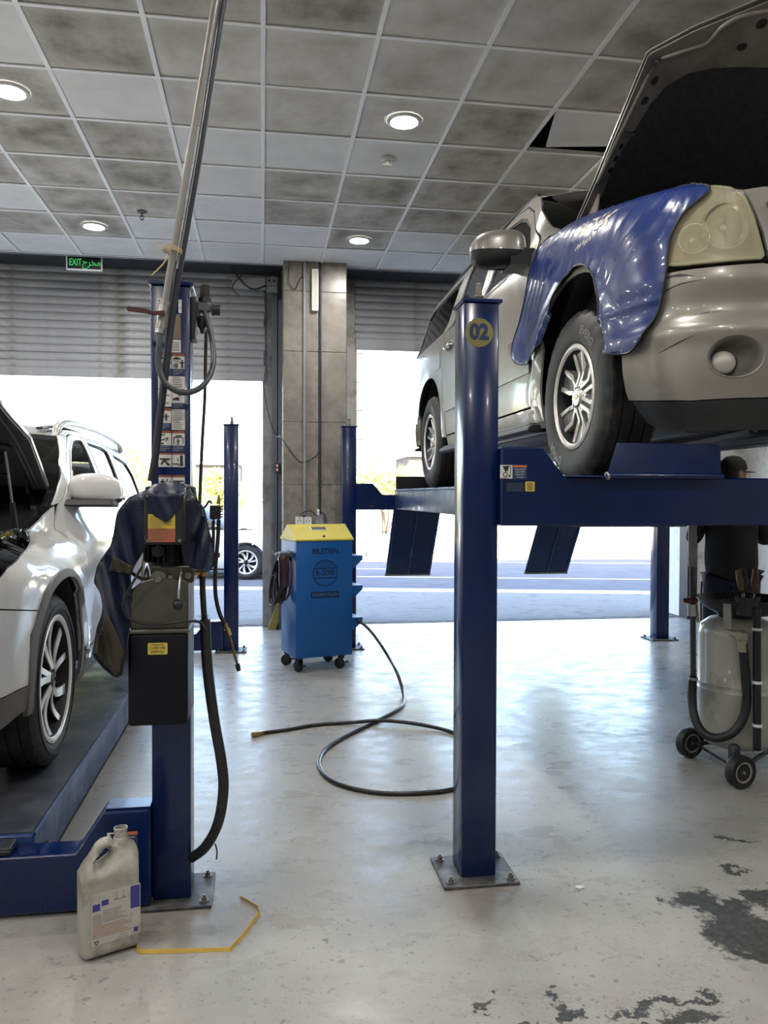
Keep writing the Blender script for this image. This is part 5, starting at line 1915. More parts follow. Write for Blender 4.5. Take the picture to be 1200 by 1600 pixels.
quart = [(3.33, 0.42), (3.40, 0.42)] + arch2[1:-1] + [(4.19, 0.42), (4.6, 0.42), (5.0, 0.45), (5.05, 1.1), (4.85, 1.45), (4.75, 1.515), (4.5, 1.57), (3.9, 1.63), (3.45, 1.635), (3.49, 1.2), (3.47, 0.85), (3.41, 0.6)]
panel(wsuv, 'quarter_panel', S, quart, M_wpaint, holes=[win3])
strip_ = [(1.47, 1.205), (1.60, 1.303), (1.76, 1.424), (1.92, 1.529), (2.12, 1.613), (2.35, 1.65), (2.58, 1.656), (3.0, 1.658), (3.45, 1.645), (3.9, 1.638), (4.5, 1.578), (4.75, 1.52)] + list(reversed(rail)) + [(1.65, 1.43), (1.50, 1.285), (1.42, 1.195)]
strip_ = [p for i, p in enumerate(strip_) if i == 0 or p != strip_[i - 1]]
panel(wsuv, 'roof_side', S, strip_, M_wpaint, 0.05)
M_privacy = glass('privacy_glass', (0.012, 0.014, 0.016), 0.02, 1.5)
for w_ in (win1, win2):
    if w_ is win2:      # the near front window is wound down
        panel(wsuv, 'side_window', S, w_, M_privacy, 0.1, 0.012, 0.004, sides=(1,))
    panel(wsuv, 'side_window', S, w_, M_privacy, 0.1, 0.012, 0.004, sides=(-1,))
panel(wsuv, 'quarter_window', S, win3, M_privacy, 0.1, 0.012, 0.004)
for w_ in (win1, win2, win3):
    c = Vector((sum(p[0] for p in w_) / len(w_), sum(p[1] for p in w_) / len(w_)))
    big = [tuple(Vector(p) + (Vector(p) - c).normalized() * 0.012) for p in w_]
    inner = [tuple(Vector(p) + (c - Vector(p)).normalized() * 0.024) for p in w_]
    panel(wsuv, 'window_seal', S, w_, M_trim, 0.2, 0.006, 0.008, holes=[inner])
    panel(wsuv, 'chrome_surround', S, big, M_chrome, 0.2, -0.004, 0.01, holes=[w_])
# claddings
archo = ellipse(0.895, 0.39, 0.437, 0.512, PI, 0, 30, 0.92)
clad = archo + [(1.33, 0.30), (1.29, 0.30)] + list(reversed(arch1)) + [(0.50, 0.33), (0.46, 0.33)]
panel(wsuv, 'arch_cladding', S, clad, M_clad, 0.05, -0.010, 0.02)
archo2 = ellipse(3.79, 0.39, 0.437, 0.512, PI, 0, 30, 0.92)
clad = archo2 + [(4.23, 0.30), (4.19, 0.30)] + list(reversed(arch2)) + [(3.39, 0.30), (3.35, 0.30)]
panel(wsuv, 'arch_cladding', S, clad, M_clad, 0.05, -0.010, 0.02)
panel(wsuv, 'sill', S, [(1.36, 0.26), (3.34, 0.26), (3.32, 0.425), (1.37, 0.425)], M_clad, 0.1, -0.004, 0.02)
panel(wsuv, 'sill_trim', S, [(1.37, 0.385), (3.32, 0.385), (3.32, 0.408), (1.37, 0.408)], M_chrome, 0.2, -0.012, 0.012)
for cx, arch in ((0.895, arch1), (3.79, arch2)):
    for s in (1, -1):
        bm = bmesh.new()
        A = [bm.verts.new((S.side * s * 0.52, x, z)) for x, z in arch]
        B = [bm.verts.new((S.side * s * 0.955, x, z)) for x, z in arch]
        for i in range(len(A) - 1):
            bm.faces.new((A[i], A[i + 1], B[i + 1], B[i]))
        bm.faces.new(A)
        obj('arch_liner', bm, M_under, wsuv, 40)
panel(wsuv, 'front_bumper', S, [(S.t0, 0.44), (0.30, 0.45), (0.46, 0.46), (0.50, 0.66), (0.575, 0.75), (0.09, 0.825), (-0.1, 0.83), (S.t0, 0.83)], M_wpaint, 0.05, 0.0, 0.012, merge=True)
panel(wsuv, 'bumper_skirt', S, [(S.t0, 0.20), (0.1, 0.24), (0.30, 0.32), (0.45, 0.36), (0.465, 0.455), (0.30, 0.445), (S.t0, 0.435)], M_clad, 0.05, -0.004, 0.014, merge=True)
panel(wsuv, 'grille', S, [(S.t0, 0.84), (-0.25, 0.84), (-0.24, 0.97), (S.t0, 0.99)], M_trim, 0.08, 0.01, 0.02, merge=True)
for k in range(4):
    z = 0.855 + k * 0.032
    panel(wsuv, 'grille_bar', S, [(S.t0, z), (-0.26, z), (-0.26, z + 0.012), (S.t0, z + 0.012)], M_chrome, 0.1, -0.004, 0.01, merge=True)
hl = [(0.10, 0.905), (0.30, 0.912), (0.38, 0.955), (0.54, 0.995), (0.82, 1.03), (1.05, 1.05), (1.085, 1.072), (1.02, 1.09), (0.75, 1.082), (0.5, 1.055), (0.1, 1.0), (-0.23, 0.985), (-0.23, 0.85), (-0.1, 0.84), (0.08, 0.84)]
lamps = panel(wsuv, 'headlamp', S, hl, glass('clear_lamp_glass', (0.75, 0.77, 0.8), 0.02, 1.5), 0.05, -0.002, 0.004)
for s, lamp in zip((1, -1), lamps):
    f_ = lambda x, y, dd: Vector((lambda q: (S.side * s * q[0], q[1], q[2]))(S.local(x, y, dd)))
    vo, fo = cdt(dense(hl, 0.04), 0.06)
    obj('lamp_housing', map_sheet(bmesh.new(), vo, fo, f_, 0.035, 0.045), mat('lamp_black', (0.05, 0.055, 0.06), 0.25, 0.5), lamp, 40)
    inn = [(0.12, 0.92), (0.30, 0.93), (0.42, 0.985), (0.60, 1.015), (0.98, 1.062), (0.98, 1.072), (0.70, 1.055), (0.40, 1.02), (0.12, 0.96)]
    vo, fo = cdt(dense(inn, 0.04), 0.06)
    obj('light_bar', map_sheet(bmesh.new(), vo, fo, f_, 0.016, 0.03), M_chrome, lamp, 40)
panel(wsuv, 'rear_bumper', S, [(4.2, 0.30), (4.25, 0.62), (4.7, 0.66), (S.t1, 0.66), (S.t1, 0.30)], M_clad, 0.08, -0.010, 0.02, merge=True)
panel(wsuv, 'tailgate', S, [(5.05, 0.67), (5.06, 1.1), (4.87, 1.46), (4.77, 1.53), (S.t1, 1.56), (S.t1, 0.67)], M_wpaint, 0.1, 0.0, 0.015, merge=True)
panel(wsuv, 'tail_lamp', S, [(4.75, 0.80), (4.75, 1.18), (4.95, 1.18), (4.98, 0.80)], mat('tail_lamp_red', (0.35, 0.02, 0.02), 0.15, coat=0.6), 0.08, -0.006, 0.01)
greenhouse(wsuv, S, pillar, rail, M_wpaint, glass('screen_glass', (0.33, 0.36, 0.38), 0.02, 1.5), 0.13, (0.012, 0.025, 0.06))
# black band at the top corner of the screen, roof rails
for s in (-1, 1):
    k = S.side * s
    v, u, z = S.local(2.0, 1.61, 0)
    pts = [(k * (v - 0.02), 1.93, z - 0.02), (k * (v - 0.015), 1.98, z + 0.045), (k * (v - 0.01), 2.2, z + 0.085), (k * (v - 0.01), 3.0, z + 0.105), (k * (v - 0.015), 3.9, z + 0.075), (k * (v - 0.03), 4.15, z + 0.02)]
    obj('roof_rail', tube(bmesh.new(), pts, 0.026, 10, 8, squash=0.8), mat('satin_rail', (0.55, 0.55, 0.54), 0.3, 0.5), wsuv, 60)
    bm = tube(bmesh.new(), [(k * (v - 0.10), 1.90, z + 0.028), (k * (v - 0.09), 2.4, z + 0.07), (k * (v - 0.09), 3.8, z + 0.055)], 0.022, 6, 4, squash=0.5)
    obj('roof_ditch', bm, M_trim, wsuv, 60)
    # mirror
    c = Vector((k * 0.968, 1.66, 1.288))

    def mf(p):
        q = p.copy()
        e = (abs(q.x) - 0.968) / 0.13
        q.y += 0.02 * e * e + 0.03 * e
        q.z += -0.03 * max(0, e) ** 2
        return q
    bm = blobbox(bmesh.new(), c, (0.28, 0.16, 0.165), 0.66, 28, mf)
    lo = blobbox(bmesh.new(), c, (0.28, 0.16, 0.165), 0.66, 28, mf)
    pz = 1.228
    bmesh.ops.bisect_plane(bm, geom=bm.verts[:] + bm.edges[:] + bm.faces[:], plane_co=(0, 1.66, pz), plane_no=(0, -0.1, 1), clear_inner=True)
    bmesh.ops.bisect_plane(lo, geom=lo.verts[:] + lo.edges[:] + lo.faces[:], plane_co=(0, 1.66, pz), plane_no=(0, -0.1, 1), clear_outer=True)
    mr = obj('door_mirror', lo, mat('mirror_black', (0.007, 0.0075, 0.009), 0.5, spec=0.3), wsuv, 50)
    obj('mirror_cap', bm, M_wpaint, mr, 60)
    obj('mirror_arm', prism(bmesh.new(), [(1.50, 1.188), (1.72, 1.178), (1.72, 1.226), (1.54, 1.226)], YZ, *sorted((k * 0.80, k * 1.085)), 0.01), MATS['mirror_black'], mr, 20)
    obj('mirror_glass', bx(*sorted((k * 0.87, k * 1.07)), 1.733, 1.739, 1.235, 1.35, 0.004), M_chrome, mr, 0)
    for ta in (2.40, 3.30):
        q = S.local(ta, 0.98, 0)
        obj('door_handle', tube(bmesh.new(), [(k * (q[0] - 0.005), ta - 0.09, 0.985), (k * (q[0] + 0.03), ta - 0.06, 0.987), (k * (q[0] + 0.032), ta + 0.06, 0.985), (k * (q[0] - 0.005), ta + 0.09, 0.98)], 0.014, 8), M_wpaint, wsuv, 60)
for ax in (AX1, AX2):
    for s in (1, -1):
        k = S.side * s
        wheel(wsuv, k * (0.95 - 0.125), ax, WR, k, WR, 0.25, 0.288, 'multi')
obj('underbody', bx(-0.80, 0.80, 0.35, 4.7, 0.26, 0.42, 0.03), M_under, wsuv, 0)
bm = bx(-0.78, 0.78, 0.32, 1.40, 0.40, 0.80)
bx(-0.76, 0.76, 1.32, 1.46, 0.4, 1.03, 0.02, 1, bm)
obj('engine_bay', bm, M_under, wsuv, 0)
bm = box(bmesh.new(), (0.0, 0.85, 0.86), (0.8, 0.55, 0.2), 0.05, None, 2)
for x in (-0.3, 0.1, 0.45):
    tube(bm, [(x, 0.55, 0.9), (x + 0.05, 0.7, 0.99), (x + 0.15, 1.0, 0.98), (x + 0.2, 1.25, 0.9)], 0.025, 8)
obj('engine', bm, mat('engine_grey', (0.10, 0.10, 0.10), 0.5, 0.3, var=0.4), wsuv, 40)
for k in (-1, 1):
    obj('cowl_cover', prism(bmesh.new(), [(1.10, 0.99), (1.30, 1.05), (1.42, 1.12), (1.44, 1.14), (1.40, 1.17), (1.25, 1.11), (1.05, 1.02)], YZ, *sorted((k * 0.50, k * 0.72))), M_trim, wsuv, 20)
obj('cabin_floor', bx(-0.82, 0.82, 1.4, 4.6, 0.40, 0.55), M_int, wsuv, 0)
obj('dashboard', prism(bmesh.new(), [(1.40, 0.9), (1.40, 1.14), (1.65, 1.16), (1.85, 1.06), (1.80, 0.85)], YZ, -0.76, 0.76), M_int, wsuv, 30)
for x in (-0.40, 0.40):
    seat(wsuv, x, 2.25, 0.58, M_int)
obj('rear_bench', box(box(bmesh.new(), (0, 3.15, 0.70), (1.35, 0.5, 0.22), 0.06, None, 2), (0, 3.46, 1.02), (1.35, 0.16, 0.6), 0.06, Matrix.Rotation(-0.2, 4, 'X'), 2), M_int, wsuv, 50)
lb = obj('window_label', bx(*sorted((0.74, 0.745)), 1.98, 2.12, 1.36, 1.40), M_paper, wsuv, 0)
hf2 = hood_fn(1, (4.5 - S.yf, 1.52 - S.z0), math.radians(22), 0.0)
half = [(0.0, 1.30), (0.3, 1.28), (0.6, 1.18), (0.74, 1.08), (0.785, 0.978), (0.797, 0.839), (0.812, 0.722), (0.822, 0.63), (0.79, 0.32), (0.756, 0.008), (0.741, -0.067), (0.712, -0.153), (0.66, -0.155), (0.62, -0.05), (0.0, -0.02)]
hood = sheet2d(wsuv, 'bonnet', mirror_poly(half), M_wpaint, lambda b, a, d: hf2(b, a, d + 0.025 * (1 - (b / 0.82) ** 2)), 0.010, 0.026)
M_hoodin_shaded = mat('bonnet_inner_shaded', (0.075, 0.078, 0.085), 0.45, 0.2, var=0.2, vscale=5)  # white body colour painted grey to stand in for shade under the bonnet
pad_half = [(0.0, 0.95), (0.4, 0.92), (0.62, 0.80), (0.687, 0.631), (0.685, 0.541), (0.67, 0.447), (0.637, 0.372), (0.60, 0.34), (0.3, 0.30), (0.0, 0.30)]
hh = [ellipse(s * b, a, 0.022, 0.022, n=12) for a, b in ((0.237, 0.601), (0.205, 0.70)) for s in (1, -1)]
sheet2d(hood, 'inner_frame', mirror_poly([(max(0, b - 0.005), a) for b, a in half]), M_hoodin_shaded, hf2, -0.004, 0.004, 0.08, [mirror_poly(pad_half)] + hh)
sheet2d(hood, 'inner_skin', mirror_poly([(b * 0.985, a * 0.985) for b, a in half]), M_under, hf2, 0.006, 0.009, 0.12)
for s in (1, -1):
    bm = tube(bmesh.new(), [hf2(s * 0.74, 0.62, -0.005), hf2(s * 0.715, 0.3, -0.005), hf2(s * 0.69, 0.0, -0.005)], 0.013, 8, 4)
    tube(bm, [hf2(s * 0.745, 0.95, -0.005), hf2(s * 0.76, 0.7, -0.005), hf2(s * 0.735, 0.3, -0.005), hf2(s * 0.70, -0.03, -0.005), hf2(s * 0.66, -0.1, -0.005)], 0.009, 8, 4)
    obj('frame_ridge', bm, M_hoodin_shaded, hood, 60)
    # gas strut
    p, q = hf2(s * 0.70, 0.594, -0.02), Vector((s * 0.72, 1.08, 1.00))
    md = p.lerp(q, 0.55)
    st = obj('gas_strut', cyl(bmesh.new(), md, q, 0.013, 12), M_trim, wsuv, 40)
    obj('strut_rod', cyl(bmesh.new(), p, md, 0.006, 10), M_steel, st, 40)
    obj('strut_ball', blobbox(bmesh.new(), p, (0.05, 0.05, 0.04), 0.9, 12), M_trim, st, 60)
    bm = prism(bmesh.new(), [(-0.14, -0.20), (-0.05, -0.19), (0.12, -0.012), (0.10, 0.0), (-0.02, -0.01), (-0.12, -0.12)], lambda a, d, x: hf2(s * (0.665 + x), a, d), 0.0, 0.012)
    obj('bonnet_hinge', bm, M_trim, hood, 20)

# ------------------------------------------------------------------ hydraulic power unit on the near left post
pu = thing('hydraulic_power_unit', 'dark hydraulic power unit with oil tank bolted to the near left post', 'power unit', (-0.345, 2.84, 0))
M_tankdark = mat('tank_black', (0.0035, 0.0045, 0.009), 0.45, var=0.3, spec=0.25)
M_tanktop = mat('tank_smoky_plastic', (0.075, 0.07, 0.058), 0.4, var=0.25, vscale=6, dirt=(0.05, 0.045, 0.04), dirt_amt=0.5)
M_motor = mat('motor_black', (0.006, 0.007, 0.010), 0.45, 0.2, var=0.3)
M_boxg = mat('box_charcoal', (0.022, 0.022, 0.025), 0.4, var=0.15)
tk = obj('tank', bx(-0.443, -0.249, 2.715, 2.965, 0.730, 1.040, 0.010, 2), M_tankdark, pu, 50, world=True)
obj('tank_lip', bx(-0.450, -0.242, 2.708, 2.968, 1.040, 1.054, 0.005), M_tanktop, tk, 30, world=True)
obj('tank_upper', prism(bmesh.new(), rounded([(-0.436, 1.054), (-0.247, 1.054), (-0.247, 1.215), (-0.375, 1.225), (-0.436, 1.185)], [0, 0, .02, .03, .03]), XZ, 2.722, 2.960, 0.006), M_tanktop, tk, 40, world=True)
m = Multi()
m.add(prism(bmesh.new(), rounded([(-0.378, 0.970), (-0.314, 0.970), (-0.314, 1.009), (-0.378, 1.009)], .005), XZ, 2.7135, 2.7150), M_yellow)
for t, zz, sz in (('CAPACITY', 1.002, 0.0085), ('12,000 LBS.', 0.9925, 0.0112), ('(5443 Kg.)', 0.980, 0.0105)):
    m.add(lettering(bmesh.new(), t, sz, lambda a, b: Vector((-0.346 + a, 2.7132, zz + b)), 0.0003), M_ink)
m.done('capacity_label', tk, 0, world=True)
mf = bx(-0.372, -0.232, 2.745, 2.93, 1.205, 1.262, 0.004)
cyl(mf, (-0.30, 2.84, 1.222), (-0.30, 2.84, 1.262), 0.055, 20)
mani = obj('valve_block', mf, mat('valve_block_grey', (0.07, 0.068, 0.062), 0.4, 0.5, var=0.3, vscale=12), pu, 40, world=True)
bm = cyl(bmesh.new(), (-0.345, 2.746, 1.222), (-0.345, 2.728, 1.222), 0.026, 20)
cyl(bm, (-0.345, 2.728, 1.222), (-0.345, 2.715, 1.222), 0.012, 6)
cyl(bm, (-0.307, 2.746, 1.223), (-0.307, 2.735, 1.223), 0.010, 6)
cyl(bm, (-0.248, 2.746, 1.23), (-0.248, 2.735, 1.23), 0.012, 6)
obj('valve_plug', bm, M_bolt, mani, 40, world=True)
bm = tube(bmesh.new(), [(-0.272, 2.742, 1.252), (-0.270, 2.70, 1.235), (-0.273, 2.68, 1.19), (-0.274, 2.675, 1.155)], 0.004, 8)
lv = obj('release_lever', bm, M_steel, mani, 60, world=True)
obj('lever_ball', blobbox(bmesh.new(), (-0.274, 2.674, 1.142), (0.038, 0.038, 0.038), 1.0, 20), M_blackpl, lv, 60, world=True)
bm = cyl(bmesh.new(), (-0.235, 2.80, 1.235), (-0.205, 2.80, 1.235), 0.010, 8)
cyl(bm, (-0.205, 2.80, 1.222), (-0.205, 2.80, 1.258), 0.013, 8)
cyl(bm, (-0.214, 2.80, 1.235), (-0.190, 2.80, 1.235), 0.011, 6)
obj('hose_fitting', bm, M_brass, mani, 40, world=True)
# motor with cooling fins
bm = cyl(bmesh.new(), (-0.315, 2.83, 1.262), (-0.315, 2.83, 1.520), 0.072, 28)
for k in range(26):
    a = 2 * PI * k / 26
    box(bm, (-0.315 + 0.080 * math.cos(a), 2.83 + 0.080 * math.sin(a), 1.375), (0.026, 0.004, 0.20), 0, Matrix.Rotation(a, 4, 'Z'))
lathe(bm, [(0, 1.545), (0.05, 1.543), (0.085, 1.530), (0.090, 1.495), (0.090, 1.485)], 28, Matrix.Translation((-0.315, 2.83, 0)))
mo = obj('motor', bm, M_motor, pu, 40, world=True)
bm = cyl(bmesh.new(), (-0.345, 2.74, 1.315), (-0.345, 2.715, 1.315), 0.020, 18)
cyl(bm, (-0.345, 2.717, 1.315), (-0.345, 2.708, 1.315), 0.012, 18)
obj('push_button', bm, M_blackpl, mo, 40, world=True)
cb = obj('control_box', prism(bmesh.new(), rounded([(-0.374, 1.343), (-0.250, 1.343), (-0.250, 1.512), (-0.374, 1.512)], .012), XZ, 2.612, 2.76, 0.004), M_boxg, pu, 40, world=True)
obj('box_cover', prism(bmesh.new(), rounded([(-0.369, 1.348), (-0.255, 1.348), (-0.255, 1.507), (-0.369, 1.507)], .010), XZ, 2.604, 2.612, 0.002), M_boxg, cb, 30, world=True)
bm = bmesh.new()
for x in (-0.361, -0.263):
    for z in (1.356, 1.500):
        lathe(bm, [(0, -0.004), (0.005, -0.003), (0.006, 0)], 12, Matrix.Translation((x, 2.604, z)) @ Matrix.Rotation(PI / 2, 4, 'X') @ Matrix.Scale(-1, 4, (0, 0, 1)))
obj('cover_screws', bm, M_bolt, cb, 40, world=True)
m = Multi()
m.add(flat(-0.3605, -0.2765, 1.395, 1.441, 2.604, 0.001), M_yellow)
m.add(flat(-0.3605, -0.2765, 1.352, 1.395, 2.604, 0.001), mat('sticker_red', (0.35, 0.10, 0.06), 0.5, var=0.1, vscale=30))
rnd = random.Random(5)
for k in range(14):
    zz = 1.434 - k * 0.0057
    m.add(flat(-0.356, -0.356 + 0.074 * rnd.uniform(0.5, 1), zz, zz + 0.0022, 2.604, 0.0014), mat('faint_ink', (0.16, 0.11, 0.04), 0.5))
m.done('warning_label', cb, 0, world=True)
obj('hose_loop', tube(bmesh.new(), [(-0.36, 2.75, 1.225), (-0.395, 2.73, 1.222), (-0.43, 2.74, 1.24), (-0.46, 2.80, 1.26)], 0.006, 8), M_black, pu, 60, world=True)
bm = cyl(bmesh.new(), (-0.435, 2.74, 1.165), (-0.395, 2.74, 1.195), 0.017, 16)
cyl(bm, (-0.395, 2.74, 1.195), (-0.385, 2.74, 1.203), 0.010, 10)
obj('filler_cap', bm, M_blackpl, tk, 40, world=True)
# thin cable round the tank
tag(obj('power_cable', tube(bmesh.new(), [(-0.3876, 2.660, 1.270), (-0.4353, 2.680, 1.185), (-0.4533, 2.690, 1.131), (-0.4307, 2.700, 1.091), (-0.3578, 2.705, 1.072), (-0.2537, 2.700, 1.081), (-0.2072, 2.720, 1.073), (-0.1938, 2.800, 1.022), (-0.1865, 2.820, 0.9731)], 0.0045, 8), M_black, None, 60), 'thin black cable slung across the front of the hydraulic oil tank', 'cable')
# thick hydraulic hose hanging to the floor
hh_ = thing('hydraulic_hose', 'thick black hydraulic hose hanging from the power unit to the post foot', 'hose', (-0.2, 2.82, 0.3))
obj('thin_hose', tube(bmesh.new(), [(-0.2065, 2.800, 1.238), (-0.2045, 2.800, 1.156), (-0.1981, 2.800, 1.055)], 0.0105, 10), M_black, hh_, 60, world=True)
obj('sleeve', tube(bmesh.new(), [(-0.1981, 2.800, 1.084), (-0.1897, 2.800, 0.9099), (-0.1681, 2.800, 0.7301), (-0.142, 2.800, 0.5716), (-0.136, 2.810, 0.4662), (-0.1554, 2.840, 0.3417), (-0.2019, 2.900, 0.2335), (-0.2586, 2.980, 0.1588)], 0.0185, 12), M_black, hh_, 60, world=True)
obj('tie', tube(bmesh.new(), [(-0.1661, 2.830, 0.2712), (-0.1594, 2.830, 0.2434), (-0.1617, 2.830, 0.2138)], 0.003, 6), M_black, hh_, 60, world=True)

# ------------------------------------------------------------------ navy fender cover thrown over the motor
M_navy = mat('navy_vinyl', (0.0035, 0.008, 0.03), 0.36, var=0.25, vscale=6, bump=0.15, bscale=30)
M_lining = mat('brown_lining', (0.03, 0.024, 0.017), 0.75, var=0.25, vscale=8)
fc = thing('vinyl_cover', 'dark navy vinyl cover draped over the hydraulic power unit', 'cover', (-0.36, 2.75, 0.75))
drape = [(-0.3106, 2.700, 1.552), (-0.2528, 2.700, 1.531), (-0.1946, 2.700, 1.457), (-0.1676, 2.700, 1.350), (-0.1593, 2.700, 1.279), (-0.1761, 2.700, 1.247), (-0.195, 2.700, 1.243), (-0.2075, 2.700, 1.262), (-0.2284, 2.700, 1.258), (-0.2574, 2.700, 1.276), (-0.2656, 2.700, 1.340), (-0.2611, 2.700, 1.499), (-0.3846, 2.700, 1.499), (-0.3809, 2.700, 1.340),
         (-0.4138, 2.700, 1.277), (-0.4323, 2.700, 1.235), (-0.4305, 2.700, 1.150), (-0.4369, 2.700, 1.055), (-0.4412, 2.700, 0.9918), (-0.4598, 2.700, 0.9074), (-0.4883, 2.700, 0.8893), (-0.5206, 2.700, 0.9242), (-0.5546, 2.700, 0.9737), (-0.5482, 2.700, 1.058), (-0.5238, 2.700, 1.131), (-0.5317, 2.700, 1.169), (-0.5637, 2.700, 1.207), (-0.5394, 2.700, 1.262), (-0.5028, 2.700, 1.331), (-0.4701, 2.700, 1.446), (-0.4375, 2.700, 1.493), (-0.3763, 2.700, 1.522)]
drape = rounded([(p[0], p[2]) for p in drape], 0.012, 3)


def drape_y(x, z):
    c = -0.315
    y = 2.70 + 0.9 * max(0, abs(x - c) - 0.09) ** 1.5
    k = sm(1.50, 1.25, z)
    y += (0.012 + 0.022 * k) * math.sin(58 * (x + 0.25 * (z - 1.5) * (1 if x < c else -1)) + 1.0) * sm(0.05, 0.12, abs(x - c))
    y += 0.03 * (noise.noise(Vector((x * 14, z * 7, 1.3)))) + 0.16 * sm(1.49, 1.56, z)
    return y


vo, fo = cdt(dense(drape, 0.012), 0.013)
bm = map_sheet(bmesh.new(), vo, fo, lambda x, z, d: Vector((x, drape_y(x, z) + d, z)), -0.0015, 0.0015)
sheet = obj('sheet', bm, M_navy, fc, 180, world=True)
# folded flap hanging over the control box, with its pointed tip
flap = [(-0.3739, 2.598, 1.505), (-0.3503, 2.598, 1.536), (-0.2989, 2.598, 1.550), (-0.2472, 2.598, 1.536), (-0.2433, 2.598, 1.510), (-0.2713, 2.598, 1.448), (-0.2912, 2.598, 1.424), (-0.3051, 2.598, 1.414), (-0.319, 2.598, 1.424), (-0.3367, 2.598, 1.432), (-0.3584, 2.598, 1.450)]
flap = [(p[0], p[2]) for p in flap]
vo, fo = cdt(dense(flap, 0.01), 0.011)
obj('flap', map_sheet(bmesh.new(), vo, fo, lambda x, z, d: Vector((x, 2.598 + d + 0.006 * math.sin(x * 90 + z * 40) + 0.10 * sm(1.505, 1.55, z), z)), -0.0012, 0.0012), M_navy, fc, 180, world=True)
lin = [(-0.518, 2.690, 1.095), (-0.4938, 2.690, 1.107), (-0.4637, 2.690, 1.047), (-0.4457, 2.690, 0.9938), (-0.4622, 2.690, 0.9161), (-0.4865, 2.690, 0.8979), (-0.5166, 2.690, 0.9304), (-0.5465, 2.690, 0.9776), (-0.5402, 2.690, 1.049)]
lin2 = [(-0.4931, 2.690, 1.296), (-0.4467, 2.690, 1.278), (-0.4164, 2.690, 1.270), (-0.4307, 2.690, 1.240), (-0.4671, 2.690, 1.241), (-0.5013, 2.690, 1.252)]
for q in (lin, lin2):
    q = [(p[0], p[2]) for p in q]
    vo, fo = cdt(dense(q, 0.012), 0.013)
    obj('lining', map_sheet(bmesh.new(), vo, fo, lambda x, z, d: Vector((x, drape_y(x, z) - 0.006 + d, z)), -0.0012, 0.0012), M_lining, fc, 180, world=True)
edge = [Vector((x, drape_y(x, z), z)) for x, z in dense(drape, 0.012)]
obj('piping', tube(bmesh.new(), edge, 0.0026, 5, 1, closed=True), M_black, fc, 60, world=True)

# ------------------------------------------------------------------ slanting service pipe with ball valve, dark duct beside it
sp_ = thing('service_pipe', 'grey steel air pipe slanting down from the ceiling to a red levered valve', 'pipe', (-0.34, 2.87, 2.1))
M_pipe = mat('grey_pipe', (0.20, 0.195, 0.185), 0.4, 0.3, var=0.15, vscale=5)
p0, p1 = (-0.3285, 2.870, 2.251), (-0.1646, 2.870, 3.241)
p0, p1 = Vector(p0), Vector(p1)
up = p1 + (p1 - p0) * 0.62
obj('pipe', cyl(bmesh.new(), Vector((-0.3396, 2.870, 2.165)), up, 0.0125, 16), M_pipe, sp_, 60, world=True)
vb = Vector((-0.3462, 2.870, 2.134))
ax = (p1 - p0).normalized()
bm = cyl(bmesh.new(), vb - ax * 0.035, vb + ax * 0.04, 0.016, 8)
cyl(bm, vb - ax * 0.052, vb - ax * 0.033, 0.019, 6)
cyl(bm, vb + ax * 0.036, vb + ax * 0.05, 0.018, 6)
cyl(bm, vb + Vector((0, -0.03, 0)), vb + Vector((0, 0.01, 0)), 0.011, 12)
obj('ball_valve', bm, mat('valve_nickel', (0.32, 0.31, 0.29), 0.35, 0.7, var=0.25, vscale=40), sp_, 40, world=True)
bm = prism(bmesh.new(), [(vb.x + 0.012, vb.z + 0.008), (vb.x - 0.03, vb.z + 0.004), (vb.x - 0.052, vb.z + 0.012), (vb.x - 0.112, vb.z + 0.018), (vb.x - 0.117, vb.z + 0.010), (vb.x - 0.112, vb.z + 0.001), (vb.x - 0.052, vb.z - 0.005), (vb.x - 0.03, vb.z - 0.010), (vb.x + 0.012, vb.z - 0.008)], XZ, vb.y - 0.036, vb.y - 0.030, 0.001)
obj('valve_lever', bm, mat('lever_maroon', (0.055, 0.010, 0.016), 0.45, var=0.2), sp_, 30, world=True)['label'] = 'dark red valve lever'
bm = cyl(bmesh.new(), vb - ax * 0.066, vb - ax * 0.052, 0.0165, 14)
obj('hose_clamp', bm, M_steel, sp_, 40, world=True)
obj('looped_hose', tube(bmesh.new(), [vb - ax * 0.05, (-0.3567, 2.865, 2.025), (-0.359, 2.865, 1.958), (-0.3369, 2.860, 1.896), (-0.289, 2.860, 1.865), (-0.2394, 2.870, 1.870), (-0.1994, 2.900, 1.907), (-0.1777, 2.950, 1.977), (-0.1829, 3.000, 2.068), (-0.201, 3.030, 2.145), (-0.218, 3.040, 2.206)], 0.0105, 12), mat('grey_hose', (0.045, 0.05, 0.06), 0.4, var=0.2), sp_, 60, world=True)
du = thing('dark_duct', 'long dark tube strapped beside the slanting grey pipe, running down behind the cover', 'duct', (-0.37, 2.9, 1.5))
obj('tube', tube(bmesh.new(), [Vector((-0.1373, 2.900, 3.262)) + (p1 - p0) * 0.62, (-0.1373, 2.900, 3.262), (-0.2204, 2.900, 2.727), (-0.2921, 2.900, 2.305), (-0.319, 2.900, 2.124), (-0.3403, 2.890, 1.929), (-0.3576, 2.885, 1.782), (-0.3727, 2.880, 1.646), (-0.3882, 2.880, 1.551)], 0.0185, 14, 6, squash=0.7), mat('dark_duct_blue', (0.014, 0.017, 0.028), 0.6, var=0.2), du, 60, world=True)
obj('seam', tube(bmesh.new(), [(-0.1429, 2.878, 3.248), (-0.2253, 2.878, 2.717), (-0.2965, 2.878, 2.299)], 0.0025, 6, 4), M_steel, du, 60, world=True)
ys = thing('string_tie', 'pale yellow string tied round the slanting grey pipe', 'string', (-0.3075, 2.860, 2.347))
M_str = mat('pale_string', (0.55, 0.42, 0.22), 0.7, var=0.2, vscale=30)
bm = bmesh.new()
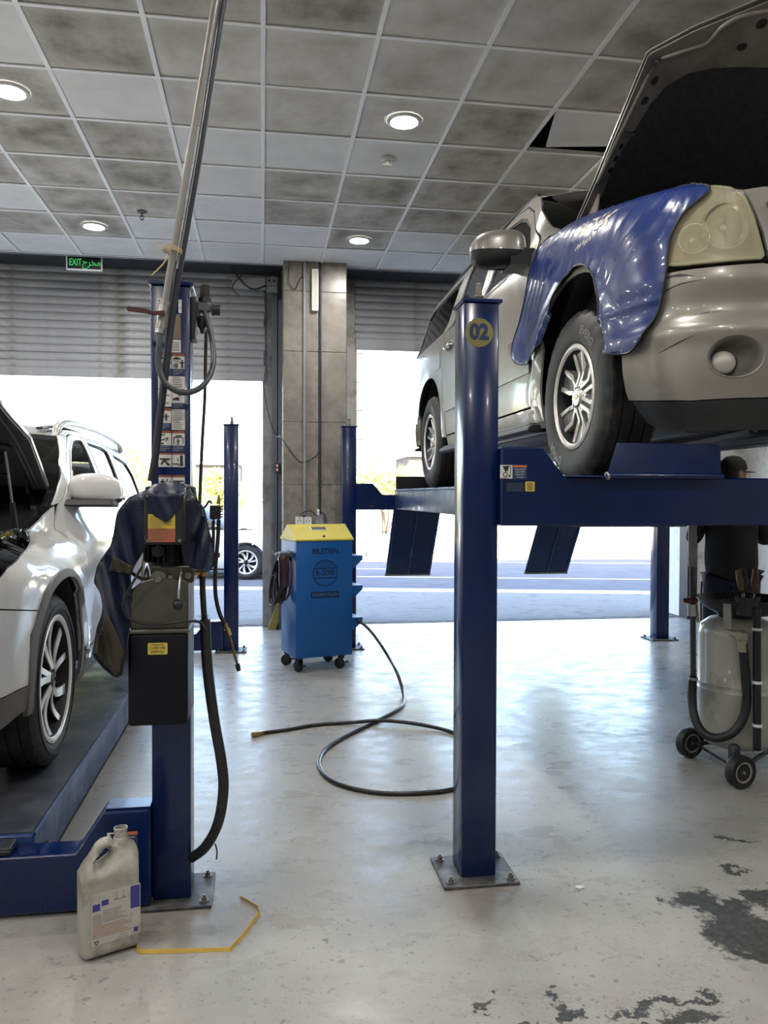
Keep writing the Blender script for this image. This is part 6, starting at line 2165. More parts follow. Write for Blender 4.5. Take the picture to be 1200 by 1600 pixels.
for k in range(3):
    q = Vector((-0.3141, 2.880, 2.357)) + ax * (k * 0.006)
    a_, b_ = frame_along(ax)
    tube(bm, [q + (a_ * 0.045 * math.cos(t) + b_ * 0.032 * math.sin(t)) for t in [PI * 2 * i / 14 for i in range(14)]], 0.0022, 5, 2, closed=True)
tube(bm, [(-0.3259, 2.850, 2.343), (-0.3341, 2.845, 2.314), (-0.3557, 2.845, 2.287), (-0.3729, 2.845, 2.269), (-0.3794, 2.845, 2.262)], 0.0025, 6)
tube(bm, [(-0.3173, 2.850, 2.357), (-0.3382, 2.845, 2.372), (-0.3576, 2.845, 2.377)], 0.0012, 5)
tube(bm, [(-0.3576, 2.845, 2.377), (-0.3726, 2.845, 2.370), (-0.377, 2.845, 2.352), (-0.3641, 2.845, 2.351), (-0.3619, 2.845, 2.366)], 0.0012, 5)
obj('string', bm, M_str, ys, 60, world=True)

# ------------------------------------------------------------------ air filter regulator beside the post head
fr = thing('air_filter_regulator', 'dark air filter regulator mounted beside the head of the near left post', 'regulator', (-0.214, 3.05, 2.07))
M_reg = mat('regulator_black', (0.020, 0.022, 0.028), 0.4, var=0.2)
def atr(x, y):
    return Vector((-0.214 + (x - 320) * 0.00249, 3.05, 2.287 - (y - 447) * 0.00239))
bm = cyl(bmesh.new(), atr(320, 446), atr(320, 466), 0.0165, 20)
for k in range(16):
    a = 2 * PI * k / 16
    q = atr(320, 456)
    box(bm, q + Vector((0.0165 * math.cos(a), 0.0165 * math.sin(a), 0)), (0.003, 0.003, 0.04), 0)
cyl(bm, atr(320, 466), atr(320, 474), 0.024, 20)
obj('knob', bm, M_reg, fr, 40, world=True)
bm = box(bmesh.new(), atr(319, 481), (0.05, 0.045, 0.04), 0.006)
box(bm, atr(310, 484), (0.02, 0.03, 0.045), 0.004)
cyl(bm, atr(330, 484), atr(334, 484), 0.018, 20)
obj('body', bm, mat('regulator_grey', (0.10, 0.11, 0.12), 0.4, 0.4, var=0.2), fr, 40, world=True)
bm = cyl(bmesh.new(), atr(332, 484), atr(343, 484), 0.0205, 24)
cyl(bm, atr(331, 484), atr(333, 484), 0.022, 24)
obj('gauge', bm, M_reg, fr, 40, world=True)
bm = lathe(bmesh.new(), [(0, -0.065), (0.006, -0.062), (0.010, -0.045), (0.018, -0.035), (0.0195, 0.0), (0, 0.0)], 20, Matrix.Translation(atr(316, 495)))
obj('bowl', bm, M_reg, fr, 40, world=True)
bm = bx(-0.262, -0.235, 3.02, 3.08, 2.16, 2.22, 0.003)
box(bm, atr(307, 488), (0.03, 0.02, 0.03), 0.004)
obj('bracket', bm, M_darksteel, fr, 30, world=True)
obj('drop_hose', tube(bmesh.new(), [atr(322, 515), atr(321, 560), Vector((-0.2138, 3.040, 1.872)), Vector((-0.2227, 3.030, 1.703)), Vector((-0.2293, 3.020, 1.535)), Vector((-0.2309, 3.010, 1.464))], 0.0062, 8), M_black, fr, 60, world=True)

# ------------------------------------------------------------------ air gun hanging on the post
ag = thing('air_gun', 'air blow gun with black hose and brass wand hanging beside the near left post', 'air gun', (-0.17, 2.98, 1.45))
def atg(x, y):
    return Vector((-0.1987, 2.980, 1.471)).lerp(Vector((-0.1478, 2.980, 1.412)), 0) + Vector(((x - 325) * 0.00243, 0, -(y - 787) * 0.00241))
bm = box(bmesh.new(), atg(336, 800), (0.040, 0.03, 0.052), 0.004)
for k in range(5):
    box(bm, atg(346, 791 + k * 4), (0.008, 0.026, 0.004), 0)
obj('block', bm, M_blackpl, ag, 30, world=True)
bm = cyl(bmesh.new(), atg(341, 787), atg(341, 780), 0.0065, 8)
cyl(bm, atg(341, 781), atg(341, 776), 0.005, 8)
cyl(bm, atg(341, 777), atg(341, 773), 0.0032, 8)
obj('nipple', bm, M_brass, ag, 40, world=True)
obj('hook', tube(bmesh.new(), [atg(331, 787), atg(327, 783), atg(322, 790), atg(315, 796), atg(305, 800)], 0.004, 8), M_blackpl, ag, 60, world=True)
obj('grip', tube(bmesh.new(), [atg(333, 811), atg(333, 835), atg(332, 860), atg(330, 885)], 0.0065, 10), M_black, ag, 60, world=True)
obj('hose', tube(bmesh.new(), [atg(341, 810), atg(340, 835), atg(338, 860), atg(336, 885), atg(336, 925), atg(342, 955), atg(351, 975)], 0.0078, 10), M_black, ag, 60, world=True)
cyl_ = cyl(bmesh.new(), atg(338, 862), atg(337.5, 869), 0.0125, 12)
obj('collar', cyl_, M_boxg, ag, 40, world=True)
bm = cyl(bmesh.new(), atg(350, 972), atg(356, 988), 0.0085, 8)
cyl(bm, atg(353, 980), atg(356.5, 990), 0.011, 6)
obj('coupling', bm, M_brass, ag, 40, world=True)
bm = cyl(bmesh.new(), atg(356, 988), atg(369, 1036), 0.0052, 10)
w_ = obj('wand', bm, mat('dull_brass', (0.22, 0.18, 0.12), 0.4, 0.8, var=0.2), ag, 40, world=True)
obj('nozzle', cyl(bmesh.new(), atg(368.5, 1034), atg(371, 1045), 0.0095, 12, 0.008), M_blackpl, w_, 40, world=True)

# ------------------------------------------------------------------ oil jug and yellow strap on the floor
jug = thing('oil_jug', 'grubby white plastic oil jug standing on the floor before the lowered cross beam', 'jug', (-0.505, 2.70, 0), 0.42)
M_jug = mat('grubby_plastic', (0.34, 0.33, 0.29), 0.42, var=0.12, vscale=5, dirt=(0.14, 0.13, 0.11), dirt_amt=0.45, dirt_scale=7)
JH = [(-0.095, 0.012), (-0.085, 0.0), (0.085, 0.0), (0.097, 0.014), (0.097, 0.312), (0.086, 0.340), (0.066, 0.352), (0.062, 0.36), (0.020, 0.36), (0.014, 0.352), (0.004, 0.372), (-0.016, 0.374), (-0.040, 0.362), (-0.095, 0.268)]
JH = rounded(JH, 0.008, 2)
HO = rounded([(-0.050, 0.290), (-0.040, 0.312), (-0.008, 0.342), (0.006, 0.332), (0.000, 0.312), (-0.028, 0.290)], 0.008, 2)


def edge_dist(x, y, polys):
    d = 9.0
    for P in polys:
        n = len(P)
        for i in range(n):
            ax_, ay_ = P[i]
            bx_, by_ = P[(i + 1) % n]
            dx, dy = bx_ - ax_, by_ - ay_
            t = max(0, min(1, ((x - ax_) * dx + (y - ay_) * dy) / (dx * dx + dy * dy + 1e-12)))
            d = min(d, math.hypot(x - ax_ - t * dx, y - ay_ - t * dy))
    return d


vo, fo = cdt(dense(JH, 0.010), 0.011, [dense(HO, 0.008)])
hd = []
for p in vo:
    q = 1 - min(1, edge_dist(p.x, p.y, (JH, HO)) / 0.028)
    full_ = 0.062 if p.y < 0.27 else 0.062 - 0.036 * sm(0.27, 0.345, p.y)
    hd.append(full_ * (0.18 + 0.82 * math.sqrt(max(0, 1 - q * q))))
bm = bmesh.new()
A = [bm.verts.new((p.x, -h, p.y)) for p, h in zip(vo, hd)]
B = [bm.verts.new((p.x, h, p.y)) for p, h in zip(vo, hd)]
ec = {}
for f in fo:
    bm.faces.new([A[i] for i in f])
    bm.faces.new([B[i] for i in reversed(f)])
    for k in range(3):
        ec[(f[k], f[(k + 1) % 3])] = 1
for a, b in ec:
    if (b, a) not in ec:
        bm.faces.new((A[b], A[a], B[a], B[b]))
obj('body', bm, M_jug, jug, 60)
obj('neck', lathe(bmesh.new(), [(0.026, 0.345), (0.024, 0.362), (0.0205, 0.366), (0.0205, 0.388), (0.0225, 0.390), (0.0225, 0.395), (0.0185, 0.396), (0.0185, 0.36), (0, 0.36)], 24, Matrix.Translation((0.041, 0, 0))), M_jug, jug, 40)
m = Multi()
ly = -0.0622
m.add(bx(-0.068, 0.088, ly - 0.0006, ly, 0.055, 0.222), mat('jug_label', (0.40, 0.39, 0.36), 0.45, var=0.06, vscale=30, dirt=(0.22, 0.20, 0.17), dirt_amt=0.4, dirt_scale=9))
M_purp = mat('label_violet', (0.045, 0.04, 0.22), 0.45)
M_pink = mat('label_faded_red', (0.34, 0.22, 0.17), 0.5)
M_lg = mat('label_grey_ink', (0.22, 0.21, 0.20), 0.5)
for q in ((0.056, 0.086, 0.145, 0.218, M_purp), (-0.064, -0.040, 0.165, 0.188, M_purp), (-0.036, -0.014, 0.178, 0.196, M_purp), (0.066, 0.080, 0.065, 0.080, M_purp)):
    m.add(bx(q[0], q[1], ly - 0.001, ly, q[2], q[3]), q[4])
rnd = random.Random(9)
for k in range(7):
    m.add(bx(-0.064, -0.036, ly - 0.001, ly, 0.150 - k * 0.005, 0.1525 - k * 0.005), M_lg)
    m.add(bx(-0.032, -0.032 + 0.08 * rnd.uniform(.6, 1), ly - 0.001, ly, 0.160 - k * 0.006, 0.1625 - k * 0.006), M_lg)
for k in range(6):
    m.add(bx(-0.064, -0.064 + 0.14 * rnd.uniform(.7, 1), ly - 0.001, ly, 0.113 - k * 0.007, 0.117 - k * 0.007), M_pink)
for cx in (0.012, 0.034):
    m.add(prism(bmesh.new(), [(cx - .008, 0.186), (cx + .008, 0.186), (cx + .010, 0.190), (cx, 0.194), (cx + .001, 0.214), (cx - .001, 0.214), (cx - .002, 0.194), (cx - .010, 0.190)], XZ, ly - 0.001, ly), M_lg)
# recycling triangle of three bent arrows
for k in range(3):
    a = 2 * PI * k / 3 + PI / 2
    c_, s_ = math.cos(a), math.sin(a)
    pts = [(-0.004, 0.0035), (0.003, 0.0035), (0.003, 0.001), (0.0068, 0.005), (0.003, 0.009), (0.003, 0.0065), (-0.004, 0.0065)]
    m.add(prism(bmesh.new(), [(-0.052 + (x * c_ - y * s_) * 0.9, 0.064 + (x * s_ + y * c_) * 0.9) for x, y in pts], XZ, ly - 0.001, ly), M_ink)
m.done('label', jug, 0)

st_ = thing('packing_strap', 'flat yellow packing strap lying bent on the floor beside the oil jug', 'strap', (-0.25, 2.75, 0))
M_strap = mat('yellow_strap', (0.50, 0.33, 0.06), 0.5, var=0.12, vscale=25)


def ribbon(pts, h, z=0.001, lean=0.35):
    bm = bmesh.new()
    rows = []
    n = len(pts)
    for i, p in enumerate(pts):
        p = Vector(p)
        d = Vector(pts[min(i + 1, n - 1)]) - Vector(pts[max(i - 1, 0)])
        nn = Vector((-d.y, d.x, 0)).normalized()
        b = Vector((p.x, p.y, p.z + z))
        t = b + Vector((nn.x * h * lean, nn.y * h * lean, h * 0.93))
        rows.append([bm.verts.new(q) for q in (b - nn * 0.0006, b + nn * 0.0006, t + nn * 0.0006, t - nn * 0.0006)])
    for i in range(n - 1):
        for j in range(4):
            bm.faces.new((rows[i][j], rows[i][(j + 1) % 4], rows[i + 1][(j + 1) % 4], rows[i + 1][j]))
    bm.faces.new(rows[0][::-1])
    bm.faces.new(rows[-1])
    return bm


obj('strap', ribbon([(-0.4805, 3.005, 0), (-0.4485, 2.857, 0), (-0.41, 2.662, 0), (-0.3897, 2.648, 2.22e-16), (-0.2289, 2.631, 0), (-0.1047, 2.620, 0), (-0.05468, 2.717, 0), (-0.007388, 2.844, 0), (-0.01208, 2.880, 0), (-0.04722, 2.927, 0), (-0.08075, 2.964, 0)], 0.013), M_strap, st_, 0, world=True)
obj('strap_end', ribbon([(-0.4839, 3.027, 0.013), (-0.4611, 3.028, 0.013), (-0.4284, 3.009, 0.013), (-0.4004, 2.972, 0.013)], 0.013), M_strap, st_, 0, world=True)
ps = thing('paper_scrap', 'tiny torn scrap of printed paper on the floor near post 02', 'paper scrap', (1.204, 2.857, 0))
bm = prism(bmesh.new(), [(-0.022, -0.004), (-0.006, -0.016), (0.018, -0.008), (0.016, 0.006), (-0.010, 0.010)], lambda a, b, d: Vector((a, b, d + 0.003 + 0.12 * abs(a))), 0, 0.0006)
obj('scrap', bm, M_paper, ps, 0)
obj('print', prism(bmesh.new(), [(0.0, -0.006), (0.014, -0.004), (0.012, 0.004), (0.002, 0.003)], lambda a, b, d: Vector((a, b, d + 0.003 + 0.12 * abs(a))), 0.0006, 0.001), mat('print_green', (0.12, 0.25, 0.06), 0.5), ps, 0)

# ------------------------------------------------------------------ things on the pier and above the doors
ex = thing('exit_sign', 'green lit EXIT sign in English and Arabic above the left door', 'sign', (-1.80, 8.48, 3.80))
M_frame = mat('sign_frame', (0.80, 0.81, 0.83), 0.4)
bm = bmesh.new()
a_, b_ = (-1.971, 8.470, 3.936), (-1.617, 8.470, 3.794)
sx0, sx1, sz1, sz0 = a_[0], b_[0], a_[2] + 0.008, b_[2] - 0.002
sw, sh = sx1 - sx0, sz1 - sz0
prism(bm, [(sx0, sz0), (sx1, sz0), (sx1, sz1), (sx0, sz1)], XZ, 8.465, 8.50, 0.004)
obj('sign_body', bm, M_frame, ex, 0, world=True)
obj('sign_face', bx(sx0 + 0.014, sx1 - 0.014, 8.4625, 8.466, sz0 + 0.014, sz1 - 0.014), mat('sign_dark_green', (0.012, 0.03, 0.028), 0.3), ex, 0, world=True)
M_glowg = mat('sign_green_glow', (0.05, 0.5, 0.12), 0.5, emit=(0.10, 1.0, 0.22), estr=0.10)
zc = (sz0 + sz1) / 2
bm = lettering(bmesh.new(), 'EXIT', 0.096, lambda a, b: Vector((sx0 + 0.092 + a, 8.4615, zc + b)), 0.001, 0.62)
obj('lettering', bm, M_glowg, ex, 0, world=True)
bm = lettering(bmesh.new(), '\uFE9D\uFEAE\uFEA8\uFEE3', 0.098, lambda a, b: Vector((sx1 - 0.105 + a, 8.4615, zc + b + 0.004)), 0.0, 0.85)
obj('lettering', bm, M_glowg, ex, 0, world=True)
for x in (sx0 + 0.06, sx1 - 0.06):
    obj('hanger', cyl(bmesh.new(), (x, 8.48, sz1), (x, 8.48, 4.03), 0.004, 8), M_steel, ex, 30, world=True)
    obj('bracket', bx(x - 0.015, x + 0.015, 8.40, 8.49, 4.022, 4.028), M_steel, ex, 0, world=True)

el = thing('emergency_light', 'long white emergency light with rows of LEDs fixed upright on the pier', 'emergency light', (0.54, 8.24, 3.6))
obj('housing', prism(bmesh.new(), rounded([(0.503, 3.412), (0.572, 3.412), (0.572, 3.842), (0.503, 3.842)], .012), XZ, 8.205, 8.25, 0.005), mat('lamp_white', (0.70, 0.70, 0.69), 0.4), el, 40, world=True)
bm = bmesh.new()
for i in range(4):
    for j in range(26):
        x, z = 0.516 + i * 0.0142, 3.445 + j * 0.0148
        cyl(bm, (x, 8.2055, z), (x, 8.2015, z), 0.0045, 6, 0.003)
o_ = obj('led_dots', bm, mat('led_cream', (0.85, 0.80, 0.62), 0.2, emit=(1, 0.92, 0.7), estr=0.12), el, 30, world=True)
o_['kind'] = 'stuff'
obj('lens_plate', bx(0.511, 0.564, 8.2045, 8.206, 3.438, 3.822), mat('led_plate', (0.42, 0.42, 0.41), 0.3), el, 0, world=True)
tag(obj('conduit', bx(0.417, 0.443, 8.225, 8.252, 1.30, 3.92, 0.003), M_grey, None, 0), 'pale grey vertical cable trunking on the left of the emergency light', 'conduit', 'conduits on the pier')
tag(obj('conduit', cyl(bmesh.new(), (0.59, 8.238, 0.9), (0.59, 8.238, 3.92), 0.012, 12), M_darksteel, None, 40), 'dark vertical pipe on the right of the emergency light', 'conduit', 'conduits on the pier')
tag(obj('wire', tube(bmesh.new(), [(0.272, 8.24, 3.92), (0.268, 8.235, 3.75), (0.275, 8.235, 3.68), (0.33, 8.235, 3.63), (0.365, 8.235, 3.70), (0.395, 8.235, 3.755), (0.42, 8.235, 3.76)], 0.004, 6), M_black, None, 60), 'loose black wire loop high on the left of the pier', 'wire')
so = thing('wall_sockets', 'pair of white wall sockets low on the pier above the blue cabinet', 'socket', (0.42, 8.24, 1.25))
for xa in (0.338, 0.424):
    p = obj('socket_plate', bx(xa, xa + 0.082, 8.215, 8.25, 1.20, 1.285, 0.004), M_white, so, 0, world=True)
    bm = bmesh.new()
    for dx in (-0.014, 0.014):
        bx(xa + 0.041 + dx - 0.004, xa + 0.041 + dx + 0.004, 8.2135, 8.216, 1.235, 1.25, 0, 1, bm)
    bx(xa + 0.036, xa + 0.046, 8.2135, 8.216, 1.262, 1.272, 0, 1, bm)
    obj('socket_holes', bm, M_blackpl, p, 0, world=True)
pg = thing('white_plug', 'white plug with black lead hanging in a clear box on the pier', 'plug', (0.57, 8.22, 1.30))
obj('plug_body', bx(0.558, 0.585, 8.19, 8.22, 1.30, 1.365, 0.008), M_white, pg, 0, world=True)
obj('plug_box', bx(0.545, 0.625, 8.205, 8.25, 1.19, 1.31, 0.004), M_grey, pg, 0, world=True)
obj('lead', tube(bmesh.new(), [(0.38, 8.21, 1.285), (0.42, 8.20, 1.335), (0.50, 8.20, 1.345), (0.55, 8.20, 1.30), (0.60, 8.20, 1.335), (0.64, 8.2, 1.30), (0.66, 8.21, 1.22)], 0.005, 6), M_black, pg, 60, world=True)
sb = thing('switch_box', 'small dark red switch box on the grey door guide left of the pier', 'switch', (0.13, 8.93, 2.0))
c = (0.1617, 8.935, 1.816)
obj('box', bx(c[0] - 0.028, c[0] + 0.028, 8.90, 8.945, c[2] - 0.055, c[2] + 0.055, 0.004), mat('switch_maroon', (0.09, 0.022, 0.02), 0.5), sb, 0, world=True)
bm = bx(c[0] - 0.012, c[0] + 0.012, 8.895, 8.90, c[2] + 0.01, c[2] + 0.035)
bx(c[0] - 0.012, c[0] + 0.012, 8.895, 8.90, c[2] - 0.035, c[2] - 0.01, 0, 1, bm)
obj('button', bm, M_white, sb, 0, world=True)
tag(obj('wire', tube(bmesh.new(), [(-0.001031, 8.950, 2.807), (0.05534, 8.930, 2.464), (0.1398, 8.900, 2.178), (0.185, 8.4, 2.13), (0.212, 8.23, 2.07), (0.3787, 8.230, 1.859), (0.5241, 8.230, 1.901), (0.5904, 8.230, 1.974)], 0.005, 6), M_black, None, 60), 'thin dark cable sagging from the left shutter end to the pier', 'wire')
mb = thing('shutter_control_box', 'grey control box with wires at the right end of the left shutter', 'control box', (-0.1, 8.8, 3.85))
a_, b_ = (-0.3243, 8.800, 3.880), (0.1657, 8.800, 3.741)
obj('box', bx(a_[0], b_[0] - 0.13, 8.76, 8.86, b_[2] + 0.02, a_[2], 0.006), mat('galvanised_box', (0.36, 0.37, 0.38), 0.4, 0.5, var=0.15), mb, 30, world=True)
obj('terminal_plate', bx(b_[0] - 0.125, b_[0] - 0.005, 8.77, 8.85, b_[2] - 0.005, a_[2] + 0.015, 0.004), mat('galvanised_plate', (0.30, 0.31, 0.32), 0.45, 0.5, var=0.2), mb, 30, world=True)
bm = bmesh.new()
for dx in (-0.095, -0.04):
    cyl(bm, (b_[0] + dx, 8.768, a_[2] - 0.03), (b_[0] + dx, 8.762, a_[2] - 0.03), 0.014, 14)
for dx in (-0.1, -0.07, -0.04):
    cyl(bm, (b_[0] + dx, 8.768, a_[2] - 0.085), (b_[0] + dx, 8.762, a_[2] - 0.085), 0.007, 10)
obj('screw_heads', bm, M_darksteel, mb, 30, world=True)
bm = tube(bmesh.new(), [(-0.363, 8.750, 4.037), (-0.2747, 8.750, 3.889), (-0.1792, 8.750, 3.783), (-0.08335, 8.750, 3.746), (0.04044, 8.750, 3.793)], 0.008, 6)
tube(bm, [(-0.2202, 8.750, 3.892), (-0.3021, 8.750, 3.806), (-0.3157, 8.750, 3.736), (-0.2476, 8.750, 3.670)], 0.005, 6)
obj('wiring', bm, M_black, mb, 60, world=True)
plank = thing('wedge_board', 'narrow yellow board leaning at the foot of the pier behind blue cabinet', 'board', (0.11, 8.95, 0))
obj('board', prism(bmesh.new(), [(-0.055, 0), (0.04, 0), (0.20, 0.50), (0.12, 0.50)], lambda a, b, d: Vector((a, d + b * 0.12, b)), -0.02, 0.01, 0.003), mat('faded_yellow', (0.30, 0.25, 0.07), 0.6, var=0.2), plank, 0)

# ------------------------------------------------------------------ blue engine-flush cabinet
cab = thing('service_cabinet', 'blue wheeled engine flush cabinet with yellow roof shaped lid', 'cabinet', (0.467, 6.937, 0), math.radians(15.5))
M_cab = mat('cabinet_blue', (0.004, 0.085, 0.30), 0.38, var=0.06, vscale=3, rvar=0.06)
M_cabtxt = mat('cabinet_print', (0.006, 0.016, 0.07), 0.45)
M_lid = mat('lid_yellow', (0.50, 0.43, 0.06), 0.4, var=0.08)
w, d = 0.255, 0.215
obj('body', bx(-w, w, -d, d, 0.128, 1.12, 0.006, 2), M_cab, cab, 40)
lid = obj('lid', prism(bmesh.new(), [(-d - 0.008, 1.12), (d + 0.008, 1.12), (d + 0.008, 1.135), (0.02, 1.255), (-0.02, 1.255), (-d - 0.008, 1.135)], YZ, -w - 0.008, w + 0.008, 0.003), M_lid, cab, 20)
sl = math.atan2(0.12, 0.195)
bm = box(bmesh.new(), (-0.01, -0.085, 1.2185), (0.15, 0.05, 0.006), 0.002, Matrix.Rotation(sl, 4, 'X'))
dsp = obj('display_frame', bm, M_white, lid, 0)
obj('display', box(bmesh.new(), (-0.01, -0.0865, 1.2212), (0.13, 0.036, 0.006), 0, Matrix.Rotation(sl, 4, 'X')), mat('display_grey', (0.10, 0.11, 0.12), 0.15), dsp, 0)
obj('lid_lock', cyl(bmesh.new(), (0.0, -0.19, 1.158), (0.0, -0.198, 1.158), 0.010, 14), M_blackpl, lid, 30)
fy = -d - 0.0008
pt = lambda x0, z0: (lambda a, b: Vector((x0 + a, fy, z0 + b)))
m = Multi()
m.add(lettering(bmesh.new(), 'BILSTEIN', 0.062, pt(0.005, 1.030), 0.0022, 1.0), M_cabtxt)
r_out, r_in = 0.113, 0.105
ring_ = bmesh.new()
lathe(ring_, [(r_in, 0), (r_out, 0)], 56, Matrix.Translation((0.005, fy, 0.845)) @ Matrix.Rotation(PI / 2, 4, 'X'))
m.add(ring_, M_cabtxt)
for zz in (0.886, 0.804):
    hwid = math.sqrt(r_out ** 2 - (zz - 0.845) ** 2) - 0.002
    m.add(bx(0.005 - hwid, 0.005 + hwid, fy - 0.0002, fy + 0.0002, zz - 0.005, zz + 0.005), M_cabtxt)
for k in range(6):
    zz = 0.900 + k * 0.0085
    hwid = math.sqrt(max(0, r_in ** 2 - (zz - 0.845) ** 2)) - 0.004
    m.add(bx(0.005 - hwid, 0.005 + hwid, fy - 0.0002, fy + 0.0002, zz, zz + 0.0022), M_cabtxt)
m.add(lettering(bmesh.new(), 'R-2000', 0.064, pt(0.005, 0.845), 0.002, 0.93), M_cabtxt)
m.add(bx(-0.125, 0.13, fy - 0.0002, fy + 0.0002, 0.632, 0.688), M_cabtxt)
m.done('printed_front', cab, 0)
m = Multi()
fy -= 0.0006
m.add(lettering(bmesh.new(), 'ENGINE FLUSH', 0.036, pt(0.003, 0.660), 0.0008, 0.95, 0.2), mat('cabinet_print_pale', (0.035, 0.13, 0.27), 0.45))
m.done('printed_band', cab, 0)
for zz in (0.985, 0.725, 0.445):
    sh_ = obj('side_shelf', prism(bmesh.new(), [(w, zz), (w + 0.105, zz), (w + 0.105, zz - 0.035), (w + 0.02, zz - 0.11), (w, zz - 0.115)], XZ, -d + 0.02, d - 0.02, 0.003), M_cab, cab, 0)
for x, y in ((-w + 0.06, -d + 0.06), (w - 0.06, -d + 0.06), (-w + 0.06, d - 0.06), (w - 0.06, d - 0.06)):
    ang = random.uniform(0.2, 1.2)
    R_ = Matrix.Translation((x, y, 0)) @ Matrix.Rotation(ang, 4, 'Z')
    bm = bmesh.new()
    for s in (-1, 1):
        box(bm, R_ @ Vector((s * 0.022, 0.02, 0.085)), (0.004, 0.045, 0.085), 0, Matrix.Rotation(ang, 4, 'Z'))
    box(bm, R_ @ Vector((0, 0.01, 0.124)), (0.07, 0.07, 0.008), 0, Matrix.Rotation(ang, 4, 'Z'))
    ca = obj('caster', bm, M_darksteel, cab, 0)
    obj('wheel', lathe(bmesh.new(), [(0, -0.016), (0.035, -0.017), (0.048, -0.012), (0.048, 0.012), (0.035, 0.017), (0, 0.016)], 20, R_ @ Matrix.Translation((0, 0.03, 0.048)) @ Matrix.Rotation(PI / 2, 4, 'Y')), M_black, ca, 40)
    obj('brake_pedal', box(bmesh.new(), R_ @ Vector((0, -0.035, 0.06)), (0.03, 0.035, 0.012), 0.002, Matrix.Rotation(ang, 4, 'Z')), M_blackpl, ca, 0)
# filter housing and hoses hooked on its left flank
ft = obj('filter_housing', lathe(bmesh.new(), [(0, 0.735), (0.034, 0.735), (0.042, 0.745), (0.044, 0.96), (0.05, 0.962), (0.05, 0.985), (0.045, 1.0), (0.02, 1.01), (0, 1.01)], 22, Matrix.Translation((-w - 0.095, -0.175, 0))), mat('filter_maroon', (0.035, 0.014, 0.018), 0.25, coat=0.4), cab, 40)
obj('filter_head', box(bmesh.new(), (-w - 0.075, -0.175, 1.01), (0.13, 0.07, 0.05), 0.012), mat('filter_head_blue', (0.05, 0.06, 0.09), 0.4), ft, 30)
rnd = random.Random(2)
for k in range(6):
    ph = rnd.uniform(-0.25, 0.25)
    a0, b0 = 0.115 + 0.03 * rnd.random(), 0.195 + 0.035 * rnd.random()
    cy, cz = -0.04 + rnd.uniform(-0.03, 0.03), 0.80 + rnd.uniform(-0.02, 0.015)
    pts = []
    for i in range(16):
        t = 2 * PI * i / 16
        yy, zz = a0 * math.cos(t), b0 * math.sin(t)
        pts.append((-w - 0.03 - 0.012 * k - 0.05 * (0.5 - 0.5 * math.sin(t)) * (k % 2 + 0.4), cy + yy * math.cos(ph) - zz * math.sin(ph), cz + yy * math.sin(ph) + zz * math.cos(ph)))
    obj('coiled_hose', tube(bmesh.new(), pts, 0.010, 8, 4, closed=True), M_black if k % 3 else mat('maroon_hose', (0.05, 0.015, 0.02), 0.4), cab, 60)
obj('hose_hook', tube(bmesh.new(), [(-w, -0.03, 1.03), (-w - 0.06, -0.03, 1.02), (-w - 0.14, -0.03, 1.0), (-w - 0.15, -0.03, 1.03)], 0.010, 8), M_steel, cab, 60)
obj('vent_cap', blobbox(bmesh.new(), (-w - 0.13, -0.13, 1.0), (0.05, 0.05, 0.06), 0.8, 14), mat('cap_grey_blue', (0.10, 0.13, 0.18), 0.4), cab, 60)
# the long hose on the floor
fh = thing('floor_hose', 'long black hose looped across the floor from the blue cabinet', 'hose', (0.5, 5.0, 0))
hz = 0.011
M_hose = mat('floor_hose_black', (0.013, 0.014, 0.015), 0.35, var=0.2)
path = [(0.7907, 6.860, 0.422), (0.8342, 6.800, 0.4136), (0.9077, 6.720, 0.3529), (0.9767, 6.620, 0.2644), (1.030, 6.400, 0.1712), (1.034, 6.050, 0.132), (1.052, 5.890, 0.03), (1.015, 5.628, 0.011), (0.9382, 5.429, 0.011), (0.7553, 5.168, 0.011), (0.5326, 4.886, 0.011), (0.3816, 4.654, 0.011), (0.3182, 4.455, 0.011), (0.3125, 4.276, 0.011), (0.3627, 4.093, 0.011), (0.4809, 3.957, 0.011), (0.6333, 3.883, 0.011), (0.8434, 3.869, 0.011), (0.986, 3.911, 0.011), (1.142, 4.046, 0.011), (1.244, 4.277, 0.011), (1.272, 4.624, 0.011), (1.164, 4.871, 0.013), (0.9864, 5.022, 0.022), (0.7872, 5.096, 0.03), (0.6235, 5.139, 0.016), (0.3706, 5.134, 0.011), (0.1605, 5.050, 0.011), (0.007092, 4.999, 0.012)]
obj('hose', tube(bmesh.new(), path, 0.0125, 10), M_hose, fh, 60, world=True)
e0, e1 = Vector((0.007092, 4.999, 0.012)), Vector((-0.06375, 4.952, 0.013))
dv = (e1 - e0)
bm = cyl(bmesh.new(), e0, e0 + dv * 0.5, 0.016, 6)
cyl(bm, e0 + dv * 0.5, e0 + dv * 0.95, 0.019, 12)
cyl(bm, e0 + dv * 0.95, e1, 0.013, 12)
obj('coupling', bm, M_brass, fh, 40, world=True)
obj('clip', tube(bmesh.new(), [e0 + Vector((0, -0.01, 0.01)), e0 + Vector((0.005, -0.025, 0.005))], 0.005, 6), M_black, fh, 60, world=True)

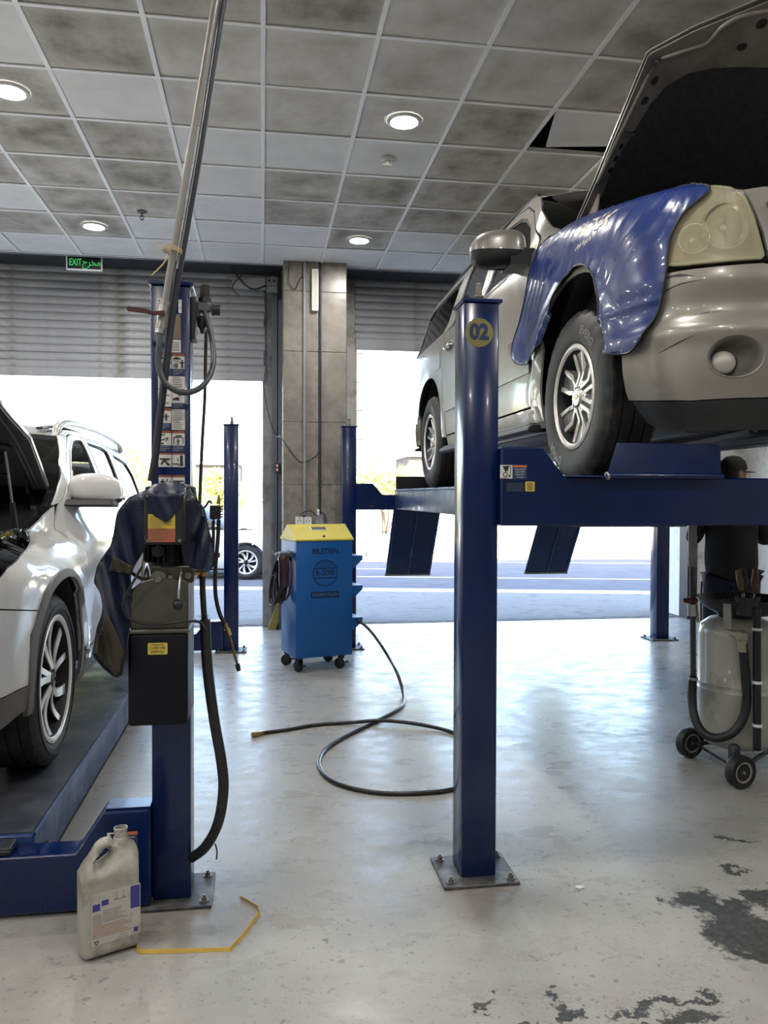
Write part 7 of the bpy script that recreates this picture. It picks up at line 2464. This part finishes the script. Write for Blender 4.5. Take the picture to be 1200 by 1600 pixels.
# ------------------------------------------------------------------ waste oil drainer
dr = thing('oil_drainer', 'pale grey wheeled waste oil drainer tank with suction hose at the right', 'oil drainer', (2.63, 4.06, 0))
M_tank = mat('tank_pale_grey', (0.40, 0.40, 0.36), 0.3, var=0.06, vscale=4, coat=0.3, dirt=(0.22, 0.21, 0.18), dirt_amt=0.3, dirt_scale=4)
T = Matrix.Identity(4)
obj('tank', lathe(bmesh.new(), [(0, 0.10), (0.10, 0.105), (0.17, 0.13), (0.205, 0.18), (0.207, 0.43), (0.212, 0.437), (0.207, 0.444), (0.207, 0.465), (0.212, 0.472), (0.207, 0.479), (0.207, 0.74), (0.195, 0.79), (0.15, 0.825), (0.08, 0.84), (0, 0.845)], 48, T), M_tank, dr, 50)
bm = tube(bmesh.new(), [(-0.17, 0.13, 0.085), (-0.19, -0.32, 0.085)], 0.012, 8, 1)
tube(bm, [(-0.17, 0.13, 0.085), (0.1, 0.10, 0.10), (0.25, 0.0, 0.085)], 0.012, 8, 4)
tube(bm, [(-0.19, -0.32, 0.085), (0.05, -0.15, 0.10), (0.25, 0.0, 0.085)], 0.012, 8, 4)
box(bm, (-0.155, -0.22, 0.14), (0.05, 0.05, 0.1), 0.01)
fr_ = obj('frame', bm, M_darksteel, dr, 40)
for (x, y) in ((-0.19, 0.16), (-0.19, -0.33)):
    mw = Matrix.Translation((x, y, 0.085)) @ Matrix.Rotation(math.radians(-62), 4, 'Z') @ Matrix.Rotation(PI / 2, 4, 'X')
    mw = Matrix.Translation((x, y, 0.085)) @ Matrix.Rotation(math.radians(12), 4, 'Z') @ Matrix.Rotation(PI / 2, 4, 'X')
    wl = obj('wheel', lathe(bmesh.new(), [(0, -0.02), (0.05, -0.022), (0.08, -0.026), (0.085, -0.018), (0.085, 0.018), (0.08, 0.026), (0.05, 0.022), (0, 0.02)], 30, mw), M_black, dr, 40)
    obj('wheel_rim', lathe(bmesh.new(), [(0.044, 0.0225), (0.050, 0.0265), (0.055, 0.0255)], 30, mw), mat('rim_grey', (0.22, 0.22, 0.21), 0.5), wl, 40)
    obj('axle_nut', lathe(bmesh.new(), [(0, 0.03), (0.008, 0.03), (0.010, 0.02)], 10, mw), M_steel, wl, 40)
obj('collar', lathe(bmesh.new(), [(0.10, 0.83), (0.12, 0.86), (0.11, 0.88), (0.09, 0.86)], 24, close=True), M_darksteel, dr, 40)
tr_ = obj('tool_tray', lathe(bmesh.new(), [(0.02, 0.862), (0.14, 0.868), (0.20, 0.90), (0.235, 0.945), (0.245, 0.945), (0.21, 0.89), (0.145, 0.856), (0.02, 0.85)], 40, Matrix.Translation((0.02, -0.02, 0)), close=True), mat('tray_dark', (0.03, 0.032, 0.035), 0.4, 0.3), dr, 40)
for a in (2.6, 3.9, 5.4):
    obj('tray_strut', prism(bmesh.new(), [(0.20, 0.79), (0.215, 0.79), (0.235, 0.93), (0.215, 0.93)], lambda p, q, k, a=a: Matrix.Rotation(a, 4, 'Z') @ Vector((p, k, q)), -0.02, 0.02), mat('strut_grey', (0.30, 0.30, 0.29), 0.5), dr, 0)
# suction lance on the left with valve and hose
lx = Vector((-0.245, 0.04, 0))
lo = lambda x, y, z: Vector((x, y, z)) - Vector((2.63, 4.06, 0))
P_ = lambda p: Vector(p) - Vector((2.63, 4.06, 0))
ln = obj('suction_tube', cyl(bmesh.new(), P_((2.358, 4.050, 0.497)), P_((2.347, 4.050, 1.136)), 0.0155, 16), mat('tube_dark_grey', (0.05, 0.05, 0.055), 0.35, 0.4, var=0.2), dr, 50)
bm = cyl(bmesh.new(), P_((2.347, 4.050, 1.119)), P_((2.344, 4.050, 1.377)), 0.0225, 18)
for yy in (840, 857, 879):
    q = P_((2.347, 4.050, 1.140)) + Vector((0, 0, (879 - yy) * 0.0034))
    cyl(bm, q, q + Vector((0, 0, 0.012)), 0.026, 18)
obj('tube_handle', bm, mat('handle_grey', (0.21, 0.21, 0.20), 0.45, 0.2, var=0.15), ln, 40)
bm = box(bmesh.new(), P_((2.332, 4.040, 0.9324)), (0.085, 0.03, 0.025), 0.008)
obj('valve_lever', bm, mat('valve_red', (0.10, 0.012, 0.012), 0.45), ln, 30)
obj('valve_body', cyl(bmesh.new(), P_((2.350, 4.050, 0.8456)), P_((2.349, 4.050, 0.9095)), 0.027, 16), M_steel, ln, 40)
obj('hose_clip', cyl(bmesh.new(), P_((2.358, 4.050, 0.5041)), P_((2.358, 4.050, 0.4899)), 0.026, 16), M_steel, ln, 40)
hp = [(2.358, 4.050, 0.5148), (2.346, 4.040, 0.3931), (2.339, 4.000, 0.2978), (2.349, 3.940, 0.234), (2.391, 3.880, 0.2156), (2.458, 3.840, 0.2487), (2.513, 3.830, 0.3209), (2.538, 3.830, 0.4223), (2.529, 3.830, 0.5418), (2.516, 3.830, 0.6783), (2.512, 3.830, 0.7294)]
obj('suction_hose', tube(bmesh.new(), [P_(p) for p in hp], 0.0235, 14), M_black, dr, 60)
bm = cyl(bmesh.new(), P_((2.512, 3.830, 0.6852)), P_((2.508, 3.830, 0.7465)), 0.024, 16)
box(bm, P_((2.504, 3.830, 0.7669)), (0.055, 0.05, 0.06), 0.012)
cyl(bm, P_((2.504, 3.830, 0.7669)) + Vector((0, 0, 0.0)), P_((2.504, 3.830, 0.7669)) + Vector((0.0, 0.12, 0.0)), 0.02, 12)
obj('hose_elbow', bm, mat('elbow_cream', (0.34, 0.32, 0.24), 0.4, 0.3), dr, 40)
obj('level_tube', cyl(bmesh.new(), P_((2.580, 3.800, 0.167)), P_((2.570, 3.800, 0.9191)), 0.021, 16), mat('level_tube_black', (0.012, 0.013, 0.016), 0.3), dr, 50)
for yy in (0, 1, 2):
    q = P_(((2.576, 3.800, 0.5201), (2.579, 3.800, 0.2928), (2.572, 3.800, 0.801))[yy])
    obj('tube_clip', cyl(bmesh.new(), q, q + Vector((0, 0, 0.014)), 0.026, 16), M_white, dr, 40)
pot = obj('tool_cup', lathe(bmesh.new(), [(0.035, 0.0), (0.055, 0.005), (0.062, 0.10), (0.056, 0.10), (0.05, 0.012), (0, 0.012)], 22, Matrix.Translation(P_((2.556, 3.860, 0.87)))), mat('cup_black', (0.015, 0.016, 0.02), 0.4), dr, 40)
cup = Vector(P_((2.555, 3.860, 0.8836))) + Vector((2.63, 4.06, 0))
tools = [(-0.030, -0.02, -0.14, 0.07, 'wooden_handle', (0.11, 0.065, 0.02), 'screwdriver with amber handle standing leftmost in the drainer tool cup'),
         (-0.005, 0.02, -0.02, 0.02, 'dark_handle', (0.02, 0.02, 0.025), 'black handled screwdriver in the middle of the drainer tool cup'),
         (0.020, -0.02, 0.08, 0.04, 'orange_handle', (0.10, 0.035, 0.01), 'orange brown handled screwdriver on the right in the drainer tool cup')]
for dx, dy, lx_, ly_, mn, col_, lb in tools:
    s_ = thing('screwdriver', lb, 'screwdriver', (cup.x + dx, cup.y + dy, cup.z + 0.02), 0, 'screwdrivers in the tool cup')
    ax2 = Vector((lx_, ly_, 1)).normalized()
    obj('blade', cyl(bmesh.new(), ax2 * 0.0, ax2 * 0.085, 0.003, 8), M_steel, s_, 30)
    bm = tube(bmesh.new(), [ax2 * 0.10, ax2 * 0.12, ax2 * 0.16, ax2 * 0.20, ax2 * 0.215], lambda t: 0.008 + 0.010 * math.sin(min(1, t * 1.3) * PI * 0.8), 10, 4)
    obj('handle', bm, mat(mn, col_, 0.4), s_, 60)
gl = thing('work_gloves', 'pair of dark crumpled work gloves lying in the drainer tray', 'gloves', (2.56, 4.02, 0.905))
rnd = random.Random(4)
for g in range(2):
    bm = bmesh.new()
    bx0 = -0.05 + g * 0.12
    blobbox(bm, (bx0, 0, 0.01), (0.10, 0.09, 0.045), 0.9, 16)
    for k in range(4):
        tube(bm, [(bx0 + 0.02 - k * 0.022, -0.02, 0.01), (bx0 + 0.03 - k * 0.026, -0.065, 0.03 + 0.01 * rnd.random()), (bx0 + 0.035 - k * 0.03, -0.10, 0.012)], 0.0115, 8, 4)
    tube(bm, [(bx0 + 0.04, 0.01, 0.01), (bx0 + 0.07, -0.02, 0.03), (bx0 + 0.075, -0.045, 0.02)], 0.012, 8, 4)
    obj('glove', bm, mat('glove_dark', (0.06, 0.058, 0.055), 0.85, var=0.35, vscale=25, bump=0.5), gl, 60)

# ------------------------------------------------------------------ blue fender cover on the silver SUV
S = SILVER_SKIN
cov = thing('fender_cover', 'shiny blue vinyl fender cover spread over the wing of the raised silver SUV', 'fender cover', (1.5, 3.6, 2.2))
M_cov = mat('blue_vinyl', (0.012, 0.028, 0.13), 0.30, var=0.12, vscale=5, coat=0.25, rvar=0.06, bump=0.22, bscale=11)


def ztop(t, zf=1.207):
    k = 0.32 / (0.32 + 0.20 * sm(0.2, 1.5, t))
    return 0.9 + (zf - 0.9) / k


topl = [(t, ztop(t)) for t in (1.56, 1.42, 1.27, 1.12, 0.97, 0.82, 0.67, 0.53, 0.40, 0.30, 0.22)]
cpoly = topl + [(0.14, 1.175), (0.07, 1.160), (0.036, 1.128), (0.072, 1.092), (0.111, 1.068), (0.163, 1.022), (0.20, 0.94), (0.208, 0.865), (0.205, 0.788), (0.225, 0.693), (0.257, 0.624), (0.293, 0.545), (0.345, 0.507), (0.44, 0.517), (0.575, 0.555),
                (0.578, 0.655), (0.588, 0.774), (0.655, 0.90), (0.765, 0.985), (0.887, 1.012), (1.00, 0.985), (1.10, 0.92), (1.19, 0.83), (1.28, 0.765), (1.35, 0.715), (1.43, 0.675), (1.50, 0.655), (1.58, 0.66), (1.66, 0.682), (1.765, 0.73), (1.800, 0.790), (1.755, 0.85), (1.665, 0.93), (1.585, 1.03), (1.545, 1.145), (1.535, 1.27)]
cpoly = rounded(cpoly, 0.03, 2)


def wrinkle(t, z):
    n1 = noise.noise(Vector((t * 3.1, z * 3.1, 0.4)))
    n2 = noise.noise(Vector((t * 8.0 + 4 * z, z * 5.0, 2.2)))
    hi = sm(0.78, 1.1, z)
    w1 = sm(0.1, 0.6, noise.noise(Vector((t * 2.3, z * 2.0, 7.7))) + 0.35)
    a = 0.0085 * (1 - abs(math.sin(15 * t + 19 * z + 5 * n1))) ** 2.2 * w1 * (0.3 + 0.7 * hi)
    b = 0.0065 * (1 - abs(math.sin(34 * t + 25 * z + 6 * n1 + 2 * n2))) ** 2 * hi * (1.1 - w1)
    c = 0.010 * n1 + 0.003 * n2
    # stitched seam and the loose lobes at the lower corners
    seam = 0.006 * math.exp(-((z - 0.70) / 0.010) ** 2) * sm(0.62, 0.56, t)
    lobe = 0.03 * sm(0.92, 0.70, z) * sm(1.35, 1.6, t) * (0.6 + 0.4 * math.sin(16 * t))
    lob2 = 0.022 * sm(0.70, 0.52, z) * sm(0.62, 0.5, t)
    return -(0.016 + a + b + c * 0.6 + seam + lobe + lob2)


vo, fo = cdt(dense(cpoly, 0.014), 0.016)
cf = lambda t, z, d: Vector(S.world(t, z, wrinkle(t, z) + d))
obj('sheet', map_sheet(bmesh.new(), vo, fo, cf, -0.0012, 0.0012), M_cov, cov, 180, world=True)
obj('piping', tube(bmesh.new(), [cf(t, z, -0.001) for t, z in dense(cpoly, 0.02)], 0.0042, 6, 1, closed=True), M_black, cov, 60, world=True)
M_logo = mat('worn_cream_print', (0.50, 0.46, 0.34), 0.5, var=0.3, vscale=40)
bm = bmesh.new()
lettering(bm, 'WITEX', 0.125, lambda a, b: cf(0.755 - a, 1.158 + b * 0.75 - a * 0.14, -0.0026), 0.004, 0.85, 0.25)
obj('printed_logo', bm, M_logo, cov, 0, world=True, normals=False)
bm = bmesh.new()
for k in range(9):
    t = 0.90 - k * 0.021
    z = 1.082 + 0.006 * math.sin(k * 2.1)
    prism(bm, [(t, z), (t - 0.010, z + 0.002), (t - 0.008 - 0.004 * (k % 2), z + 0.020), (t - 0.002, z + 0.014 + 0.006 * (k % 3))], lambda a, b, d: cf(a, b, d), -0.0026, -0.0018)
obj('printed_line', bm, M_logo, cov, 0, world=True)

# ------------------------------------------------------------------ mechanic beside the raised SUV
def skin_mesh(verts, edges, radii, root=0, sub=2):
    me = bpy.data.meshes.new('limb')
    me.from_pydata(verts, edges, [])
    o = bpy.data.objects.new('limb', me)
    COL.objects.link(o)
    sk = o.modifiers.new('skin', 'SKIN')
    sk.use_smooth_shade = True
    for i, r in enumerate(radii):
        v = me.skin_vertices[0].data[i]
        v.radius = r if isinstance(r, tuple) else (r, r)
        v.use_root = i == root
    ss = o.modifiers.new('sub', 'SUBSURF')
    ss.levels = ss.render_levels = sub
    bpy.context.view_layer.update()
    dg = bpy.context.evaluated_depsgraph_get()
    out = bpy.data.meshes.new_from_object(o.evaluated_get(dg))
    bpy.data.objects.remove(o)
    bpy.data.meshes.remove(me)
    return out


man = thing('person', 'person in black top, dark trousers and cap standing behind the oil drainer', 'person', (3.50, 5.5, 0), math.radians(-18))
# local frame: +Y is where the body faces (away from the camera), X to his right
J = {'pelvis': (0, 0, 0.96), 'waist': (0, 0.0, 1.10), 'chest': (0, 0.0, 1.33), 'top': (0, -0.01, 1.47), 'neck': (0, 0.0, 1.54), 'skull': (0.01, 0.02, 1.66)}
V, E_, R = [], [], []


def addv(p, r, link_=None):
    V.append(p)
    R.append(r)
    if link_ is not None:
        E_.append((link_, len(V) - 1))
    return len(V) - 1


pv = addv(J['pelvis'], (0.155, 0.115))
wa = addv(J['waist'], (0.15, 0.11), pv)
ch = addv(J['chest'], (0.165, 0.125), wa)
tp = addv(J['top'], (0.10, 0.085), ch)
nk = addv(J['neck'], 0.058, tp)
sk_ = addv(J['skull'], 0.062, nk)
hand_roots = []
for s in (-1, 1):
    sh1 = addv((s * 0.17, -0.01, 1.45), 0.075, tp)
    elb = addv((s * 0.27, 0.03, 1.17), 0.046, sh1)
    wr = addv((s * 0.20, 0.25, 1.25), 0.031, elb)
    hp_ = addv((s * 0.17, 0.32, 1.285), (0.040, 0.022), wr)
    hand_roots.append((s, hp_))
    hip = addv((s * 0.095, 0.0, 0.90), 0.095, pv)
    kn = addv((s * 0.115, 0.02, 0.50), 0.058, hip)
    an = addv((s * 0.125, -0.02, 0.09), 0.040, kn)
    toe = addv((s * 0.145, 0.15, 0.045), 0.036, an)
body_me = skin_mesh(V, E_, R, pv)
bm = bmesh.new()
bm.from_mesh(body_me)
bpy.data.meshes.remove(body_me)
# head, with brow, nose, mouth, chin and ears, turned to his right
HR = Matrix.Translation((0.015, 0.02, 1.665)) @ Matrix.Rotation(math.radians(-62), 4, 'Z')


def headf(p):
    q = Vector(p)
    q.x *= 1 - 0.16 * sm(0.02, -0.12, q.z)
    q.y += 0.018 * sm(-0.02, -0.11, q.z)
    return HR @ q


blobbox(bm, (0, 0, 0), (0.155, 0.195, 0.235), 0.9, 28, headf)
blobbox(bm, (0, 0.102, -0.012), (0.030, 0.040, 0.050), 1.0, 12, lambda p: HR @ Vector(p))
blobbox(bm, (0, 0.085, 0.028), (0.105, 0.03, 0.018), 1.0, 12, lambda p: HR @ Vector(p))
blobbox(bm, (0, 0.094, -0.058), (0.05, 0.02, 0.018), 1.0, 12, lambda p: HR @ Vector(p))
for s in (-1, 1):
    blobbox(bm, (s * 0.080, -0.005, -0.005), (0.022, 0.035, 0.062), 0.9, 12, lambda p: HR @ Vector(p))
# fingers: four unequal bent ones and a thumb from the side of the palm
for s, hp_ in hand_roots:
    b0 = Vector(V[hp_])
    for k, ln_ in enumerate((0.072, 0.080, 0.075, 0.060)):
        o0 = b0 + Vector((s * (0.027 - 0.018 * k), 0.03, 0.0))
        tube(bm, [o0 - Vector((0, 0.03, 0)), o0 + Vector((0, ln_ * 0.45, 0.012)), o0 + Vector((-s * 0.004, ln_ * 0.75, -0.010)), o0 + Vector((-s * 0.008, ln_ * 0.8, -0.034))], 0.0085, 8, 4)
    tube(bm, [b0 + Vector((-s * 0.015, -0.02, 0)), b0 + Vector((-s * 0.048, 0.01, 0.008)), b0 + Vector((-s * 0.054, 0.045, 0.0))], 0.0095, 8, 4)
M_skin = mat('skin_tan', (0.24, 0.13, 0.08), 0.5, var=0.1, vscale=12)
body = obj('body', bm, M_skin, man, 60)
rm_ = body.modifiers.new('fuse', 'REMESH')
rm_.mode = 'VOXEL'
rm_.voxel_size = 0.0075
rm_.use_smooth_shade = True
for s in (-1, 1):
    obj('eye', blobbox(bmesh.new(), (s * 0.030, 0.090, 0.008), (0.026, 0.02, 0.015), 1.0, 12, lambda p: HR @ Vector(p)), mat('eye_white', (0.7, 0.7, 0.68), 0.2), man, 60)
# T-shirt and trousers follow the body a little further out
shirt = skin_mesh([(0, 0, 0.78), (0, 0, 1.08), (0, 0, 1.33), (0, -0.01, 1.47), (-0.175, -0.01, 1.45), (-0.27, 0.03, 1.17), (0.175, -0.01, 1.45), (0.27, 0.03, 1.17), (0, 0, 1.515), (-0.20, 0.26, 1.25), (0.20, 0.26, 1.25)],
                  [(0, 1), (1, 2), (2, 3), (3, 4), (4, 5), (3, 6), (6, 7), (3, 8), (5, 9), (7, 10)], [(0.215, 0.165), (0.205, 0.155), (0.205, 0.158), (0.13, 0.105), 0.094, 0.062, 0.094, 0.062, 0.072, 0.046, 0.046], 0)
bm = bmesh.new()
bm.from_mesh(shirt)
for v in bm.verts:
    v.co += v.normal * 0.006 * noise.noise(v.co * 9)
obj('shirt', bm, mat('black_cotton', (0.010, 0.011, 0.014), 0.85, var=0.3, vscale=10), man, 180)
M_trous = mat('dark_trousers', (0.014, 0.016, 0.035), 0.8, var=0.3, vscale=9)
tr2 = skin_mesh([(0, 0, 0.98), (-0.098, 0, 0.88), (-0.118, 0.02, 0.50), (-0.128, -0.015, 0.08), (0.098, 0, 0.88), (0.118, 0.02, 0.50), (0.128, -0.015, 0.08)],
                [(0, 1), (1, 2), (2, 3), (0, 4), (4, 5), (5, 6)], [(0.168, 0.125), 0.112, 0.082, 0.068, 0.112, 0.082, 0.068], 0)
bm = bmesh.new()
bm.from_mesh(tr2)
obj('trousers', bm, M_trous, man, 180)
for s in (-1, 1):
    obj('side_stripe', tube(bmesh.new(), [(s * 0.208, 0.005, 0.86), (s * 0.207, 0.02, 0.68), (s * 0.204, 0.02, 0.50), (s * 0.2, 0.0, 0.28), (s * 0.198, -0.015, 0.10)], 0.008, 6), mat('violet_stripe', (0.10, 0.08, 0.14), 0.6), man, 60)
    bm = blobbox(bmesh.new(), (s * 0.142, 0.07, 0.05), (0.10, 0.27, 0.11), 0.75, 18)
    for v in bm.verts:
        v.co.z = max(v.co.z, 0.002) if v.co.y < 0.07 else max(0.002, v.co.z - 0.02 * sm(0.07, 0.2, v.co.y))
    obj('shoe', bm, mat('work_shoe', (0.015, 0.014, 0.013), 0.6), man, 60)
M_capd = mat('cap_black', (0.012, 0.012, 0.014), 0.8, var=0.2)
bm = lathe(bmesh.new(), [(0.002, 0.118), (0.05, 0.108), (0.085, 0.075), (0.098, 0.03), (0.098, 0.01)], 28, HR @ Matrix.Translation((0, -0.005, 0.035)) @ Matrix.Diagonal((0.92, 1.10, 1, 1)))
cp = obj('cap', bm, M_capd, man, 60)
bm = prism(bmesh.new(), [(-0.085, 0.03), (-0.080, 0.10), (-0.05, 0.165), (0, 0.185), (0.05, 0.165), (0.080, 0.10), (0.085, 0.03)], lambda a, b, d: HR @ Vector((a, b, 0.040 + d - 1.5 * a * a - 0.12 * (b - 0.05))), 0, 0.005)
obj('cap_brim', bm, mat('brim_olive', (0.10, 0.095, 0.06), 0.7), cp, 40)
obj('hair', lathe(bmesh.new(), [(0.094, 0.05), (0.0935, 0.02), (0.086, -0.02), (0.070, -0.055)], 24, HR @ Matrix.Translation((0, -0.008, 0.0)) @ Matrix.Diagonal((0.88, 1.04, 1, 1)), PI * 1.05, PI * 1.95), mat('dark_hair', (0.012, 0.010, 0.009), 0.7), man, 60)

# ------------------------------------------------------------------ white saloon passing on the road
_c_side = tab((0.18, 0.08), (0.3, 0.02), (0.5, 0.0), (0.75, 0.0), (0.86, 0.02), (0.92, 0.06), (1.1, 0.14), (1.35, 0.26), (1.43, 0.36))
_c_front = tab((0.18, 0.06), (0.35, 0.0), (0.55, 0.0), (0.68, 0.06), (0.75, 0.16), (0.80, 0.32))
C_PLAN = [(0, 0), (0.02, 0.3), (0.07, 0.52), (0.17, 0.69), (0.33, 0.80), (0.6, 0.86), (1.0, 0.88), (2.3, 0.88), (3.7, 0.86), (4.25, 0.78), (4.5, 0.6), (4.58, 0.3), (4.6, 0)]
_c_hood = tab((0.18, 0.08), (0.3, 0.02), (0.5, 0.0), (0.68, 0.0), (0.76, 0.03), (0.82, 0.10), (0.86, 0.24), (0.90, 0.45))


def c_side(t, z):
    w_ = sm(1.2, 1.5, t) * (1 - sm(3.7, 4.0, t))
    zz = z if z < 0.6 else 0.6 + (z - 0.6) * (1 - 0.16 * sm(3.6, 4.1, t))
    return _c_side(z) * w_ + _c_hood(zz) * (1 - w_)


SC = Skin(4.6, C_PLAN, c_side, lambda t, z: _c_front(z), lambda t, z: _c_front(z * 0.9), (0.92, 3.58), 0.36, 0.32, 0.012, side=-1)
sal = thing('passing_saloon', 'white saloon car passing on the road outside the left door', 'car', (0.78, 15.25, -0.03), math.radians(90 - 12.4))
M_salw = mat('saloon_white', (0.70, 0.70, 0.70), 0.25, coat=0.6, var=0.02)
a1, a2 = ellipse(0.92, 0.32, 0.37, 0.37, PI, 0, 18), ellipse(3.58, 0.32, 0.37, 0.37, PI, 0, 18)
panel(sal, 'flank', SC, [(SC.t0, 0.22), (0.52, 0.20), (0.55, 0.32)] + a1[1:-1] + [(1.29, 0.20), (3.21, 0.20)] + a2[1:-1] + [(3.95, 0.22), (SC.t1, 0.25), (SC.t1, 0.90), (3.9, 0.925), (3.72, 0.93), (1.40, 0.90), (1.1, 0.86), (0.5, 0.82), (SC.t0, 0.76)], M_salw, 0.12, merge=True, fine=0.06)
panel(sal, 'side_glass', SC, [(1.46, 0.925), (2.05, 1.33), (2.5, 1.40), (3.1, 1.39), (3.62, 1.10), (3.70, 0.945)], M_glassd, 0.15, 0.005, 0.006, fine=0.06)
greenhouse(sal, SC, [(1.35, 0.89), (1.70, 1.14), (2.05, 1.345)], [(2.05, 1.345), (2.5, 1.42), (3.1, 1.41), (3.62, 1.13), (3.85, 0.94)], M_salw, M_glassd, 0.12, (0.01, 0.02, 0.05))
for s in (-1, 1):
    bm = bmesh.new()
    for i in range(5):
        pass
    bm = prism(bmesh.new(), [(s * 0.0, 0.5), (s * 0.72, 0.55), (s * 0.78, 1.35), (s * 0.0, 1.35)], lambda a, b, d: Vector((a, b, d + 0.04 * (1 - (a / 0.8) ** 2))), 0.80, 0.83)
    obj('bonnet', bm, M_salw, sal, 30)
obj('underbody', bx(-0.72, 0.72, 0.3, 4.3, 0.16, 0.5, 0.02), M_under, sal, 0)
for ax in (0.92, 3.58):
    for s in (1, -1):
        wheel(sal, s * 0.76, ax, 0.32, s, 0.32, 0.2, 0.215, 'multi')
